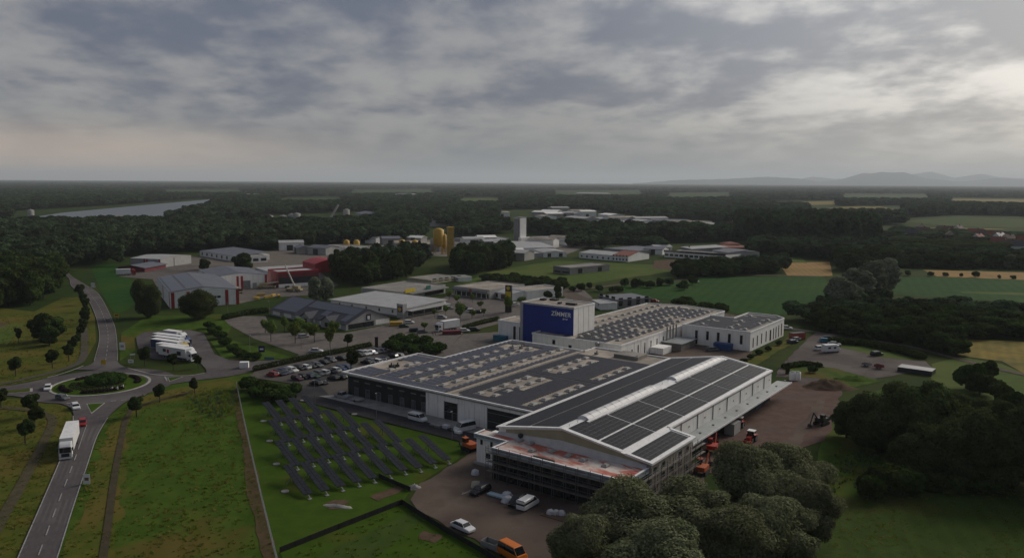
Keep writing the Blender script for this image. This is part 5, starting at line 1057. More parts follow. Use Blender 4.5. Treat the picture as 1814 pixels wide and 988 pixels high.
# shops
b = bldg('shop_row', 'long flat shop row with grey roof and yellow sign behind the pale-roofed supermarket', 'shop', (640, 511), (713, 518.5), (806, 507), 533, LGREYW, ROOFGR, par=.5)
part(b.o, 'yellow_sign', mat('sign_plain_yellow', (.55, .40, .02), None), (b.L + .35, b.L + .6, b.W * .04, b.W * .26, b.H - .3, b.H + 1.5)); part(b.o, 'shop_window', GLASS, (b.L + .003, b.L + .08, b.W * .5, b.W * .96, .4, b.H - 1.3))
part(b.o, 'green_sign', mat('sign_green', (.02, .12, .10), None), (b.L + .35, b.L + .6, b.W * .52, b.W * .62, b.H - 1.4, b.H + 1.6)); part(b.o, 'canopy', GREYW, (b.L + .09, b.L + 3, b.W * .1, b.W * .98, b.H - 1.1, b.H - .5))
b = bldg('shop_row', 'flat shop row facing the paved car park with a dark shop front and red sign', 'shop', (804, 508), (867, 515), (912, 503), 530, LGREYW, ROOFBE, par=.5)
part(b.o, 'shop_window', GLASS, (b.L * .05, b.L * .97, -.08, -.003, .4, b.H - 1.6)); part(b.o, 'fascia', GREYW, (0, b.L, -1.6, -.1, b.H - 1.5, b.H - .2)); part(b.o, 'red_sign', REDM, (b.L * .5, b.L * .56, -1.75, -1.61, b.H - 1.3, b.H + .1))
for i in range(7): part(b.o, 'shop_post', WHITE, (b.L * (.08 + .14 * i), b.L * (.08 + .14 * i) + .3, -.3, -.09, 0, b.H - 1.5))
b = bldg('shop_building', 'white flat-roofed shop building at the right end of the shop row', 'shop', (902, 511.5), (933, 517), (981.7, 508), 531, WHITE, ROOFBE, par=.6)
b = bldg('shop_building', 'low white shop porch building left of the advertising pylon', 'shop', (867, 514.5), (905, 521.5), (930, 516), 533, WHITE, SHEETL, 'gx', 1.0)
part(b.o, 'brown_front', TILEB, (b.L * .55, b.L * .95, -.07, -.003, .2, b.H - .6)); part(b.o, 'shop_window', GLASS, (b.L * .1, b.L * .4, -.07, -.003, .6, b.H - .7))
b = bldg('workshop', 'cream low workshop with dark windows behind the shop row', 'workshop', (722, 492), (764, 497), (802, 488.5), 503, CREAM, ROOFGR, par=.3, wins=(('x', 5, 1.0, 1.9, 3.2, None),))
b = bldg('workshop', 'small white flat block right of the cream workshop', 'workshop', (800, 488.5), (813, 492), (825, 488), 499, WHITE, ROOFGR, par=.3, wins=(('y', 2, 1, 1.4, 2, None),))
# halls with red stripes
def stripes(b, face, us, w=1.0, m=None):
    for u in us:
        if face == 'x': part(b.o, 'red_stripe', m or REDM, (b.L + .003, b.L + .12, u, u + w, 0, b.H - .15))
        else: part(b.o, 'red_stripe', m or REDM, (u, u + w, -.12, -.003, 0, b.H - .15))
b = bldg('industrial_hall', 'front white hall with red corner stripes and blue-grey solar roof', 'industrial hall', (278, 491), (300, 518), (413, 505), 546.5, WHITE, SHEETD, 'gx', 1.9, over=.15)
stripes(b, 'x', (.6, b.W * .24, b.W * .80, b.W - 1.2), 1.4); stripes(b, 'y', (b.L - 1.7, b.L * .5), 1.4)
for u in (.50, .56, .62, .68): win(b.o, 'x', b.W * u, 3.6, 1.6, 1.1, b.L)
slope_panels(b, 1, b.L - 1, .08, .42, PANELB); slope_panels(b, 1, b.L - 1, .5, .92, PANELB)
b = bldg('industrial_hall', 'second white hall with red stripes behind the front one, roller gate open', 'industrial hall', (352, 478), (378, 491), (473, 486), 515, WHITE, SHEETD, 'gx', 1.7, over=.15)
stripes(b, 'x', (.5, b.W * .42, b.W * .5, b.W - 1.2), 1.2)
part(b.o, 'gate', GREYW, (b.L + .003, b.L + .1, b.W * .52, b.W * .68, 0, b.H * .62)); part(b.o, 'gate', LGREYW, (b.L + .003, b.L + .1, b.W * .72, b.W * .8, 0, 3))
b = bldg('industrial_hall', 'red and maroon box-shaped hall with a dark front band', 'industrial hall', (474.5, 479), (492, 484), (552, 476.5), 510, MAROON, SHEETL, par=.8, parm=REDM)
part(b.o, 'dark_band', DARKFAC, (b.L + .003, b.L + .1, .6, b.W * .98, b.H * .25, b.H * .68)); part(b.o, 'white_base', WHITE, (b.L + .003, b.L + .11, .3, b.W * .98, 0, b.H * .24)); stripes(b, 'y', (.1, b.L * .45), b.L * .4)
b = bldg('industrial_hall', 'low hall with a long pale roof behind the maroon hall', 'industrial hall', (452, 474), (475, 480.5), (545, 471.5), 487, WHITE, SHEETL, 'flat', par=.2)
b = bldg('industrial_hall', 'tall pale hall with red edge stripes at the far left of the crane yard', 'industrial hall', (231, 457), (284, 459), (314, 451), 474.5, LGREYW, SHEETL, 'gx', 1.2, over=.1)
stripes(b, 'y', (b.L * .44, b.L * .53, b.L - 1.3), 1.2); stripes(b, 'x', (b.W * .42,), .9, GREYW)
b = bldg('open_shed', 'low open shed with grey roof and red timber in front of the tall pale hall', 'shed', (209, 473), (256, 474), (283, 467), 482, MAROON, SHEETD, 'gy', 1.6, over=.9)
b = bldg('office_building', 'low white office with grey roof and dark windows behind the storage yard', 'office', (354, 444), (416, 454), (428, 443), 464, WHITE, SHEETD, 'shed', 1.6, wins=(('y', 7, 1.0, 2.2, 2.4, None),))
b = bldg('office_building', 'small white flat block right of the low white office', 'office', (428, 451), (446, 455), (471, 453), 466, WHITE, ROOFGR, wins=(('x', 2, 1.2, 2.0, 4, None),))
for k, (A, B, C, base, lab) in enumerate([((536, 463), (558, 468), (600, 462), 484, 'red barrel-roofed hall left of the dark tree clump'), ((604, 458), (628, 463), (664, 459), 480, 'red barrel-roofed hall behind the dark tree clump'), ((668, 460), (690, 465), (720, 461), 482, 'red barrel-roofed hall at the right end of the dark tree clump')]):
    b = bldg('red_hall', lab, 'industrial hall', A, B, C, base, REDM, REDM, 'flat', par=0)
    mb = MB(); n = 10; pr = [(b.W * i / n, b.H + .06 + 2.4 * math.sin(math.pi * i / n)) for i in range(n + 1)]; mb.extr(pr[::-1], 0, b.L); mb.build('barrel_roof', REDM, b.o)
# works area in the middle distance
for nm, lab, A, B, C, base, wl, rfm, kd, rh_, wn in [
    ('office_building', 'white two-storey office with small square windows near the yellow silos', (577, 435), (612, 439), (645, 436), 449, WHITE, ROOFGR, 'flat', 0, (('y', 7, 1, 1.2, 1.4, None), ('y', 7, 4, 1.2, 1.4, None))),
    ('works_hall', 'long beige-roofed works hall left of the yellow silos', (700, 432), (735, 438), (765, 430), 446, CONCW, ROOFBE, 'gx', 2, ()),
    ('works_hall', 'grey box-shaped works building below the yellow silo', (762, 423), (778, 425), (790, 422), 446, LGREYW, ROOFGR, 'flat', 0, ()),
    ('works_hall', 'long low hall with white roof right of the yellow silos', (805, 422), (838, 425), (872, 419), 430, LGREYW, SHEETL, 'flat', 0, ()),
    ('works_hall', 'large hall with wide white roof in front of the concrete tower', (874, 428), (900, 440), (958, 430), 450, WHITE, SHEETL, 'shed', .6, ()),
    ('works_hall', 'hall with blue gates in front of the wide white-roofed hall', (900, 445), (922, 450), (958, 443), 457, LGREYW, SHEETL, 'flat', 0, (('y', 2, 0, 3, 6, mat('gate_blue', (.02, .05, .16), None)),)),
    ('works_hall', 'small white hall at the right end of the works yard', (945, 442), (963, 447), (983, 441), 456, WHITE, SHEETL, 'gx', 1.2, (('x', 2, .2, 3, 3, None),)),
    ('works_hall', 'white gabled hall beside the dark wood behind the works yard', (984, 425), (1004, 428), (1023, 420), 435, WHITE, SHEETL, 'gx', 2, ()),
    ('workshop', 'long white workshop with pale roof left of the red-roofed house', (1026, 447), (1083, 452), (1094, 446), 462, WHITE, SHEETL, 'gx', 1.4, (('y', 6, 1, 1.4, 1.6, None),)),
    ('house', 'white house with a red tiled roof in the middle distance', (1084, 452), (1113, 454), (1123, 447), 464, WHITE, TILER, 'gx', 2.6, (('y', 5, .8, 1.6, 1.2, None), ('y', 5, 3.6, 1.2, 1.2, None))),
    ('works_hall', 'grey-purple long hall behind the red-roofed house', (1069, 440), (1130, 445), (1150, 437), 453, GREYW, SHEETD, 'flat', 0, ()),
    ('office_building', 'grey cubic office block standing on the green lot', (980, 472), (1010, 475.5), (1044, 465), 487, GREYW, ROOFGR, 'flat', 0, (('y', 2, .8, 1.2, 6, None), ('y', 2, 3.4, 1.2, 6, None), ('x', 2, .3, 3.2, 4, None))),
    ('office_building', 'long white two-storey office with black window bands', (1177, 447), (1284, 454.5), (1293, 449), 463, WHITE, ROOFGR, 'flat', 0, (('y', 12, 1.0, 1.9, 3.4, None), ('y', 12, 4.0, 1.7, 5.6, None))),
    ('office_building', 'grey upper block with a tilted roof behind the long white office', (1206, 437), (1226, 441), (1249, 433), 452, GREYW, SHEETL, 'shed', 1.4, (('y', 2, 6, 1.5, 3, None),)),
    ('works_hall', 'grey hall right of the long white office', (1262, 443), (1290, 447.5), (1310, 441), 459, LGREYW, SHEETD, 'gx', 1.5, ()),
    ('villa', 'terracotta villa with hipped red roof behind the long white office', (1254, 436), (1274, 439), (1298, 433), 448, ORANGEW, TILER, 'hip', 2.0, (('y', 3, 1, 1.6, 1.2, None),)),
    ('villa_tower', 'square terracotta tower with hipped roof beside the villa', (1276, 430), (1286, 432), (1296, 429), 446, ORANGEW, TILER, 'hip', 1.8, (('y', 1, 7, 1.5, 1.2, None),)),
    ('works_hall', 'far grey hall in the middle of the distant works', (985, 389), (1015, 392), (1050, 386), 398, LGREYW, SHEETD, 'flat', 0, ()),
    ('works_hall', 'far pale hall at the right of the distant works', (1015, 395), (1062, 399), (1100, 391), 408, CONCW, SHEETL, 'gx', 3, ()), ('works_hall', 'far white gabled roof at the right end of the distant works', (1095, 392), (1118, 394), (1137, 389), 402, WHITE, SHEETL, 'gx', 3, ()),
    ('works_hall', 'far flat white roof above the distant works', (955, 376), (975, 378), (1008, 375), 384, WHITE, SHEETL, 'flat', 0, ()),
    ('works_hall', 'far pale shed among the grey plant silos', (538, 388), (562, 391), (600, 387), 399, CONCW, SHEETL, 'flat', 0, ()), ('works_hall', 'far grey screening building right of the grey plant silos', (630, 377), (645, 380), (660, 376), 392, LGREYW, SHEETD, 'gx', 3, ()),
    ('works_hall', 'far white loading shed of the gravel works by the river', (34, 388), (47, 391), (62, 388), 400, WHITE, SHEETL, 'flat', 0, ()), ('works_hall', 'far pale hopper building right of the gravel works', (180, 382), (198, 384), (218, 381), 394, CONCW, ROOFGR, 'flat', 0, ())]:
    bldg(nm, lab, {'house': 'house', 'villa': 'villa', 'villa_tower': 'tower', 'office_building': 'office', 'workshop': 'workshop'}.get(nm, 'industrial hall'), A, B, C, base, wl, rfm, kd, rh_, None, wn)
FARH = [(585, 428), (608, 424), (628, 430), (655, 427), (678, 434), (700, 441), (690, 424), (720, 428), (822, 434), (848, 430), (858, 437), (880, 455), (892, 460), (935, 437), (948, 433), (972, 432), (520, 447), (545, 450), (495, 444), (1050, 436), (1160, 447), (1140, 450), (880, 384), (942, 385), (948, 391), (958, 381), (968, 387), (978, 378), (990, 384), (1000, 394), (1012, 381), (1030, 384), (1045, 396), (1060, 390), (1082, 397), (1102, 398), (1126, 399), (1150, 401), (1185, 404), (1215, 409), (1238, 412), (640, 398), (585, 396), (560, 400), (735, 402), (765, 399), (672, 401), (1310, 392), (1270, 389), (1020, 350), (700, 352), (430, 352), (1240, 356)]
TEN = ['', '', 'twenty', 'thirty', 'forty', 'fifty', 'sixty']
def ordw(n): return ORD[n - 1] if n <= 20 else (TEN[n // 10] + ('ieth' if n % 10 == 0 else '-' + ORD[n % 10 - 1])).replace('yieth', 'ieth')
for i, (px, py) in enumerate(sorted(FARH)):
    near_ = py > 415; x, y = G(px, py); L, Wd, H = random.uniform(14, 28) if near_ else random.uniform(22, 55), random.uniform(10, 16) if near_ else random.uniform(16, 26), random.uniform(4, 7) if near_ else random.uniform(6, 10); ws = y / 1300 if y > 1300 else 1; wl = random.choice([WHITE, WHITE, CONCW, LGREYW]); rm = random.choice([SHEETL, SHEETL, WHITE, SHEETD, ROOFBE])
    wn_ = {WHITE: 'white', CONCW: 'pale concrete', LGREYW: 'light grey'}[wl]; rn_ = {SHEETL: 'pale sheet', WHITE: 'white', SHEETD: 'blue-grey', ROOFBE: 'beige'}[rm]; wh_ = 'among the mid-distance works' if near_ else 'far in the plain'
    o = thing('distant_hall', f'{wn_} hall with {rn_} roof {wh_}, {ordw(i + 1)} from left', 'industrial hall', (x, y), random.choice([.35, -.5, .3, -1.1]), 'distant halls in the plain')
    o.scale = (ws, ws, 1.0 + (ws - 1) * .5)
    mb = MB(); mb.extr([(0, 0), (Wd, 0), (Wd, H), (Wd / 2, H + 1.6), (0, H)], 0, L); mb.build('wall', wl, o); mb = MB(); mb.extr([(-.5, H - .1), (Wd / 2, H + 1.7), (Wd + .5, H - .1), (Wd + .5, H + .2), (Wd / 2, H + 2.0), (-.5, H + .2)], -.4, L + .4); mb.build('roof', rm, o)
    part(o, 'gate', DARKFAC, (L * .3, L * .3 + 5, -.1, -.01, 0, 4.5))
# villa behind the white hall
b = bldg('villa', 'grey modern villa with flat overhanging roof behind the blue tower', 'villa', (1060, 523), (1092, 531), (1140, 524), 546, GREYW, SHEETD, 'flat', 0, None, (('y', 3, .8, 4.5, 3.2, None), ('x', 4, .8, 4, 2.4, None)), par=.1)
bldg('annex', 'small white block with pale roof left of the modern villa', 'building', (1049, 531), (1064, 538), (1084, 533), 549, WHITE, SHEETL, 'shed', .5, None, (('y', 2, 1.5, 1.2, .9, None),))
bldg('annex', 'white flat block with three slit windows right of the modern villa', 'building', (1125, 547), (1157, 551.5), (1171, 539), 560, WHITE, ROOFBE, 'flat', 0, None, (('x', 4, .6, 2.6, .9, None),))
# plant: silos, towers
def silo(label, px, base, top, r, m, name='silo', legs=False, cone=True, group=None):
    x, y = G(px, base); H = hgt(px, base, top); o = thing(name, label, 'silo', (x, y), 0, group); z0 = H * .38 if legs else 0
    mb = MB(); mb.lathe(([(r * .25, z0 - H * .12), (r, z0)] if legs else [(r, 0)]) + [(r, H * .93), (r * .35, H)], n=18); mb.build('shell', m, o, True)
    if legs:
        for k in range(4): a = k * math.pi / 2 + .6; q = MB(); q.tube((r * math.cos(a), r * math.sin(a), 0), (r * math.cos(a), r * math.sin(a), z0 + .5), .3, n=6); q.build('leg', m, o)
    mb = MB(); mb.tube((r + .25, 0, 0), (r + .25, 0, H), .12, n=5); mb.tube((0, 0, H), (0, 0, H + 1.6), .3, n=6); mb.build('fill_pipe', STEEL, o); return o, H
silo('fat yellow silo on legs above the grey works building', 777, 450, 404, 4.4, YELLOW, legs=True); silo('thin yellow silo between the fat silo and the yellow lift tower', 787, 450, 414, 1.9, YELLOW, legs=True)
o = thing('lift_tower', 'tall slim yellow lift tower beside the fat yellow silo', 'tower', G(798, 455), .4); H_ = hgt(798, 455, 405)
part(o, 'shaft', YELLOW, (-2.1, 2.1, -1.8, 1.8, 0, H_)); part(o, 'head', YELLOW, (-2.6, 2.6, -2.3, 2.3, H_ + .003, H_ + 1.4))
for k in range(1, 6): part(o, 'platform', STEEL, (-2.7, 2.7, -2.4, -1.81, H_ * k / 6, H_ * k / 6 + .25))
o = thing('concrete_tower', 'tall pale concrete tower standing in the middle distance', 'tower', G(921, 431), .85); H_ = hgt(921, 431, 385.5)
part(o, 'shaft', WHITE, (-4.4, 4.4, -4, 4, 0, H_)); part(o, 'cap', GREYW, (-4.6, 4.6, -4.2, 4.2, H_ + .003, H_ + .8)); part(o, 'stair_tower', GREYW, (-6.6, -4.42, -3, 2, 0, H_ * .97)); part(o, 'base_block', WHITE, (-6.8, 9, -7, -4.01, 0, 6))
for k in range(1, 7): part(o, 'landing', STEEL, (-6.9, -4.4, -3.5, -3.01, H_ * k / 7, H_ * k / 7 + .3))
for px, bs, tp, r, lab in [(479, 399, 381, 4, 'far grey silo at the left end of the grey plant'), (484, 399, 384, 4, 'second far grey silo of the grey plant'), (502, 399, 381, 4.5, 'third far grey silo of the grey plant'), (517, 399, 378, 4.5, 'fourth, tall far grey silo of the grey plant'), (526, 399, 377, 5, 'tallest far grey silo at the right end of the grey plant'), (614, 396, 370, 4.5, 'far grey silo beside the inclined conveyor'), (56, 399, 371, 4, 'far slim plant tower of the gravel works by the river'), (742, 441, 428, 2.4, 'small yellow silo left of the cream works roof'), (712, 441, 424, 2.6, 'small yellow silo among the trees left of the works')]:
    silo(lab, px, bs, tp, r, YELLOW if 'yellow' in lab else CONCW)
for px, w in ((614, 8), (632, 7), (735, 8)):
    x, y = G(px, 443); o = thing('yellow_tank', 'yellow plant tank on the roof line left of the yellow silos', 'tank', (x, y), 0, 'yellow plant tanks'); mb = MB(); mb.lathe([(2.6, 0), (2.6, 7.6), (1, 8.8)], n=14); mb.build('shell', YELLOW, o, True); part(o, 'base', CONCW, (-3, 3, -3, 3, 0, .6))
a_, b_ = G(583, 397), G(600, 397); o = thing('conveyor', 'far pale inclined conveyor rising to the grey silo', 'conveyor', a_); dv = (b_[0] - a_[0], b_[1] - a_[1])
mb = MB(); mb.tube((0, 0, 5), (dv[0], dv[1], 26), 1.6, n=4); mb.build('boom', CONCW, o); mb = MB(); mb.tube((dv[0] * .6, dv[1] * .6, 0), (dv[0] * .6, dv[1] * .6, 17), .6, n=5); mb.build('support', STEEL, o)
# village houses on the right
VIL = [(1700, 408, 'w', TILEB), (1714, 412, 'w', TILER), (1728, 415, 'c', TILEB), (1745, 416, 'w', TILER), (1758, 420, 'w', TILEB), (1772, 424, 'w', TILED), (1786, 426, 'w', TILEB), (1800, 428, 'c', TILER), (1812, 432, 'w', TILER), (1735, 424, 'w', TILER), (1694, 418, 'c', TILEB), (1752, 430, 'w', TILER), (1770, 434, 'w', TILEB), (1790, 438, 'w', TILED), (1640, 404, 'w', TILEB), (1656, 407, 'c', TILEB), (1672, 406, 'w', TILER), (1622, 408, 'c', TILEB), (1602, 414, 'w', TILED), (1548, 452, 'w', TILEB), (1205, 402, 'w', SHEETD), (1225, 404, 'w', TILEB), (1245, 406, 'c', TILER), (1280, 398, 'c', TILER), (1300, 401, 'w', TILEB)]
RN = {TILEB: 'brown', TILER: 'red', TILED: 'dark grey', SHEETD: 'blue-grey'}
vs_ = sorted(VIL)
for i, (px, b0, wc, rm) in enumerate(vs_):
    x, y = G(px, b0 + 8); L, Wd = random.uniform(11, 16), random.uniform(8.5, 10.5); H = random.uniform(4.5, 6); rh_ = random.uniform(3.6, 4.8)
    o = thing('house', f'{"white" if wc == "w" else "cream"} far house with {RN[rm]} gabled roof, {ORD[i]} of the distant houses from the left', 'house', (x, y), random.choice([.3, -.9, .6, -.5, 1.2]), 'distant village houses'); wl = WHITE if wc == 'w' else CREAM
    mb = MB(); mb.extr([(0, 0), (Wd, 0), (Wd, H), (Wd / 2, H + rh_), (0, H)], 0, L); mb.build('wall', wl, o)
    e = .5; k = rh_ / (Wd / 2) * e; mb = MB(); mb.extr([(-e, H - k), (Wd / 2, H + rh_ + .1), (Wd + e, H - k), (Wd + e, H - k + .25), (Wd / 2, H + rh_ + .35), (-e, H - k + .25)], -.4, L + .4); r = mb.build('roof', rm, o)
    q = MB(); q.box(L * .6, L * .6 + .8, Wd * .4, Wd * .4 + .8, H + rh_ * .5, H + rh_ + 1.2); q.build('chimney', TILEB, r)
    for u in (.2, .5, .8): win(o, 'y', L * u - .6, 1, 1.2, 1.4, 0); 
    for u in (.3, .7): win(o, 'x', Wd * u - .5, 1, 1, 1.4, L)
# container shed at the right car park
o = bldg('site_cabin', 'long black site cabin with pale flat roof at the right car park', 'cabin', (1590, 649.5), (1651, 658), (1656, 652.5), 666.5, DARKFAC, SHEETL, 'flat', par=0)
# ------------------------------------------------------------------ solar tables on the lawn
def zA(x, y): return 460 + x / 4.705, 690 + y / 4.705
ROWS = [[(185, 298), (297, 278), (407, 255), (515, 235)], [(248, 470), (370, 440), (488, 420), (603, 398), (718, 372), (828, 350)], [(322, 672), (455, 645), (582, 612), (708, 585), (830, 556), (945, 530), (1062, 498), (1175, 472)], [(420, 915), (565, 885), (697, 848), (835, 812), (965, 780), (1097, 745), (1223, 712), (1350, 690), (1468, 655), (1585, 622)]]
def tracker_kit():
    Lr, zl, zh, w = 11.8, .62, 2.6, 1.75; k = (zh - zl) / Lr; kit = []
    tb = MB(); n = 10; d = Lr / n; g = .035
    xs = [v for i in range(n) for v in (.9 + i * d, .9 + i * d + g, .9 + (i + 1) * d - g)] + [.9 + Lr]; ys = [-w / 2, -g, 0, g, w / 2]
    z = lambda x: zl + k * x
    vs = [(x, y, z(x) + (.05 if (i % 3 in (1, 2)) and y != 0 else 0)) for i, x in enumerate(xs) for y in ys]; m = 5
    fs = [(i * m + j, (i + 1) * m + j, (i + 1) * m + j + 1, i * m + j + 1) for i in range(len(xs) - 1) for j in range(m - 1)]
    tb.add(vs, fs); tb.add([(.9, -w / 2, z(.9) - .06), (.9 + Lr, -w / 2, z(.9 + Lr) - .06), (.9 + Lr, w / 2, z(.9 + Lr) - .06), (.9, w / 2, z(.9) - .06)], [(3, 2, 1, 0)])
    kit.append(('panel_table', tb.mesh('panel_table', mat('tracker_cells', (.017, .018, .023), (.024, .026, .032), 1.1, .5, 4, spec=.1)), []))
    a = MB(); a.tube((.35, 0, z(.35) - .2), (.9 + Lr * .96, 0, z(.9 + Lr * .96) - .2), .11, n=8); kit.append(('axis_tube', a.mesh('axis_tube', STEEL), []))
    a = MB(); a.tube((.1, 0, 0), (.45, 0, z(.35) - .15), .13, n=8); a.box(-.25, .45, -.35, .35, 0, .18); kit.append(('foot', a.mesh('foot', mat('zinc_foot', (.24, .235, .22), None, 2, .5)), []))
    a = MB(); xm = .9 + Lr * .72; a.tube((xm, -.0, 0), (xm, 0, z(xm) - .25), .1, n=8); a.tube((xm + .2, 1.2, 0), (xm, .05, z(xm) - .4), .07, n=6); a.tube((xm + .2, -1.2, 0), (xm, -.05, z(xm) - .4), .07, n=6); kit.append(('rear_post', a.mesh('rear_post', STEEL), []))
    return kit
TK = tracker_kit(); RW = ['back', 'second', 'third', 'front']
for r, row in enumerate(ROWS):
    for i, p in enumerate(row):
        o = thing('solar_tracker', f'tilted solar panel table on the lawn, {ORD[i]} from the left in the {RW[r]} row', 'solar panel', G(*zA(*p)), math.radians(124.0), 'solar tables on the lawn'); spawn(TK, o)
# ------------------------------------------------------------------ vehicles
TYRE = mat('tyre', (.012, .012, .012), (.018, .018, .018), 4, .9, 2)
RIM = mat('rim', (.22, .22, .22), None, 3, .4, 2, metal=.6)
CGLASS = mat('car_glass', (.010, .012, .014), (.016, .018, .02), 1, .08, 2, spec=.7)
LAMPW = mat('head_lamp', (.5, .5, .5), None, 2, .2, 2, spec=.6); LAMPR = mat('tail_lamp', (.25, .01, .01), None, 2, .3, 2)
def paint(name, c, rough=.42): 
    m = mat('paint_' + name, c, tuple(v * .94 for v in c), 2, rough, 2, spec=.25)
    m.node_tree.nodes['Principled BSDF'].inputs['Coat Weight'].default_value = .12; return m
PAINTS = dict(white=paint('white', (.62, .62, .61)), silver=paint('silver', (.30, .30, .31)), grey=paint('grey', (.11, .115, .12)), black=paint('black', (.012, .012, .014)), blue=paint('blue', (.025, .05, .13)), red=paint('red', (.28, .015, .015)), purple=paint('purple', (.06, .015, .03)), cyan=paint('cyan', (.04, .22, .32)), green=paint('green', (.03, .07, .04)), orange=paint('orange', (.55, .14, .01)), yellow=paint('yellow', (.45, .30, .02)), navy=paint('navy', (.012, .02, .06)))
def loft(secs, mi=0):
    """secs: list of (x, [(y,z)...]) rings joined into one closed shell"""
    mb = MB(); n = len(secs[0][1])
    vs = [(x, y, z) for x, r in secs for y, z in r]
    fs = [(k * n + i, k * n + (i + 1) % n, (k + 1) * n + (i + 1) % n, (k + 1) * n + i) for k in range(len(secs) - 1) for i in range(n)]
    fs += [tuple(reversed(range(n))), tuple(range((len(secs) - 1) * n, len(secs) * n))]
    mb.add(vs, fs, mi); return mb
def ringb(w, z0, z1, r=.12, top=1.0):
    a = w / 2; b = a * top
    return [(-a + r, z0), (a - r, z0), (a, z0 + r), (a, z0 + (z1 - z0) * .6), (b, z1 - r * .5), (b - r, z1), (-b + r, z1), (-b, z1 - r * .5), (-a, z0 + (z1 - z0) * .6), (-a, z0 + r)]
WHEELS = {}
def wheelkit(r, w=.2):
    if (r, w) not in WHEELS:
        a = MB(); a.tube((0, -w / 2, 0), (0, w / 2, 0), r, n=14); b = MB(); b.tube((0, -w / 2 - .012, 0), (0, w / 2 + .012, 0), r * .62, n=10)
        WHEELS[(r, w)] = (a.mesh('tyre', TYRE), b.mesh('rim', RIM))
    return WHEELS[(r, w)]
def wheel(o, x, y, r, w=.2):
    a, b = wheelkit(r, w); k = link('wheel', a, o); k.location = (x, y, r); link('rim', b, k)
CARK = {}
def car_meshes(kind, col):
    if (kind, col) in CARK: return CARK[(kind, col)]
    P_ = PAINTS[col]
    L, Wd, H, hood, roof0, roof1, tail, belt = {'hatch': (4.1, 1.76, 1.48, 1.05, 1.35, 3.75, 4.02, .92), 'sedan': (4.6, 1.8, 1.45, 1.15, 1.55, 3.6, 4.3, .92), 'estate': (4.65, 1.82, 1.52, 1.2, 1.6, 4.25, 4.58, .95), 'suv': (4.5, 1.88, 1.68, 1.15, 1.45, 4.1, 4.42, 1.05), 'van': (5.0, 1.95, 1.98, .75, 1.3, 4.85, 4.97, 1.15), 'minibus': (5.3, 2.0, 2.3, .6, 1.25, 5.15, 5.27, 1.3), 'pickup': (5.2, 1.9, 1.78, 1.25, 1.7, 3.1, 3.5, 1.05)}[kind]
    # x: 0 front .. L rear
    body = loft([(0, ringb(Wd * .84, .32, .62)), (.12, ringb(Wd * .96, .24, .74)), (hood * .6, ringb(Wd, .22, belt - .06)), (hood + .15, ringb(Wd, .22, belt)), (L * .6, ringb(Wd, .22, belt + .02)), (L - .5, ringb(Wd, .24, belt + (.02 if kind != 'sedan' else -.0))), (L - .1, ringb(Wd * .97, .28, belt - .02)), (L, ringb(Wd * .9, .36, belt - .12))])
    parts = [('body', body.mesh('body', P_))]
    tp = .80 if kind not in ('van', 'minibus') else .88
    def cab(x, f, w): return ringb(Wd * w, belt - .05, belt - .04 + (H - belt) * f, .05, tp if f > .5 else .95)
    gl = loft([(hood, cab(hood, .02, .93)), (roof0, cab(roof0, .93, .955)), (roof1, cab(roof1, .93, .955)), (tail, cab(tail, .04 if kind != 'van' else .3, .93))])
    parts.append(('windows', gl.mesh('windows', CGLASS)))
    yy = Wd * tp * .955 / 2
    rf = MB(); rf.add([(roof0 + .1, -yy, H - .07), (roof1 - .05, -yy, H - .07), (roof1 - .05, yy, H - .07), (roof0 + .1, yy, H - .07), (roof0 + .22, -yy * .86, H), (roof1 - .12, -yy * .86, H), (roof1 - .12, yy * .86, H), (roof0 + .22, yy * .86, H)], [(0, 3, 2, 1), (4, 5, 6, 7), (0, 1, 5, 4), (1, 2, 6, 5), (2, 3, 7, 6), (3, 0, 4, 7)])
    for sgn in (-1, 1):                                            # pillars carry the roof
        for xa, xb in ((hood + .02, roof0 + .12), (roof0 + (roof1 - roof0) * .5, roof0 + (roof1 - roof0) * .5), (tail - .04, roof1 - .08)):
            rf.tube((xa, sgn * Wd * .46, belt - .04), (xb, sgn * (yy + .0), H - .06), .05, n=4)
    if kind == 'van': rf.box(2.1, 4.9, -Wd * .475, -Wd * .40, belt - .1, H - .12); rf.box(2.1, 4.9, Wd * .40, Wd * .475, belt - .1, H - .12); rf.box(4.78, 4.95, -Wd * .42, Wd * .42, belt - .1, H - .15)
    parts.append(('roof', rf.mesh('roof', P_)))
    la = MB(); la.box(-.015, .06, -.2, .2, -.06, .06); ta = MB(); ta.box(-.05, .02, -.12, .12, -.1, .1)
    CARK[(kind, col)] = (parts, la.mesh('headlight', LAMPW), ta.mesh('tail_light', LAMPR), L, Wd, hood); return CARK[(kind, col)]
def car_at(kind, col, x, y, ang, label, group=None, name=None, z=.05, small=False):
    parts, la, ta, L, Wd, hood = car_meshes(kind, col)
    o = thing(name or {'van': 'delivery_van', 'minibus': 'minibus', 'pickup': 'pickup_truck'}.get(kind, 'parked_car'), label, {'van': 'van', 'minibus': 'van', 'pickup': 'pickup'}.get(kind, 'car'), (x, y), ang, group, z)
    for n_, me in parts: q = link(n_, me, o); q.location = (L / 2, 0, 0); q.rotation_euler = (0, 0, math.pi)
    r = .33 if kind not in ('suv', 'minibus', 'pickup') else .36
    for wx in (L / 2 - hood * .72, -L / 2 + .82):
        for s_ in (-1, 1): wheel(o, wx, s_ * (Wd / 2 - .12), r)
    if not small:
        for s_ in (-1, 1):
            q = link('headlight', la, o); q.location = (L / 2 - .05, s_ * Wd * .33, .62); q.rotation_euler = (0, 0, math.pi)
            q = link('tail_light', ta, o); q.location = (-L / 2 + .03, s_ * Wd * .38, .78); q.rotation_euler = (0, 0, math.pi)
    return o
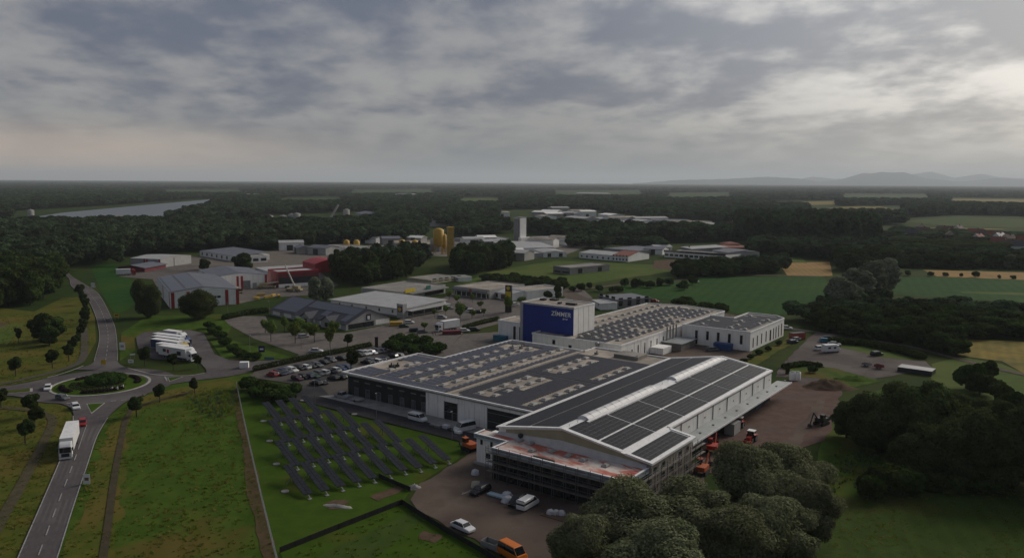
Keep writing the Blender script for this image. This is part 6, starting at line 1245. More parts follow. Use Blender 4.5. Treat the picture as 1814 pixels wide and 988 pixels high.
def car(kind, col, px, py, to, label, group=None, name=None, small=False):
    """to = heading in degrees (world), or a photo pixel the bonnet points at"""
    x, y = G(px, py)
    if isinstance(to, tuple): q = G(*to); ang = math.atan2(q[1] - y, q[0] - x)
    else: ang = math.radians(to)
    return car_at(kind, col, x, y, ang, label, group, name, small=small)
car('sedan', 'white', 820, 938, (838, 946), 'white saloon car alone in the brown yard near the black fence', name='parked_car')
car('estate', 'black', 851, 873, (838, 879), 'black estate car in the yard left of the wrapped pallets')
car('suv', 'black', 917, 893, (900, 905), 'black car beside the white van in the yard'); car('van', 'white', 935, 898, (955, 886), 'white delivery van parked beside the black car in the yard')
car('minibus', 'orange', 908, 988, (926, 998), 'orange van at the bottom edge with a grey trailer behind it')
car('van', 'white', 740, 745, (760, 750), 'white delivery van on the concrete apron in front of the hall'); car('minibus', 'white', 823, 763, (800, 768), 'white minibus by the large dark gate of the hall')
car('pickup', 'silver', 607, 705, (590, 701), 'pale pickup truck at the left end of the concrete apron')
car('sedan', 'white', 85, 690, (83, 696), 'white car entering the roundabout from the west road', name='car'); car('hatch', 'grey', 111, 708, (125, 711), 'dark grey car on the lower left of the roundabout', name='car')
car('hatch', 'white', 134, 724, (138, 730), 'white car leaving the roundabout onto the main road', name='car'); car('hatch', 'red', 146, 753, (144, 763), 'red car behind the white lorry on the main road', name='car'); car('hatch', 'grey', 191.5, 570, (190, 563), 'dark car on the north road', name='car')
# staff car park
def z5(x, y): return 440 + x / 5.669, 580 + y / 5.669
def row(cars, lab, grp, ang=-36.2):
    for i, (x, y, c) in enumerate(cars):
        k = random.choice(['hatch', 'estate', 'suv', 'hatch', 'sedan']); p = z5(x, y + 14)
        car(k, c, p[0], p[1], ang + random.uniform(-4, 4) + (180 if random.random() < .4 else 0), f'{c} car, {ORD[i]} from the left in {lab}', grp, small=True)
row([(245, 475, 'red'), (310, 465, 'black'), (350, 455, 'navy'), (395, 440, 'grey'), (440, 430, 'white'), (510, 410, 'black'), (570, 400, 'white'), (630, 390, 'black'), (690, 380, 'grey'), (750, 352, 'black'), (825, 330, 'grey'), (930, 312, 'black')], 'the row along the long hedge', 'cars along the hedge')
row([(490, 515, 'purple'), (555, 500, 'black'), (605, 495, 'navy'), (660, 488, 'green'), (712, 468, 'grey'), (758, 455, 'white'), (820, 445, 'black'), (870, 430, 'white'), (925, 412, 'blue'), (975, 402, 'blue')], 'the second row of the staff car park', 'cars in the second row')
row([(680, 565, 'black'), (740, 555, 'black'), (855, 512, 'black'), (930, 505, 'black')], 'the short row nearest the dark loading front', 'cars near the loading front')
row([(1105, 278, 'black'), (1150, 266, 'silver'), (1195, 258, 'white'), (1240, 252, 'white'), (1290, 242, 'grey'), (1332, 234, 'silver')], 'the far row beside the tree', 'cars in the far row')
row([(1190, 352, 'black'), (1238, 346, 'grey'), (1285, 343, 'white'), (1330, 332, 'navy'), (1380, 322, 'black'), (1470, 296, 'black'), (1530, 290, 'silver')], 'the row just behind the solar roof corner', 'cars behind the roof corner')
# shops and others
for px, py, c, k, to, lab in [(560, 624, 'white', 'sedan', 0, 'white car at the front edge of the supermarket car park'), (538, 598, 'silver', 'hatch', 40, 'silver car among the young supermarket trees'), (725, 573, 'white', 'hatch', 5, 'white car by the yellow skip near the pale supermarket'), (716, 580, 'green', 'hatch', 5, 'dark green car below the yellow skip'), (735, 588, 'black', 'suv', 30, 'black car behind the bushes at the shop car park'), (748, 590, 'grey', 'hatch', 30, 'grey car next to the black car at the shop car park'),
                              (823, 588, 'white', 'hatch', 10, 'white car on the forecourt below the white lorry'), (840, 586, 'black', 'estate', 10, 'black car on the forecourt right of the white car'), (783, 564, 'silver', 'hatch', -20, 'silver car in the shop car park left of the tall tree'), (835, 553, 'white', 'suv', 20, 'white car in the second bay row of the shop car park'), (847, 555, 'black', 'hatch', 20, 'dark car right of the white one in the shop car park'), (820, 547, 'silver', 'hatch', 20, 'small silver car below the shop front'), (795, 548, 'silver', 'estate', 20, 'silver estate car at the left of the shop car park'), (912, 541, 'white', 'hatch', 40, 'white car right of the advertising pylon'), (826, 549, 'black', 'hatch', 20, 'dark car in front of the shop row'),
                              (1393, 583, 'white', 'estate', -10, 'white car behind the corner of the white annex'), (1404, 608, 'navy', 'estate', 30, 'dark blue car beside the orange container'), (1410, 603, 'silver', 'hatch', 30, 'silver car right of the dark blue car by the container'), (1463, 606, 'cyan', 'estate', -5, 'light blue car at the head of the right car park'), (1467, 602, 'black', 'hatch', -5, 'black car behind the light blue car'), (1478, 612, 'silver', 'sedan', -15, 'silver car right of the light blue car'), (1454, 620, 'white', 'suv', 15, 'white car left of the motorhome'), (1553, 630, 'black', 'suv', 20, 'black car alone on the right car park'), (1232, 500, 'white', 'hatch', 10, 'white car on the farm lane above the crop field'), (1160, 535, 'red', 'hatch', -30, 'dark red car on the lane behind the white hall'),
                              (421, 517, 'white', 'van', -60, 'white van in front of the roller gate of the striped hall'), (1262, 622, 'grey', 'suv', 20, 'dark car in the court below the annex windows'), (452, 463, 'grey', 'estate', 0, 'dark car beside the small white flat block')]:
    car(k, c, px, py, to, lab, small=True)
# ---- lorries
def lorry(label, px, py, to, cabc, box, L=13.6, name='lorry', mark=None, side=None):
    x, y = G(px, py); q = G(*to); o = thing(name, label, 'lorry', (x, y), math.atan2(q[1] - y, q[0] - x), None, .06); P_ = PAINTS[cabc]
    W_ = 2.5; x0 = -L / 2 - 1
    t = part(o, 'trailer_box', box, (x0, x0 + L, -W_ / 2, W_ / 2, 1.1, 3.95))
    part(t, 'trailer_frame', STEEL, (x0 + .05, x0 + L - .05, -W_ / 2 + .2, W_ / 2 - .2, .85, 1.09)); part(t, 'roof_edge', WHITE if box is not MAT.get('box_white') else TRIM, (x0 - .01, x0 + L + .01, -W_ / 2 - .01, W_ / 2 + .01, 3.951, 4.0))
    if side: part(t, 'side_curtain', side, (x0 + .1, x0 + L - .1, -W_ / 2 - .03, -W_ / 2 - .002, 1.15, 3.85), (x0 + .1, x0 + L - .1, W_ / 2 + .002, W_ / 2 + .03, 1.15, 3.85))
    c0 = x0 + L + .55
    mb = loft([(c0, ringb(2.42, .55, 3.5, .12, .97)), (c0 + .9, ringb(2.45, .5, 3.7, .14, .95)), (c0 + 1.7, ringb(2.45, .45, 3.3, .16, .93)), (c0 + 2.15, ringb(2.4, .42, 2.9, .2, .92))]); cb = mb.build('cab', P_, o)
    part(cb, 'windscreen', CGLASS, (c0 + 2.13, c0 + 2.18, -1.06, 1.06, 1.62, 2.72))
    part(cb, 'side_window', CGLASS, (c0 + 1.0, c0 + 1.75, -1.245, -1.2, 1.8, 2.5), (c0 + 1.0, c0 + 1.75, 1.2, 1.245, 1.8, 2.5)); part(cb, 'grille', DARKFAC, (c0 + 2.13, c0 + 2.2, -.75, .75, .75, 1.5)); part(cb, 'bumper', P_, (c0 + 2.0, c0 + 2.25, -1.2, 1.2, .35, .74))
    for s_ in (-1, 1): part(cb, 'headlight', LAMPW, (c0 + 2.17, c0 + 2.26, s_ * .95 - .18, s_ * .95 + .18, .78, .98)); part(cb, 'mirror', DARKFAC, (c0 + 1.8, c0 + 2.0, s_ * 1.42 - .1, s_ * 1.42 + .1, 1.9, 2.6))
    part(o, 'chassis', DARKFAC, (x0 + L - 3.2, c0 + 1.6, -.5, .5, .55, .84))
    for wx in (x0 + 2.2, x0 + 3.5, x0 + 4.8, x0 + L - 1.2, c0 + 1.3):
        for s_ in (-1, 1): wheel(o, wx, s_ * 1.08, .5, .32)
    if mark: mark(t, x0, L)
    return o
BOXW = mat('box_white', (.60, .60, .59), (.54, .54, .53), .5, .45, 4); CURT = mat('curtain_navy', (.016, .03, .085), (.02, .036, .10), .5, .6, 3)
lorry('white lorry driving towards the camera on the main road', 124, 794, (110, 834), 'white', BOXW, 13.2)
def redmark(t, x0, L):
    for u, w, m, z0, z1 in ((2.2, 1.5, DARKFAC, 2.2, 3.2), (4.2, 1.0, REDM, 1.9, 3.1), (L - 4, 1.9, DARKFAC, 1.7, 3.0)): part(t, 'side_print', m, (x0 + u, x0 + u + w, -1.29, -1.252, z0, z1))
lorry('white lorry with dark and red print on its side in the lorry park, nearest', 314, 636, (350, 642), 'white', BOXW, 13.0, mark=redmark)
lorry('white-roofed lorry directly behind the printed lorry in the lorry park', 310, 631, (347, 636), 'white', BOXW, 12.5)
lorry('navy curtain-sided lorry with yellow cab in the lorry park', 300, 623, (335, 628), 'yellow', BOXW, 13.2, side=CURT)
lorry('navy curtain-sided lorry with white cab in the lorry park', 302, 617.5, (336, 622), 'silver', BOXW, 13.2, side=CURT)
lorry('navy lorry with blue cab at the back of the lorry park', 304, 612.5, (337, 616.5), 'blue', BOXW, 13.2, side=CURT)
lorry('short white box lorry furthest back in the lorry park', 310, 605, (332, 608), 'white', BOXW, 7.0)
lorry('white box lorry beside the shop car park', 794, 585, (775, 588), 'white', BOXW, 8.0)
lorry('white lorry parked at the open red shed on the far left', 222, 488, (245, 487), 'red', BOXW, 8.0)
# ---- other vehicles and machines
def trailer(label, px, py, to, L, W_, m, h=.6, name='trailer'):
    x, y = G(px, py); q = G(*to); o = thing(name, label, 'trailer', (x, y), math.atan2(q[1] - y, q[0] - x), None, .05)
    mb = MB(); mb.box(-L / 2, L / 2, -W_ / 2, W_ / 2, .55, .62); mb.box(-L / 2, L / 2, -W_ / 2, -W_ / 2 + .05, .621, .62 + h); mb.box(-L / 2, L / 2, W_ / 2 - .05, W_ / 2, .621, .62 + h); mb.box(-L / 2, -L / 2 + .05, -W_ / 2 + .051, W_ / 2 - .051, .621, .62 + h); mb.box(L / 2 - .05, L / 2, -W_ / 2 + .051, W_ / 2 - .051, .621, .62 + h); mb.build('tray', m, o)
    mb = MB(); mb.tube((L / 2, 0, .5), (L / 2 + 1.3, 0, .45), .06, n=6); mb.build('drawbar', STEEL, o)
    for s_ in (-1, 1): wheel(o, -.1, s_ * (W_ / 2 + .08), .32)
trailer('grey open trailer behind the orange van', 870, 974, (894, 983), 3.0, 1.7, GREYW, .9); trailer('flat grey trailer beside the pickup on the apron', 632, 711, (615, 707), 3.6, 2.0, SHEETL, .25)
trailer('small grey trailer on the right car park', 1535, 649, (1545, 651), 2.6, 1.6, GREYW, .5); trailer('rusty red implement trailer on the right car park', 1557, 653, (1566, 655), 2.4, 1.8, MAROON, .7)
x, y = G(1472, 624); o = thing('motorhome', 'white motorhome on the right car park', 'motorhome', (x, y), math.radians(15), None, .05)
mb = loft([(-3.1, ringb(2.25, .5, 2.85, .1, .98)), (1.4, ringb(2.25, .5, 2.9, .1, .98)), (2.4, ringb(2.2, .5, 2.75, .15, .95)), (2.5, ringb(2.1, .45, 1.7, .15, .95)), (3.2, ringb(1.95, .45, 1.15, .15, .95))]); mb.build('body', PAINTS['white'], o)
part(o, 'window', CGLASS, (-2.0, -.9, -1.15, -1.126, 1.5, 2.1)); part(o, 'window', CGLASS, (.2, 1.2, -1.15, -1.126, 1.5, 2.1)); part(o, 'windscreen', CGLASS, (2.42, 2.56, -.9, .9, 1.4, 2.0))
for wx in (2.0, -1.9):
    for s_ in (-1, 1): wheel(o, wx, s_ * 1.0, .34)
def excavator(label, px, py, ang, m, name='excavator', arm=(3.2, 3.4)):
    x, y = G(px, py); o = thing(name, label, 'excavator', (x, y), math.radians(ang), None, .05)
    for s_ in (-1, 1):
        mb = MB(); mb.extr([(0, 0), (0, 0), (0, 0)], 0, 0) if False else None
        t = MB(); t.add([(-1.7, s_ * 1.0 - .25, .25), (-1.4, s_ * 1.0 - .25, 0), (1.4, s_ * 1.0 - .25, 0), (1.7, s_ * 1.0 - .25, .25), (1.7, s_ * 1.0 - .25, .55), (1.4, s_ * 1.0 - .25, .8), (-1.4, s_ * 1.0 - .25, .8), (-1.7, s_ * 1.0 - .25, .55)] + [(a, s_ * 1.0 + .25, b) for a, b in ((-1.7, .25), (-1.4, 0), (1.4, 0), (1.7, .25), (1.7, .55), (1.4, .8), (-1.4, .8), (-1.7, .55))], [tuple(range(8)), tuple(reversed(range(8, 16)))] + [((i + 1) % 8, i, 8 + i, 8 + (i + 1) % 8) for i in range(8)]); t.build('track', TYRE, o)
    part(o, 'upper_body', m, (-1.7, 1.2, -1.15, 1.15, .95, 1.75)); part(o, 'turntable', DARKFAC, (-.7, .7, -.7, .7, .6, .94)); part(o, 'cab', CGLASS, (.1, 1.25, .15, 1.1, 1.76, 2.7)); part(o, 'cab_roof', m, (.05, 1.3, .1, 1.15, 2.701, 2.8)); part(o, 'counterweight', m, (-2.1, -1.71, -1.1, 1.1, 1.0, 1.9))
    mb = MB(); mb.tube((1.1, -.35, 1.5), (arm[0], -.35, arm[1]), .2, .16, 6); mb.build('boom', m, o); mb = MB(); mb.tube((arm[0], -.35, arm[1]), (arm[0] + 1.5, -.35, .9), .15, .11, 6); mb.build('stick', m, o)
    mb = MB(); mb.add([(arm[0] + 1.2, -.8, .2), (arm[0] + 1.9, -.8, .3), (arm[0] + 1.7, -.8, 1.0), (arm[0] + 1.2, .1, .2), (arm[0] + 1.9, .1, .3), (arm[0] + 1.7, .1, 1.0)], [(0, 1, 2), (5, 4, 3), (0, 3, 4, 1), (1, 4, 5, 2), (2, 5, 3, 0)]); mb.build('bucket', DARKFAC, o)
ORG = mat('machine_orange', (.42, .09, .02), (.34, .075, .02), 1, .5); REDO = mat('machine_red', (.40, .035, .02), None, 1, .5); MYEL = mat('machine_yellow', (.36, .26, .05), None, 1, .5)
excavator('dark yellow excavator at the edge of the yard under the willow', 1455, 752, 220, DARKFAC); excavator('small orange excavator at the end of the perimeter road', 832, 797, 130, ORG, arm=(2.0, 2.6)); excavator('orange excavator partly hidden behind the raw side of the gabled hall', 1243, 838, 60, ORG); excavator('red excavator under the near end of the canopy', 1262, 800, 70, REDO)
def tractor(label, px, py, ang, m):
    x, y = G(px, py); o = thing('tractor', label, 'tractor', (x, y), math.radians(ang), None, .05)
    part(o, 'bonnet', m, (.4, 2.1, -.45, .45, .75, 1.5)); part(o, 'cab', CGLASS, (-1.0, .38, -.75, .75, 1.0, 2.45)); part(o, 'cab_roof', WHITE, (-1.1, .48, -.82, .82, 2.451, 2.6)); part(o, 'chassis', DARKFAC, (-1.0, 2.0, -.3, .3, .5, .74)); part(o, 'loader', m, (2.2, 2.6, -.95, .95, .2, .8))
    for s_ in (-1, 1): wheel(o, -.6, s_ * .85, .8, .4); wheel(o, 1.6, s_ * .75, .5, .3); part(o, 'fender', m, (-1.3, .1, s_ * .95 - .2, s_ * .95 + .2, 1.62, 1.7))
tractor('red tractor with white cab roof in the yard behind the willows', 1330, 782, 235, REDO); tractor('red tractor under the canopy of the gabled hall', 1310, 756, 60, REDO)
def boxthing(name, label, cat, px, py, ang, L, W_, H, m, lid=None, ribs=0):
    x, y = G(px, py); o = thing(name, label, cat, (x, y), math.radians(ang), None, .05); part(o, 'body', m, (-L / 2, L / 2, -W_ / 2, W_ / 2, .12, H)); part(o, 'skid', DARKFAC, (-L / 2 + .1, L / 2 - .1, -W_ / 2 + .2, W_ / 2 - .2, 0, .119))
    if lid: part(o, 'lid', lid, (-L / 2 - .03, L / 2 + .03, -W_ / 2 - .03, W_ / 2 + .03, H + .002, H + .1))
    for i in range(ribs): u = -L / 2 + (i + .5) * L / ribs; part(o, 'rib', m, (u - .06, u + .06, -W_ / 2 - .08, -W_ / 2 - .002, .15, H - .05)); 
    return o
boxthing('container', 'orange-red steel container at the corner of the white annex', 'container', 1412, 601, 24, 6, 2.4, 2.5, mat('container_red', (.34, .075, .045), (.28, .06, .04), .5, .6), DARKFAC, 9)
boxthing('skip', 'blue skip in the court below the annex windows', 'skip', *I(*HL(-21, 137.5)), -36, 6.2, 2.5, 2.5, mat('container_blue', (.02, .06, .18), None, .5, .6), None, 9); boxthing('skip', 'yellow skip in front of the pale-roofed supermarket', 'skip', 702, 577, 5, 5, 2.2, 1.7, YELLOW, None, 7)
boxthing('container', 'turquoise container at the wall of the low white block', 'container', *I(*HL(-92, 102.5)), -36, 5.5, 2, 2.1, mat('container_teal', (.02, .14, .20), None, .5, .6), None, 6); boxthing('container', 'dark red low container left of the forecourt', 'container', 800, 592, 10, 7, 2.2, 1.5, MAROON, None, 8)
boxthing('transformer_box', 'white transformer box at the entrance road', 'utility box', 433, 652, 10, 2.6, 1.8, 1.9, WHITE, TRIM); boxthing('machine_crate', 'grey covered crate under the canopy beside the gabled hall', 'crate', 1297, 767, 54, 4, 2.4, 2.6, LGREYW, GREYW)
for k, px in enumerate((1404, 1412)):
    x, y = G(px, 673); o = thing('water_tank', f'white round tank with green lid near the canopy end, {"left" if k == 0 else "right"} one of the pair', 'tank', (x, y), 0, 'round white tanks', .05); mb = MB(); mb.lathe([(.95, 0), (1.0, .1), (1.0, 2.3), (.85, 2.5)], n=16); mb.build('barrel', WHITE, o, True); mb = MB(); mb.lathe([(.8, 2.501), (.8, 2.6), (.3, 2.75)], n=14); mb.build('lid', mat('lid_green', (.16, .24, .14), None), o)
def heap(name, label, cat, px, py, rx, ry, h, m, seed, jag=.18):
    rng = np.random.default_rng(seed); x, y = G(px, py); n, k = 26, 7; vs = [(0, 0, h)]; fs = []
    for j in range(1, k + 1):
        for i in range(n): a = 2 * math.pi * i / n; f = j / k; r = f * (1 + rng.normal(0, jag * .4)); vs.append((rx * r * math.cos(a), ry * r * math.sin(a), max(-.05, h * ((math.cos(f * math.pi / 2) ** 1.4) if jag < .25 else (1 - f ** 4)) * (1 + rng.normal(0, jag if jag < .25 else .07)) if j < k else -.05)))
    fs += [(0, 1 + i, 1 + (i + 1) % n) for i in range(n)] + [(1 + (j - 1) * n + i, 1 + j * n + i, 1 + j * n + (i + 1) % n, 1 + (j - 1) * n + (i + 1) % n) for j in range(1, k) for i in range(n)]
    mb = MB(); mb.add(vs, fs); o = mb.build(name, m, None, True); o.location = (x, y, .05); o.rotation_euler = (0, 0, rng.uniform(-.3, .3)); tag(o, label, cat); return o
heap('earth_mound', 'brown earth mound beside the green planting and the white tanks', 'earth mound', 1466, 686, 8, 4.5, 2.2, EARTH, 1); heap('earth_mound', 'low grassy mound behind the brown one', 'earth mound', 1512, 672, 7, 3.5, 1.0, MEADOW, 2); heap('soil_heap', 'small white-grey gravel heap at the edge of the solar lawn', 'gravel heap', 733, 864, 1.6, 1.0, .6, CONC, 3)
heap('soil_heap', 'low pale rubble heap beside the dark pit on the lawn', 'gravel heap', 598, 897, 3.0, .8, .35, CONC, 4); heap('soil_heap', 'brown heap by the long white office', 'earth mound', 1262, 464, 14, 7, 4, EARTH, 5)
WRAP = mat('white_wrap', (.55, .55, .55), (.45, .45, .46), 1.5, .5, 5)
def bale(label, px, py, rx, ry, h, seed, m=None): return heap('wrapped_pallet', label, 'wrapped pallet', px, py, rx, ry, h, m or WRAP, seed, .3)
bale('white wrapped bundle behind the blue pallet in the yard', 898, 880, 1.1, .7, 1.0, 11); bale('white wrapped bundle left of the black and white vans', 899, 889, 1.2, .8, 1.1, 12); bale('pale wrapped bundle left of the black estate car', 843, 862, 1.0, .8, 1.1, 13, mat('cream_wrap', (.46, .43, .32), None)); bale('white wrapped bundle near the white wing corner', 842, 840, .9, .8, 1.0, 14)
for k, px in enumerate((975, 985, 995)): bale(f'white builder\'s bag on the brown pallet, {ORD[k]} from the left', px, 911 + k * .8, .75, .7, .9, 15 + k)
x, y = G(987, 916); o = thing('timber_pallet', 'long brown pallet under the white bags in the yard', 'pallet', (x, y), math.radians(-36), None, .05)
for i in range(5): part(o, 'board', mat('brown_timber', (.10, .06, .04), None), (-2.9, 2.9, -1.1 + i * .45, -.75 + i * .45, .1, .16))
for i in range(3): part(o, 'bearer', mat('brown_timber', (.10, .06, .04), None), (-2.7 + i * 2.6, -2.5 + i * 2.6, -1.1, 1.05, 0, .099))
x, y = G(884, 881); o = thing('steel_pallet', 'long blue-grey stack of sections lying in the yard', 'material stack', (x, y), math.radians(-36), None, .05)
for i in range(5): part(o, 'section', FASCIA, (-2.4, 2.4, -.6 + i * .25, -.38 + i * .25, .15, .45))
for i in (-1.8, 1.6): part(o, 'bearer', mat('brown_timber', (.10, .06, .04), None), (i, i + .2, -.7, .8, 0, .149))
x, y = G(833, 870); o = thing('pale_board', 'long pale board lying beside the black estate car', 'board', (x, y), math.radians(48), None, .05); part(o, 'plank', CONC, (-2.2, 2.2, -.2, .2, .02, .1)); part(o, 'batten', CONC, (-1.8, -1.6, -.3, .3, .101, .16))
# materials along the apron
for i, (px, py) in enumerate([(768, 754), (776, 758), (790, 759), (799, 763), (812, 768)]):
    boxthing('building_pallet', f'low pallet of building material on the concrete apron, {ORD[i]} from the left', 'pallet', px, py, -36, 1.6, 1.1, .5 + .2 * (i % 3), [CONC, STEEL, WRAP, DARKFAC, WHITE][i])
# concrete bases on the lawn
for i, (px, py) in enumerate([zA(32, 264), zA(82, 430), zA(140, 622), zA(212, 850), zA(790, 207), zA(360, 92)]):
    mb = MB(); mb.lathe([(.75, 0), (.75, .18), (.6, .22)], n=12); x, y = G(px, py); o = mb.build('concrete_base', CONC); o.location = (x, y, .03); tag(o, f'flat round concrete base on the lawn, {["top left", "second down", "third down", "lowest", "by the perimeter road", "by the bush clump"][i]}', 'concrete base', 'concrete bases on the lawn')
# yellow crane parts and cranes in the crane yard
def crane(label, px, py, ang, m, boom):
    x, y = G(px, py); o = thing('mobile_crane', label, 'mobile crane', (x, y), math.radians(ang), None, .05); part(o, 'carrier', m, (-5, 4.5, -1.25, 1.25, .7, 1.6)); part(o, 'cab', CGLASS, (3.3, 4.6, -1.2, 1.2, 1.601, 2.6)); part(o, 'upper', m, (-3.8, 0, -1.2, 1.2, 1.75, 3.1))
    mb = MB(); mb.tube((-1, .2, 2.6), boom, .42, .3, 6); mb.build('boom', mat('boom_white', (.5, .48, .42), None), o)
    for wx in (-4, -2.4, 1.6, 3.2):
        for s_ in (-1, 1): wheel(o, wx, s_ * 1.1, .62, .4)
SAND = mat('crane_sand', (.36, .30, .17), None, .8, .55)
crane('sand-coloured mobile crane with raised boom before the maroon hall', 520, 516, 160, SAND, (5, 0, 14)); crane('sand-coloured mobile crane beside the maroon hall wall', 473, 511, 10, SAND, (6, 0, 3.6)); crane('sand-coloured mobile crane at the corner of the front striped hall', 420, 519, -50, SAND, (5.5, 0, 3.4))
for i, (px, py) in enumerate([(462, 524), (474, 528), (484, 525), (494, 526), (455, 530)]): boxthing('crane_counterweight', f'yellow crane part lying in the crane yard, {ORD[i]} of the group', 'crane part', px, py, 20 + i * 31, 4, 1.1, 1.1, MYEL, YELLOW)
# ------------------------------------------------------------------ fences, posts, signs
def fence(label, pts, h, post, infill, gap=2.5, name='fence', wires=6, solid=False):
    g = [Vector(G(*p)) for p in pts]; o = thing(name, label, 'fence', (g[0].x, g[0].y)); c = g[0]
    pme = MB(); pme.tube((0, 0, 0), (0, 0, h), .05, n=6); pm_ = pme.mesh('post', post)
    for a, b in zip(g, g[1:]):
        n = max(1, int((b - a).length / gap)); d = b - a
        for i in range(n + 1):
            q = a.lerp(b, i / n) - c; k = link('post', pm_, o); k.location = (q.x, q.y, 0)
        mb = MB(); A, B = a - c, b - c
        if solid:
            nn = Vector((-d.y, d.x)).normalized() * .015; mb.prism([(A.x - nn.x, A.y - nn.y), (B.x - nn.x, B.y - nn.y), (B.x + nn.x, B.y + nn.y), (A.x + nn.x, A.y + nn.y)], .05, h - .05); mb.build('netting', infill, o)
        else:
            for w in range(wires):
                mb = MB(); z = .1 + (h - .15) * w / (wires - 1); mb.tube((A.x, A.y, z), (B.x, B.y, z), .02, n=4); mb.build('wire', infill, o)
fence('long grey wire fence between the meadow and the solar lawn', [(419, 685), (430, 738), (443, 797), (463, 885), (488, 988), (512, 1080)], 1.7, mat('fence_grey', (.24, .24, .23), None, 1, .5, metal=.4), mat('fence_wire', (.20, .20, .195), None, 1, .5), wires=9)
BLK = mat('black_netting', (.010, .010, .010), (.016, .016, .015), 1, .9)
fence('low black netting fence along the lower edge of the solar lawn', [(496, 979), (600, 937), (712, 893)], 1.05, BLK, BLK, solid=True); fence('low black netting fence between the yard and the rough enclosure', [(712, 893), (780, 937), (858, 982), (900, 1010)], 1.05, BLK, BLK, solid=True); fence('short black netting fence running into the solar lawn', [(671, 846), (700, 859), (727, 870)], 1.0, BLK, BLK, solid=True)
def lamp(px, py, h, label, grp='street lamps'):
    x, y = G(px, py); o = thing('street_lamp', label, 'street lamp', (x, y), random.uniform(0, 6), grp); mb = MB(); mb.tube((0, 0, 0), (0, 0, h), .08, .05, 8); mb.build('pole', STEEL, o); part(o, 'lamp_head', STEEL, (-.1, .75, -.14, .14, h, h + .12))
for i, (px, py, lab) in enumerate([(667, 742, 'thin grey lamp post on the lawn edge opposite the delivery van'), (558, 716, 'thin grey lamp post at the corner of the perimeter road'), (801, 778, 'thin grey lamp post near the right end of the solar lawn'), (534, 618, 'white lamp mast in the supermarket car park'), (775, 572, 'white lamp mast by the white box lorry'), (585, 654, 'lamp post between the staff car rows'), (443, 628, 'lamp post at the supermarket entrance road'), (404, 563, 'lamp post behind the supermarket car park hedge'), (478, 560, 'lamp post at the left corner of the dark-roofed supermarket')]): lamp(px, py, 6.5, lab)
def sign(px, py, w, h, z, m, label, back=None, ang=0.0, name='road_sign', inner=None, cat='sign'):
    x, y = G(px, py); o = thing(name, label, cat, (x, y), math.radians(ang)); 
    for s_ in (-1, 1) if w > 1 else (0,):
        mb = MB(); mb.tube((s_ * w * .36, .04, 0), (s_ * w * .36, .04, z + h * .9), .05, n=6); mb.build('post', STEEL, o)
    p = part(o, 'panel', m, (-w / 2, w / 2, -.04, -.012, z, z + h))
    if inner: part(p, 'print', inner, (-w * .3, w * .3, -.05, -.041, z + h * .35, z + h * .65))
    return o
SIGNW = mat('sign_white', (.76, .75, .72), None, 1, .5); SIGNY = mat('sign_place_yellow', (.55, .36, .02), None, 1, .5)
sign(165, 511, 2.2, 2.6, .5, SIGNW, 'white sign board at the roadside beyond the bend of the north road'); sign(207, 568, 2.2, 1.5, 1.6, SIGNY, 'yellow place-name sign beside the north road', inner=mat('sign_print_dark', (.05, .04, .02), None)); sign(217, 621, 1.9, 2.6, .3, SIGNW, 'white advertising board beside the north road near the lorry park', inner=mat('sign_print_grey', (.3, .3, .32), None)); sign(232, 645, 1.7, 1.1, .5, SIGNW, 'white direction sign at the corner of the lorry park lawn', inner=mat('sign_print_grey', (.3, .3, .32), None)); sign(235, 636, 1.6, .45, 1.4, SIGNW, 'white arrow signpost beside the lorry park', ang=25)
sign(184, 652, 1.5, 1.5, 1.2, SIGNY, 'yellow signboard behind the roundabout hedge'); sign(154, 858, 1.3, 2.0, .15, SIGNW, 'small white sign standing beside the main road below the lorry', inner=mat('sign_print_brown', (.16, .10, .05), None)); sign(151, 536, 2.4, 1.4, .6, GREYW, 'grey back of a road sign left of the north road')
sign(464, 635, 2.0, 2.0, 2.2, mat('sign_navy', (.01, .015, .07), None), 'dark square supermarket sign at the car park entrance', inner=WLET); sign(477, 638, 3.2, .8, .3, mat('banner_teal', (.06, .16, .18), None), 'low teal banner at the car park entrance')
o = thing('advertising_pylon', 'tall dark advertising pylon with yellow and green panels by the shops', 'sign', G(901, 553), -.4); H_ = hgt(901, 553, 505); part(o, 'mast', DARKFAC, (-1.5, 1.5, -.5, .5, 0, H_))
for z0, z1, m in ((.82, .97, mat('sign_blue', (.012, .03, .16), None)), (.56, .78, mat('sign_plain_yellow', (.55, .40, .02), None)), (.42, .54, mat('sign_green', (.02, .12, .10), None)), (.28, .40, LGREYW)): part(o, 'panel', m, (-1.3, 1.3, -.56, -.502, H_ * z0, H_ * z1))
mb = MB(); mb.tube((0, -.62, H_ * .895), (0, -.562, H_ * .895), .85, n=18); mb.build('disc', mat('sign_yellow', (.62, .44, .02), None), o)
o = thing('steel_pylon', 'slim dark red steel stele at the end of the staff car park hedge', 'sign', G(667, 617), .3); H_ = hgt(667, 617, 597); part(o, 'stele', mat('stele_brown', (.05, .025, .02), None), (-.55, .55, -.25, .25, 0, H_)); part(o, 'cap', DARKFAC, (-.6, .6, -.3, .3, H_ + .002, H_ + .12))
# letters on the roundabout bed
for i, (px, py) in enumerate([(198, 693), (207, 692.5), (217, 689)]):
    x, y = G(px, py); o = thing('white_letter', f'small white letter shape on the roundabout bed, {ORD[i]} from the left', 'letter', (x, y), -.2, 'white letters on the roundabout', .45); mb = MB(); mb.add([(-.45, -.08, .5), (.4, -.08, .95), (.4, -.08, .05), (-.45, .08, .5), (.4, .08, .95), (.4, .08, .05)], [(0, 2, 1), (3, 4, 5), (0, 1, 4, 3), (1, 2, 5, 4), (2, 0, 3, 5)]); mb.build('face', SIGNW, o); part(o, 'foot', STEEL, (-.1, .1, -.05, .05, -.2, .3))
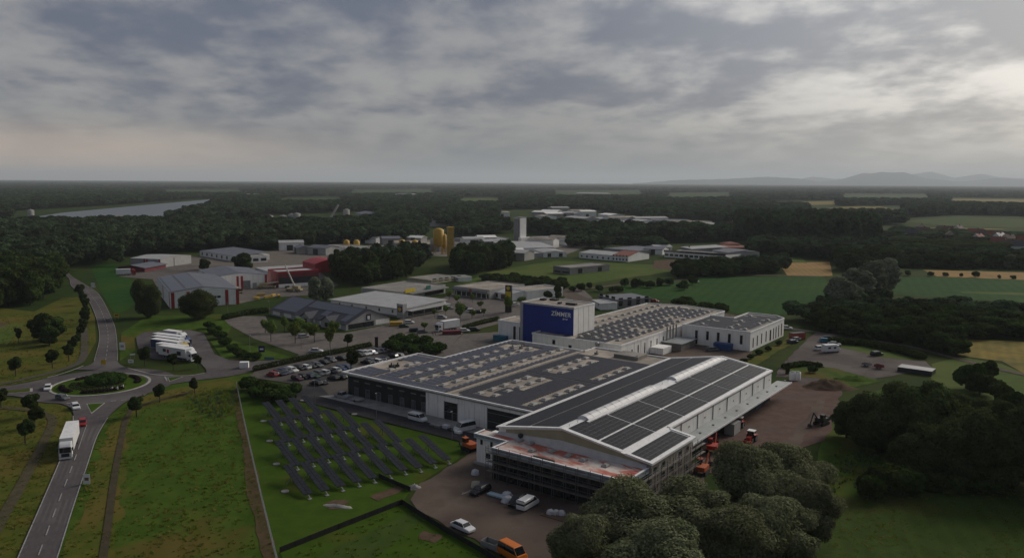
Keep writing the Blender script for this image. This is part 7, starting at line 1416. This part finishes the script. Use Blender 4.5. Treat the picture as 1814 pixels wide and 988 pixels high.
# ------------------------------------------------------------------ two people on the forecourt
def person(px, py, ang, label, top, legs):
    x, y = G(px, py)
    V = [(0, 0, .95, .15), (0, 0, 1.2, .16), (0, 0, 1.42, .15), (0, 0, 1.54, .06), (0, .02, 1.66, .105), (0, .02, 1.74, .08), (.09, 0, .9, .11), (.1, .06, .5, .075), (.1, -.04, .09, .05), (.1, .12, .05, .045), (-.09, 0, .9, .11), (-.1, -.08, .5, .075), (-.1, -.18, .1, .05), (-.1, -.02, .05, .045), (.2, 0, 1.4, .065), (.26, -.04, 1.12, .05), (.25, .08, .88, .04), (-.2, 0, 1.4, .065), (-.26, .04, 1.12, .05), (-.25, .12, .88, .04)]
    Ed = [(0, 1), (1, 2), (2, 3), (3, 4), (4, 5), (0, 6), (6, 7), (7, 8), (8, 9), (0, 10), (10, 11), (11, 12), (12, 13), (2, 14), (14, 15), (15, 16), (2, 17), (17, 18), (18, 19)]
    me = bpy.data.meshes.new('person'); me.from_pydata([v[:3] for v in V], Ed, []); tmp = bpy.data.objects.new('tmp_body', me); COL.objects.link(tmp); md = tmp.modifiers.new('s', 'SKIN')
    for i, v in enumerate(V): me.skin_vertices[0].data[i].radius = (v[3], v[3]); me.skin_vertices[0].data[i].use_root = (i == 0)
    tmp.modifiers.new('b', 'SUBSURF').levels = 1; dg = bpy.context.evaluated_depsgraph_get(); dg.update(); bm_ = bpy.data.meshes.new_from_object(tmp.evaluated_get(dg)); bpy.data.objects.remove(tmp)
    for m in (top, legs, mat('skin', (.32, .19, .13), None)): bm_.materials.append(m)
    for p in bm_.polygons: z = p.center.z; p.material_index = 2 if z > 1.53 or (abs(p.center.x) > .19 and z < .93) else (1 if z < .97 else 0); p.use_smooth = True
    o = link('person', bm_); o.location = (x, y, .06); o.rotation_euler = (0, 0, math.radians(ang)); tag(o, label, 'person')
    mb = MB(); mb.lathe([(.105, 1.64), (.115, 1.7), (.08, 1.78), (.02, 1.8)], (0, .0), 10); mb.build('hair', mat('hair_dark', (.02, .015, .012), None), o, True)
person(767, 595, 60, 'person in dark clothes walking on the forecourt, left of the two', mat('cloth_dark', (.03, .03, .04), None), mat('cloth_black', (.015, .015, .018), None)); person(771, 594.5, 80, 'person in dark red top walking on the forecourt, right of the two', mat('cloth_red', (.12, .03, .03), None), mat('cloth_black', (.015, .015, .018), None))
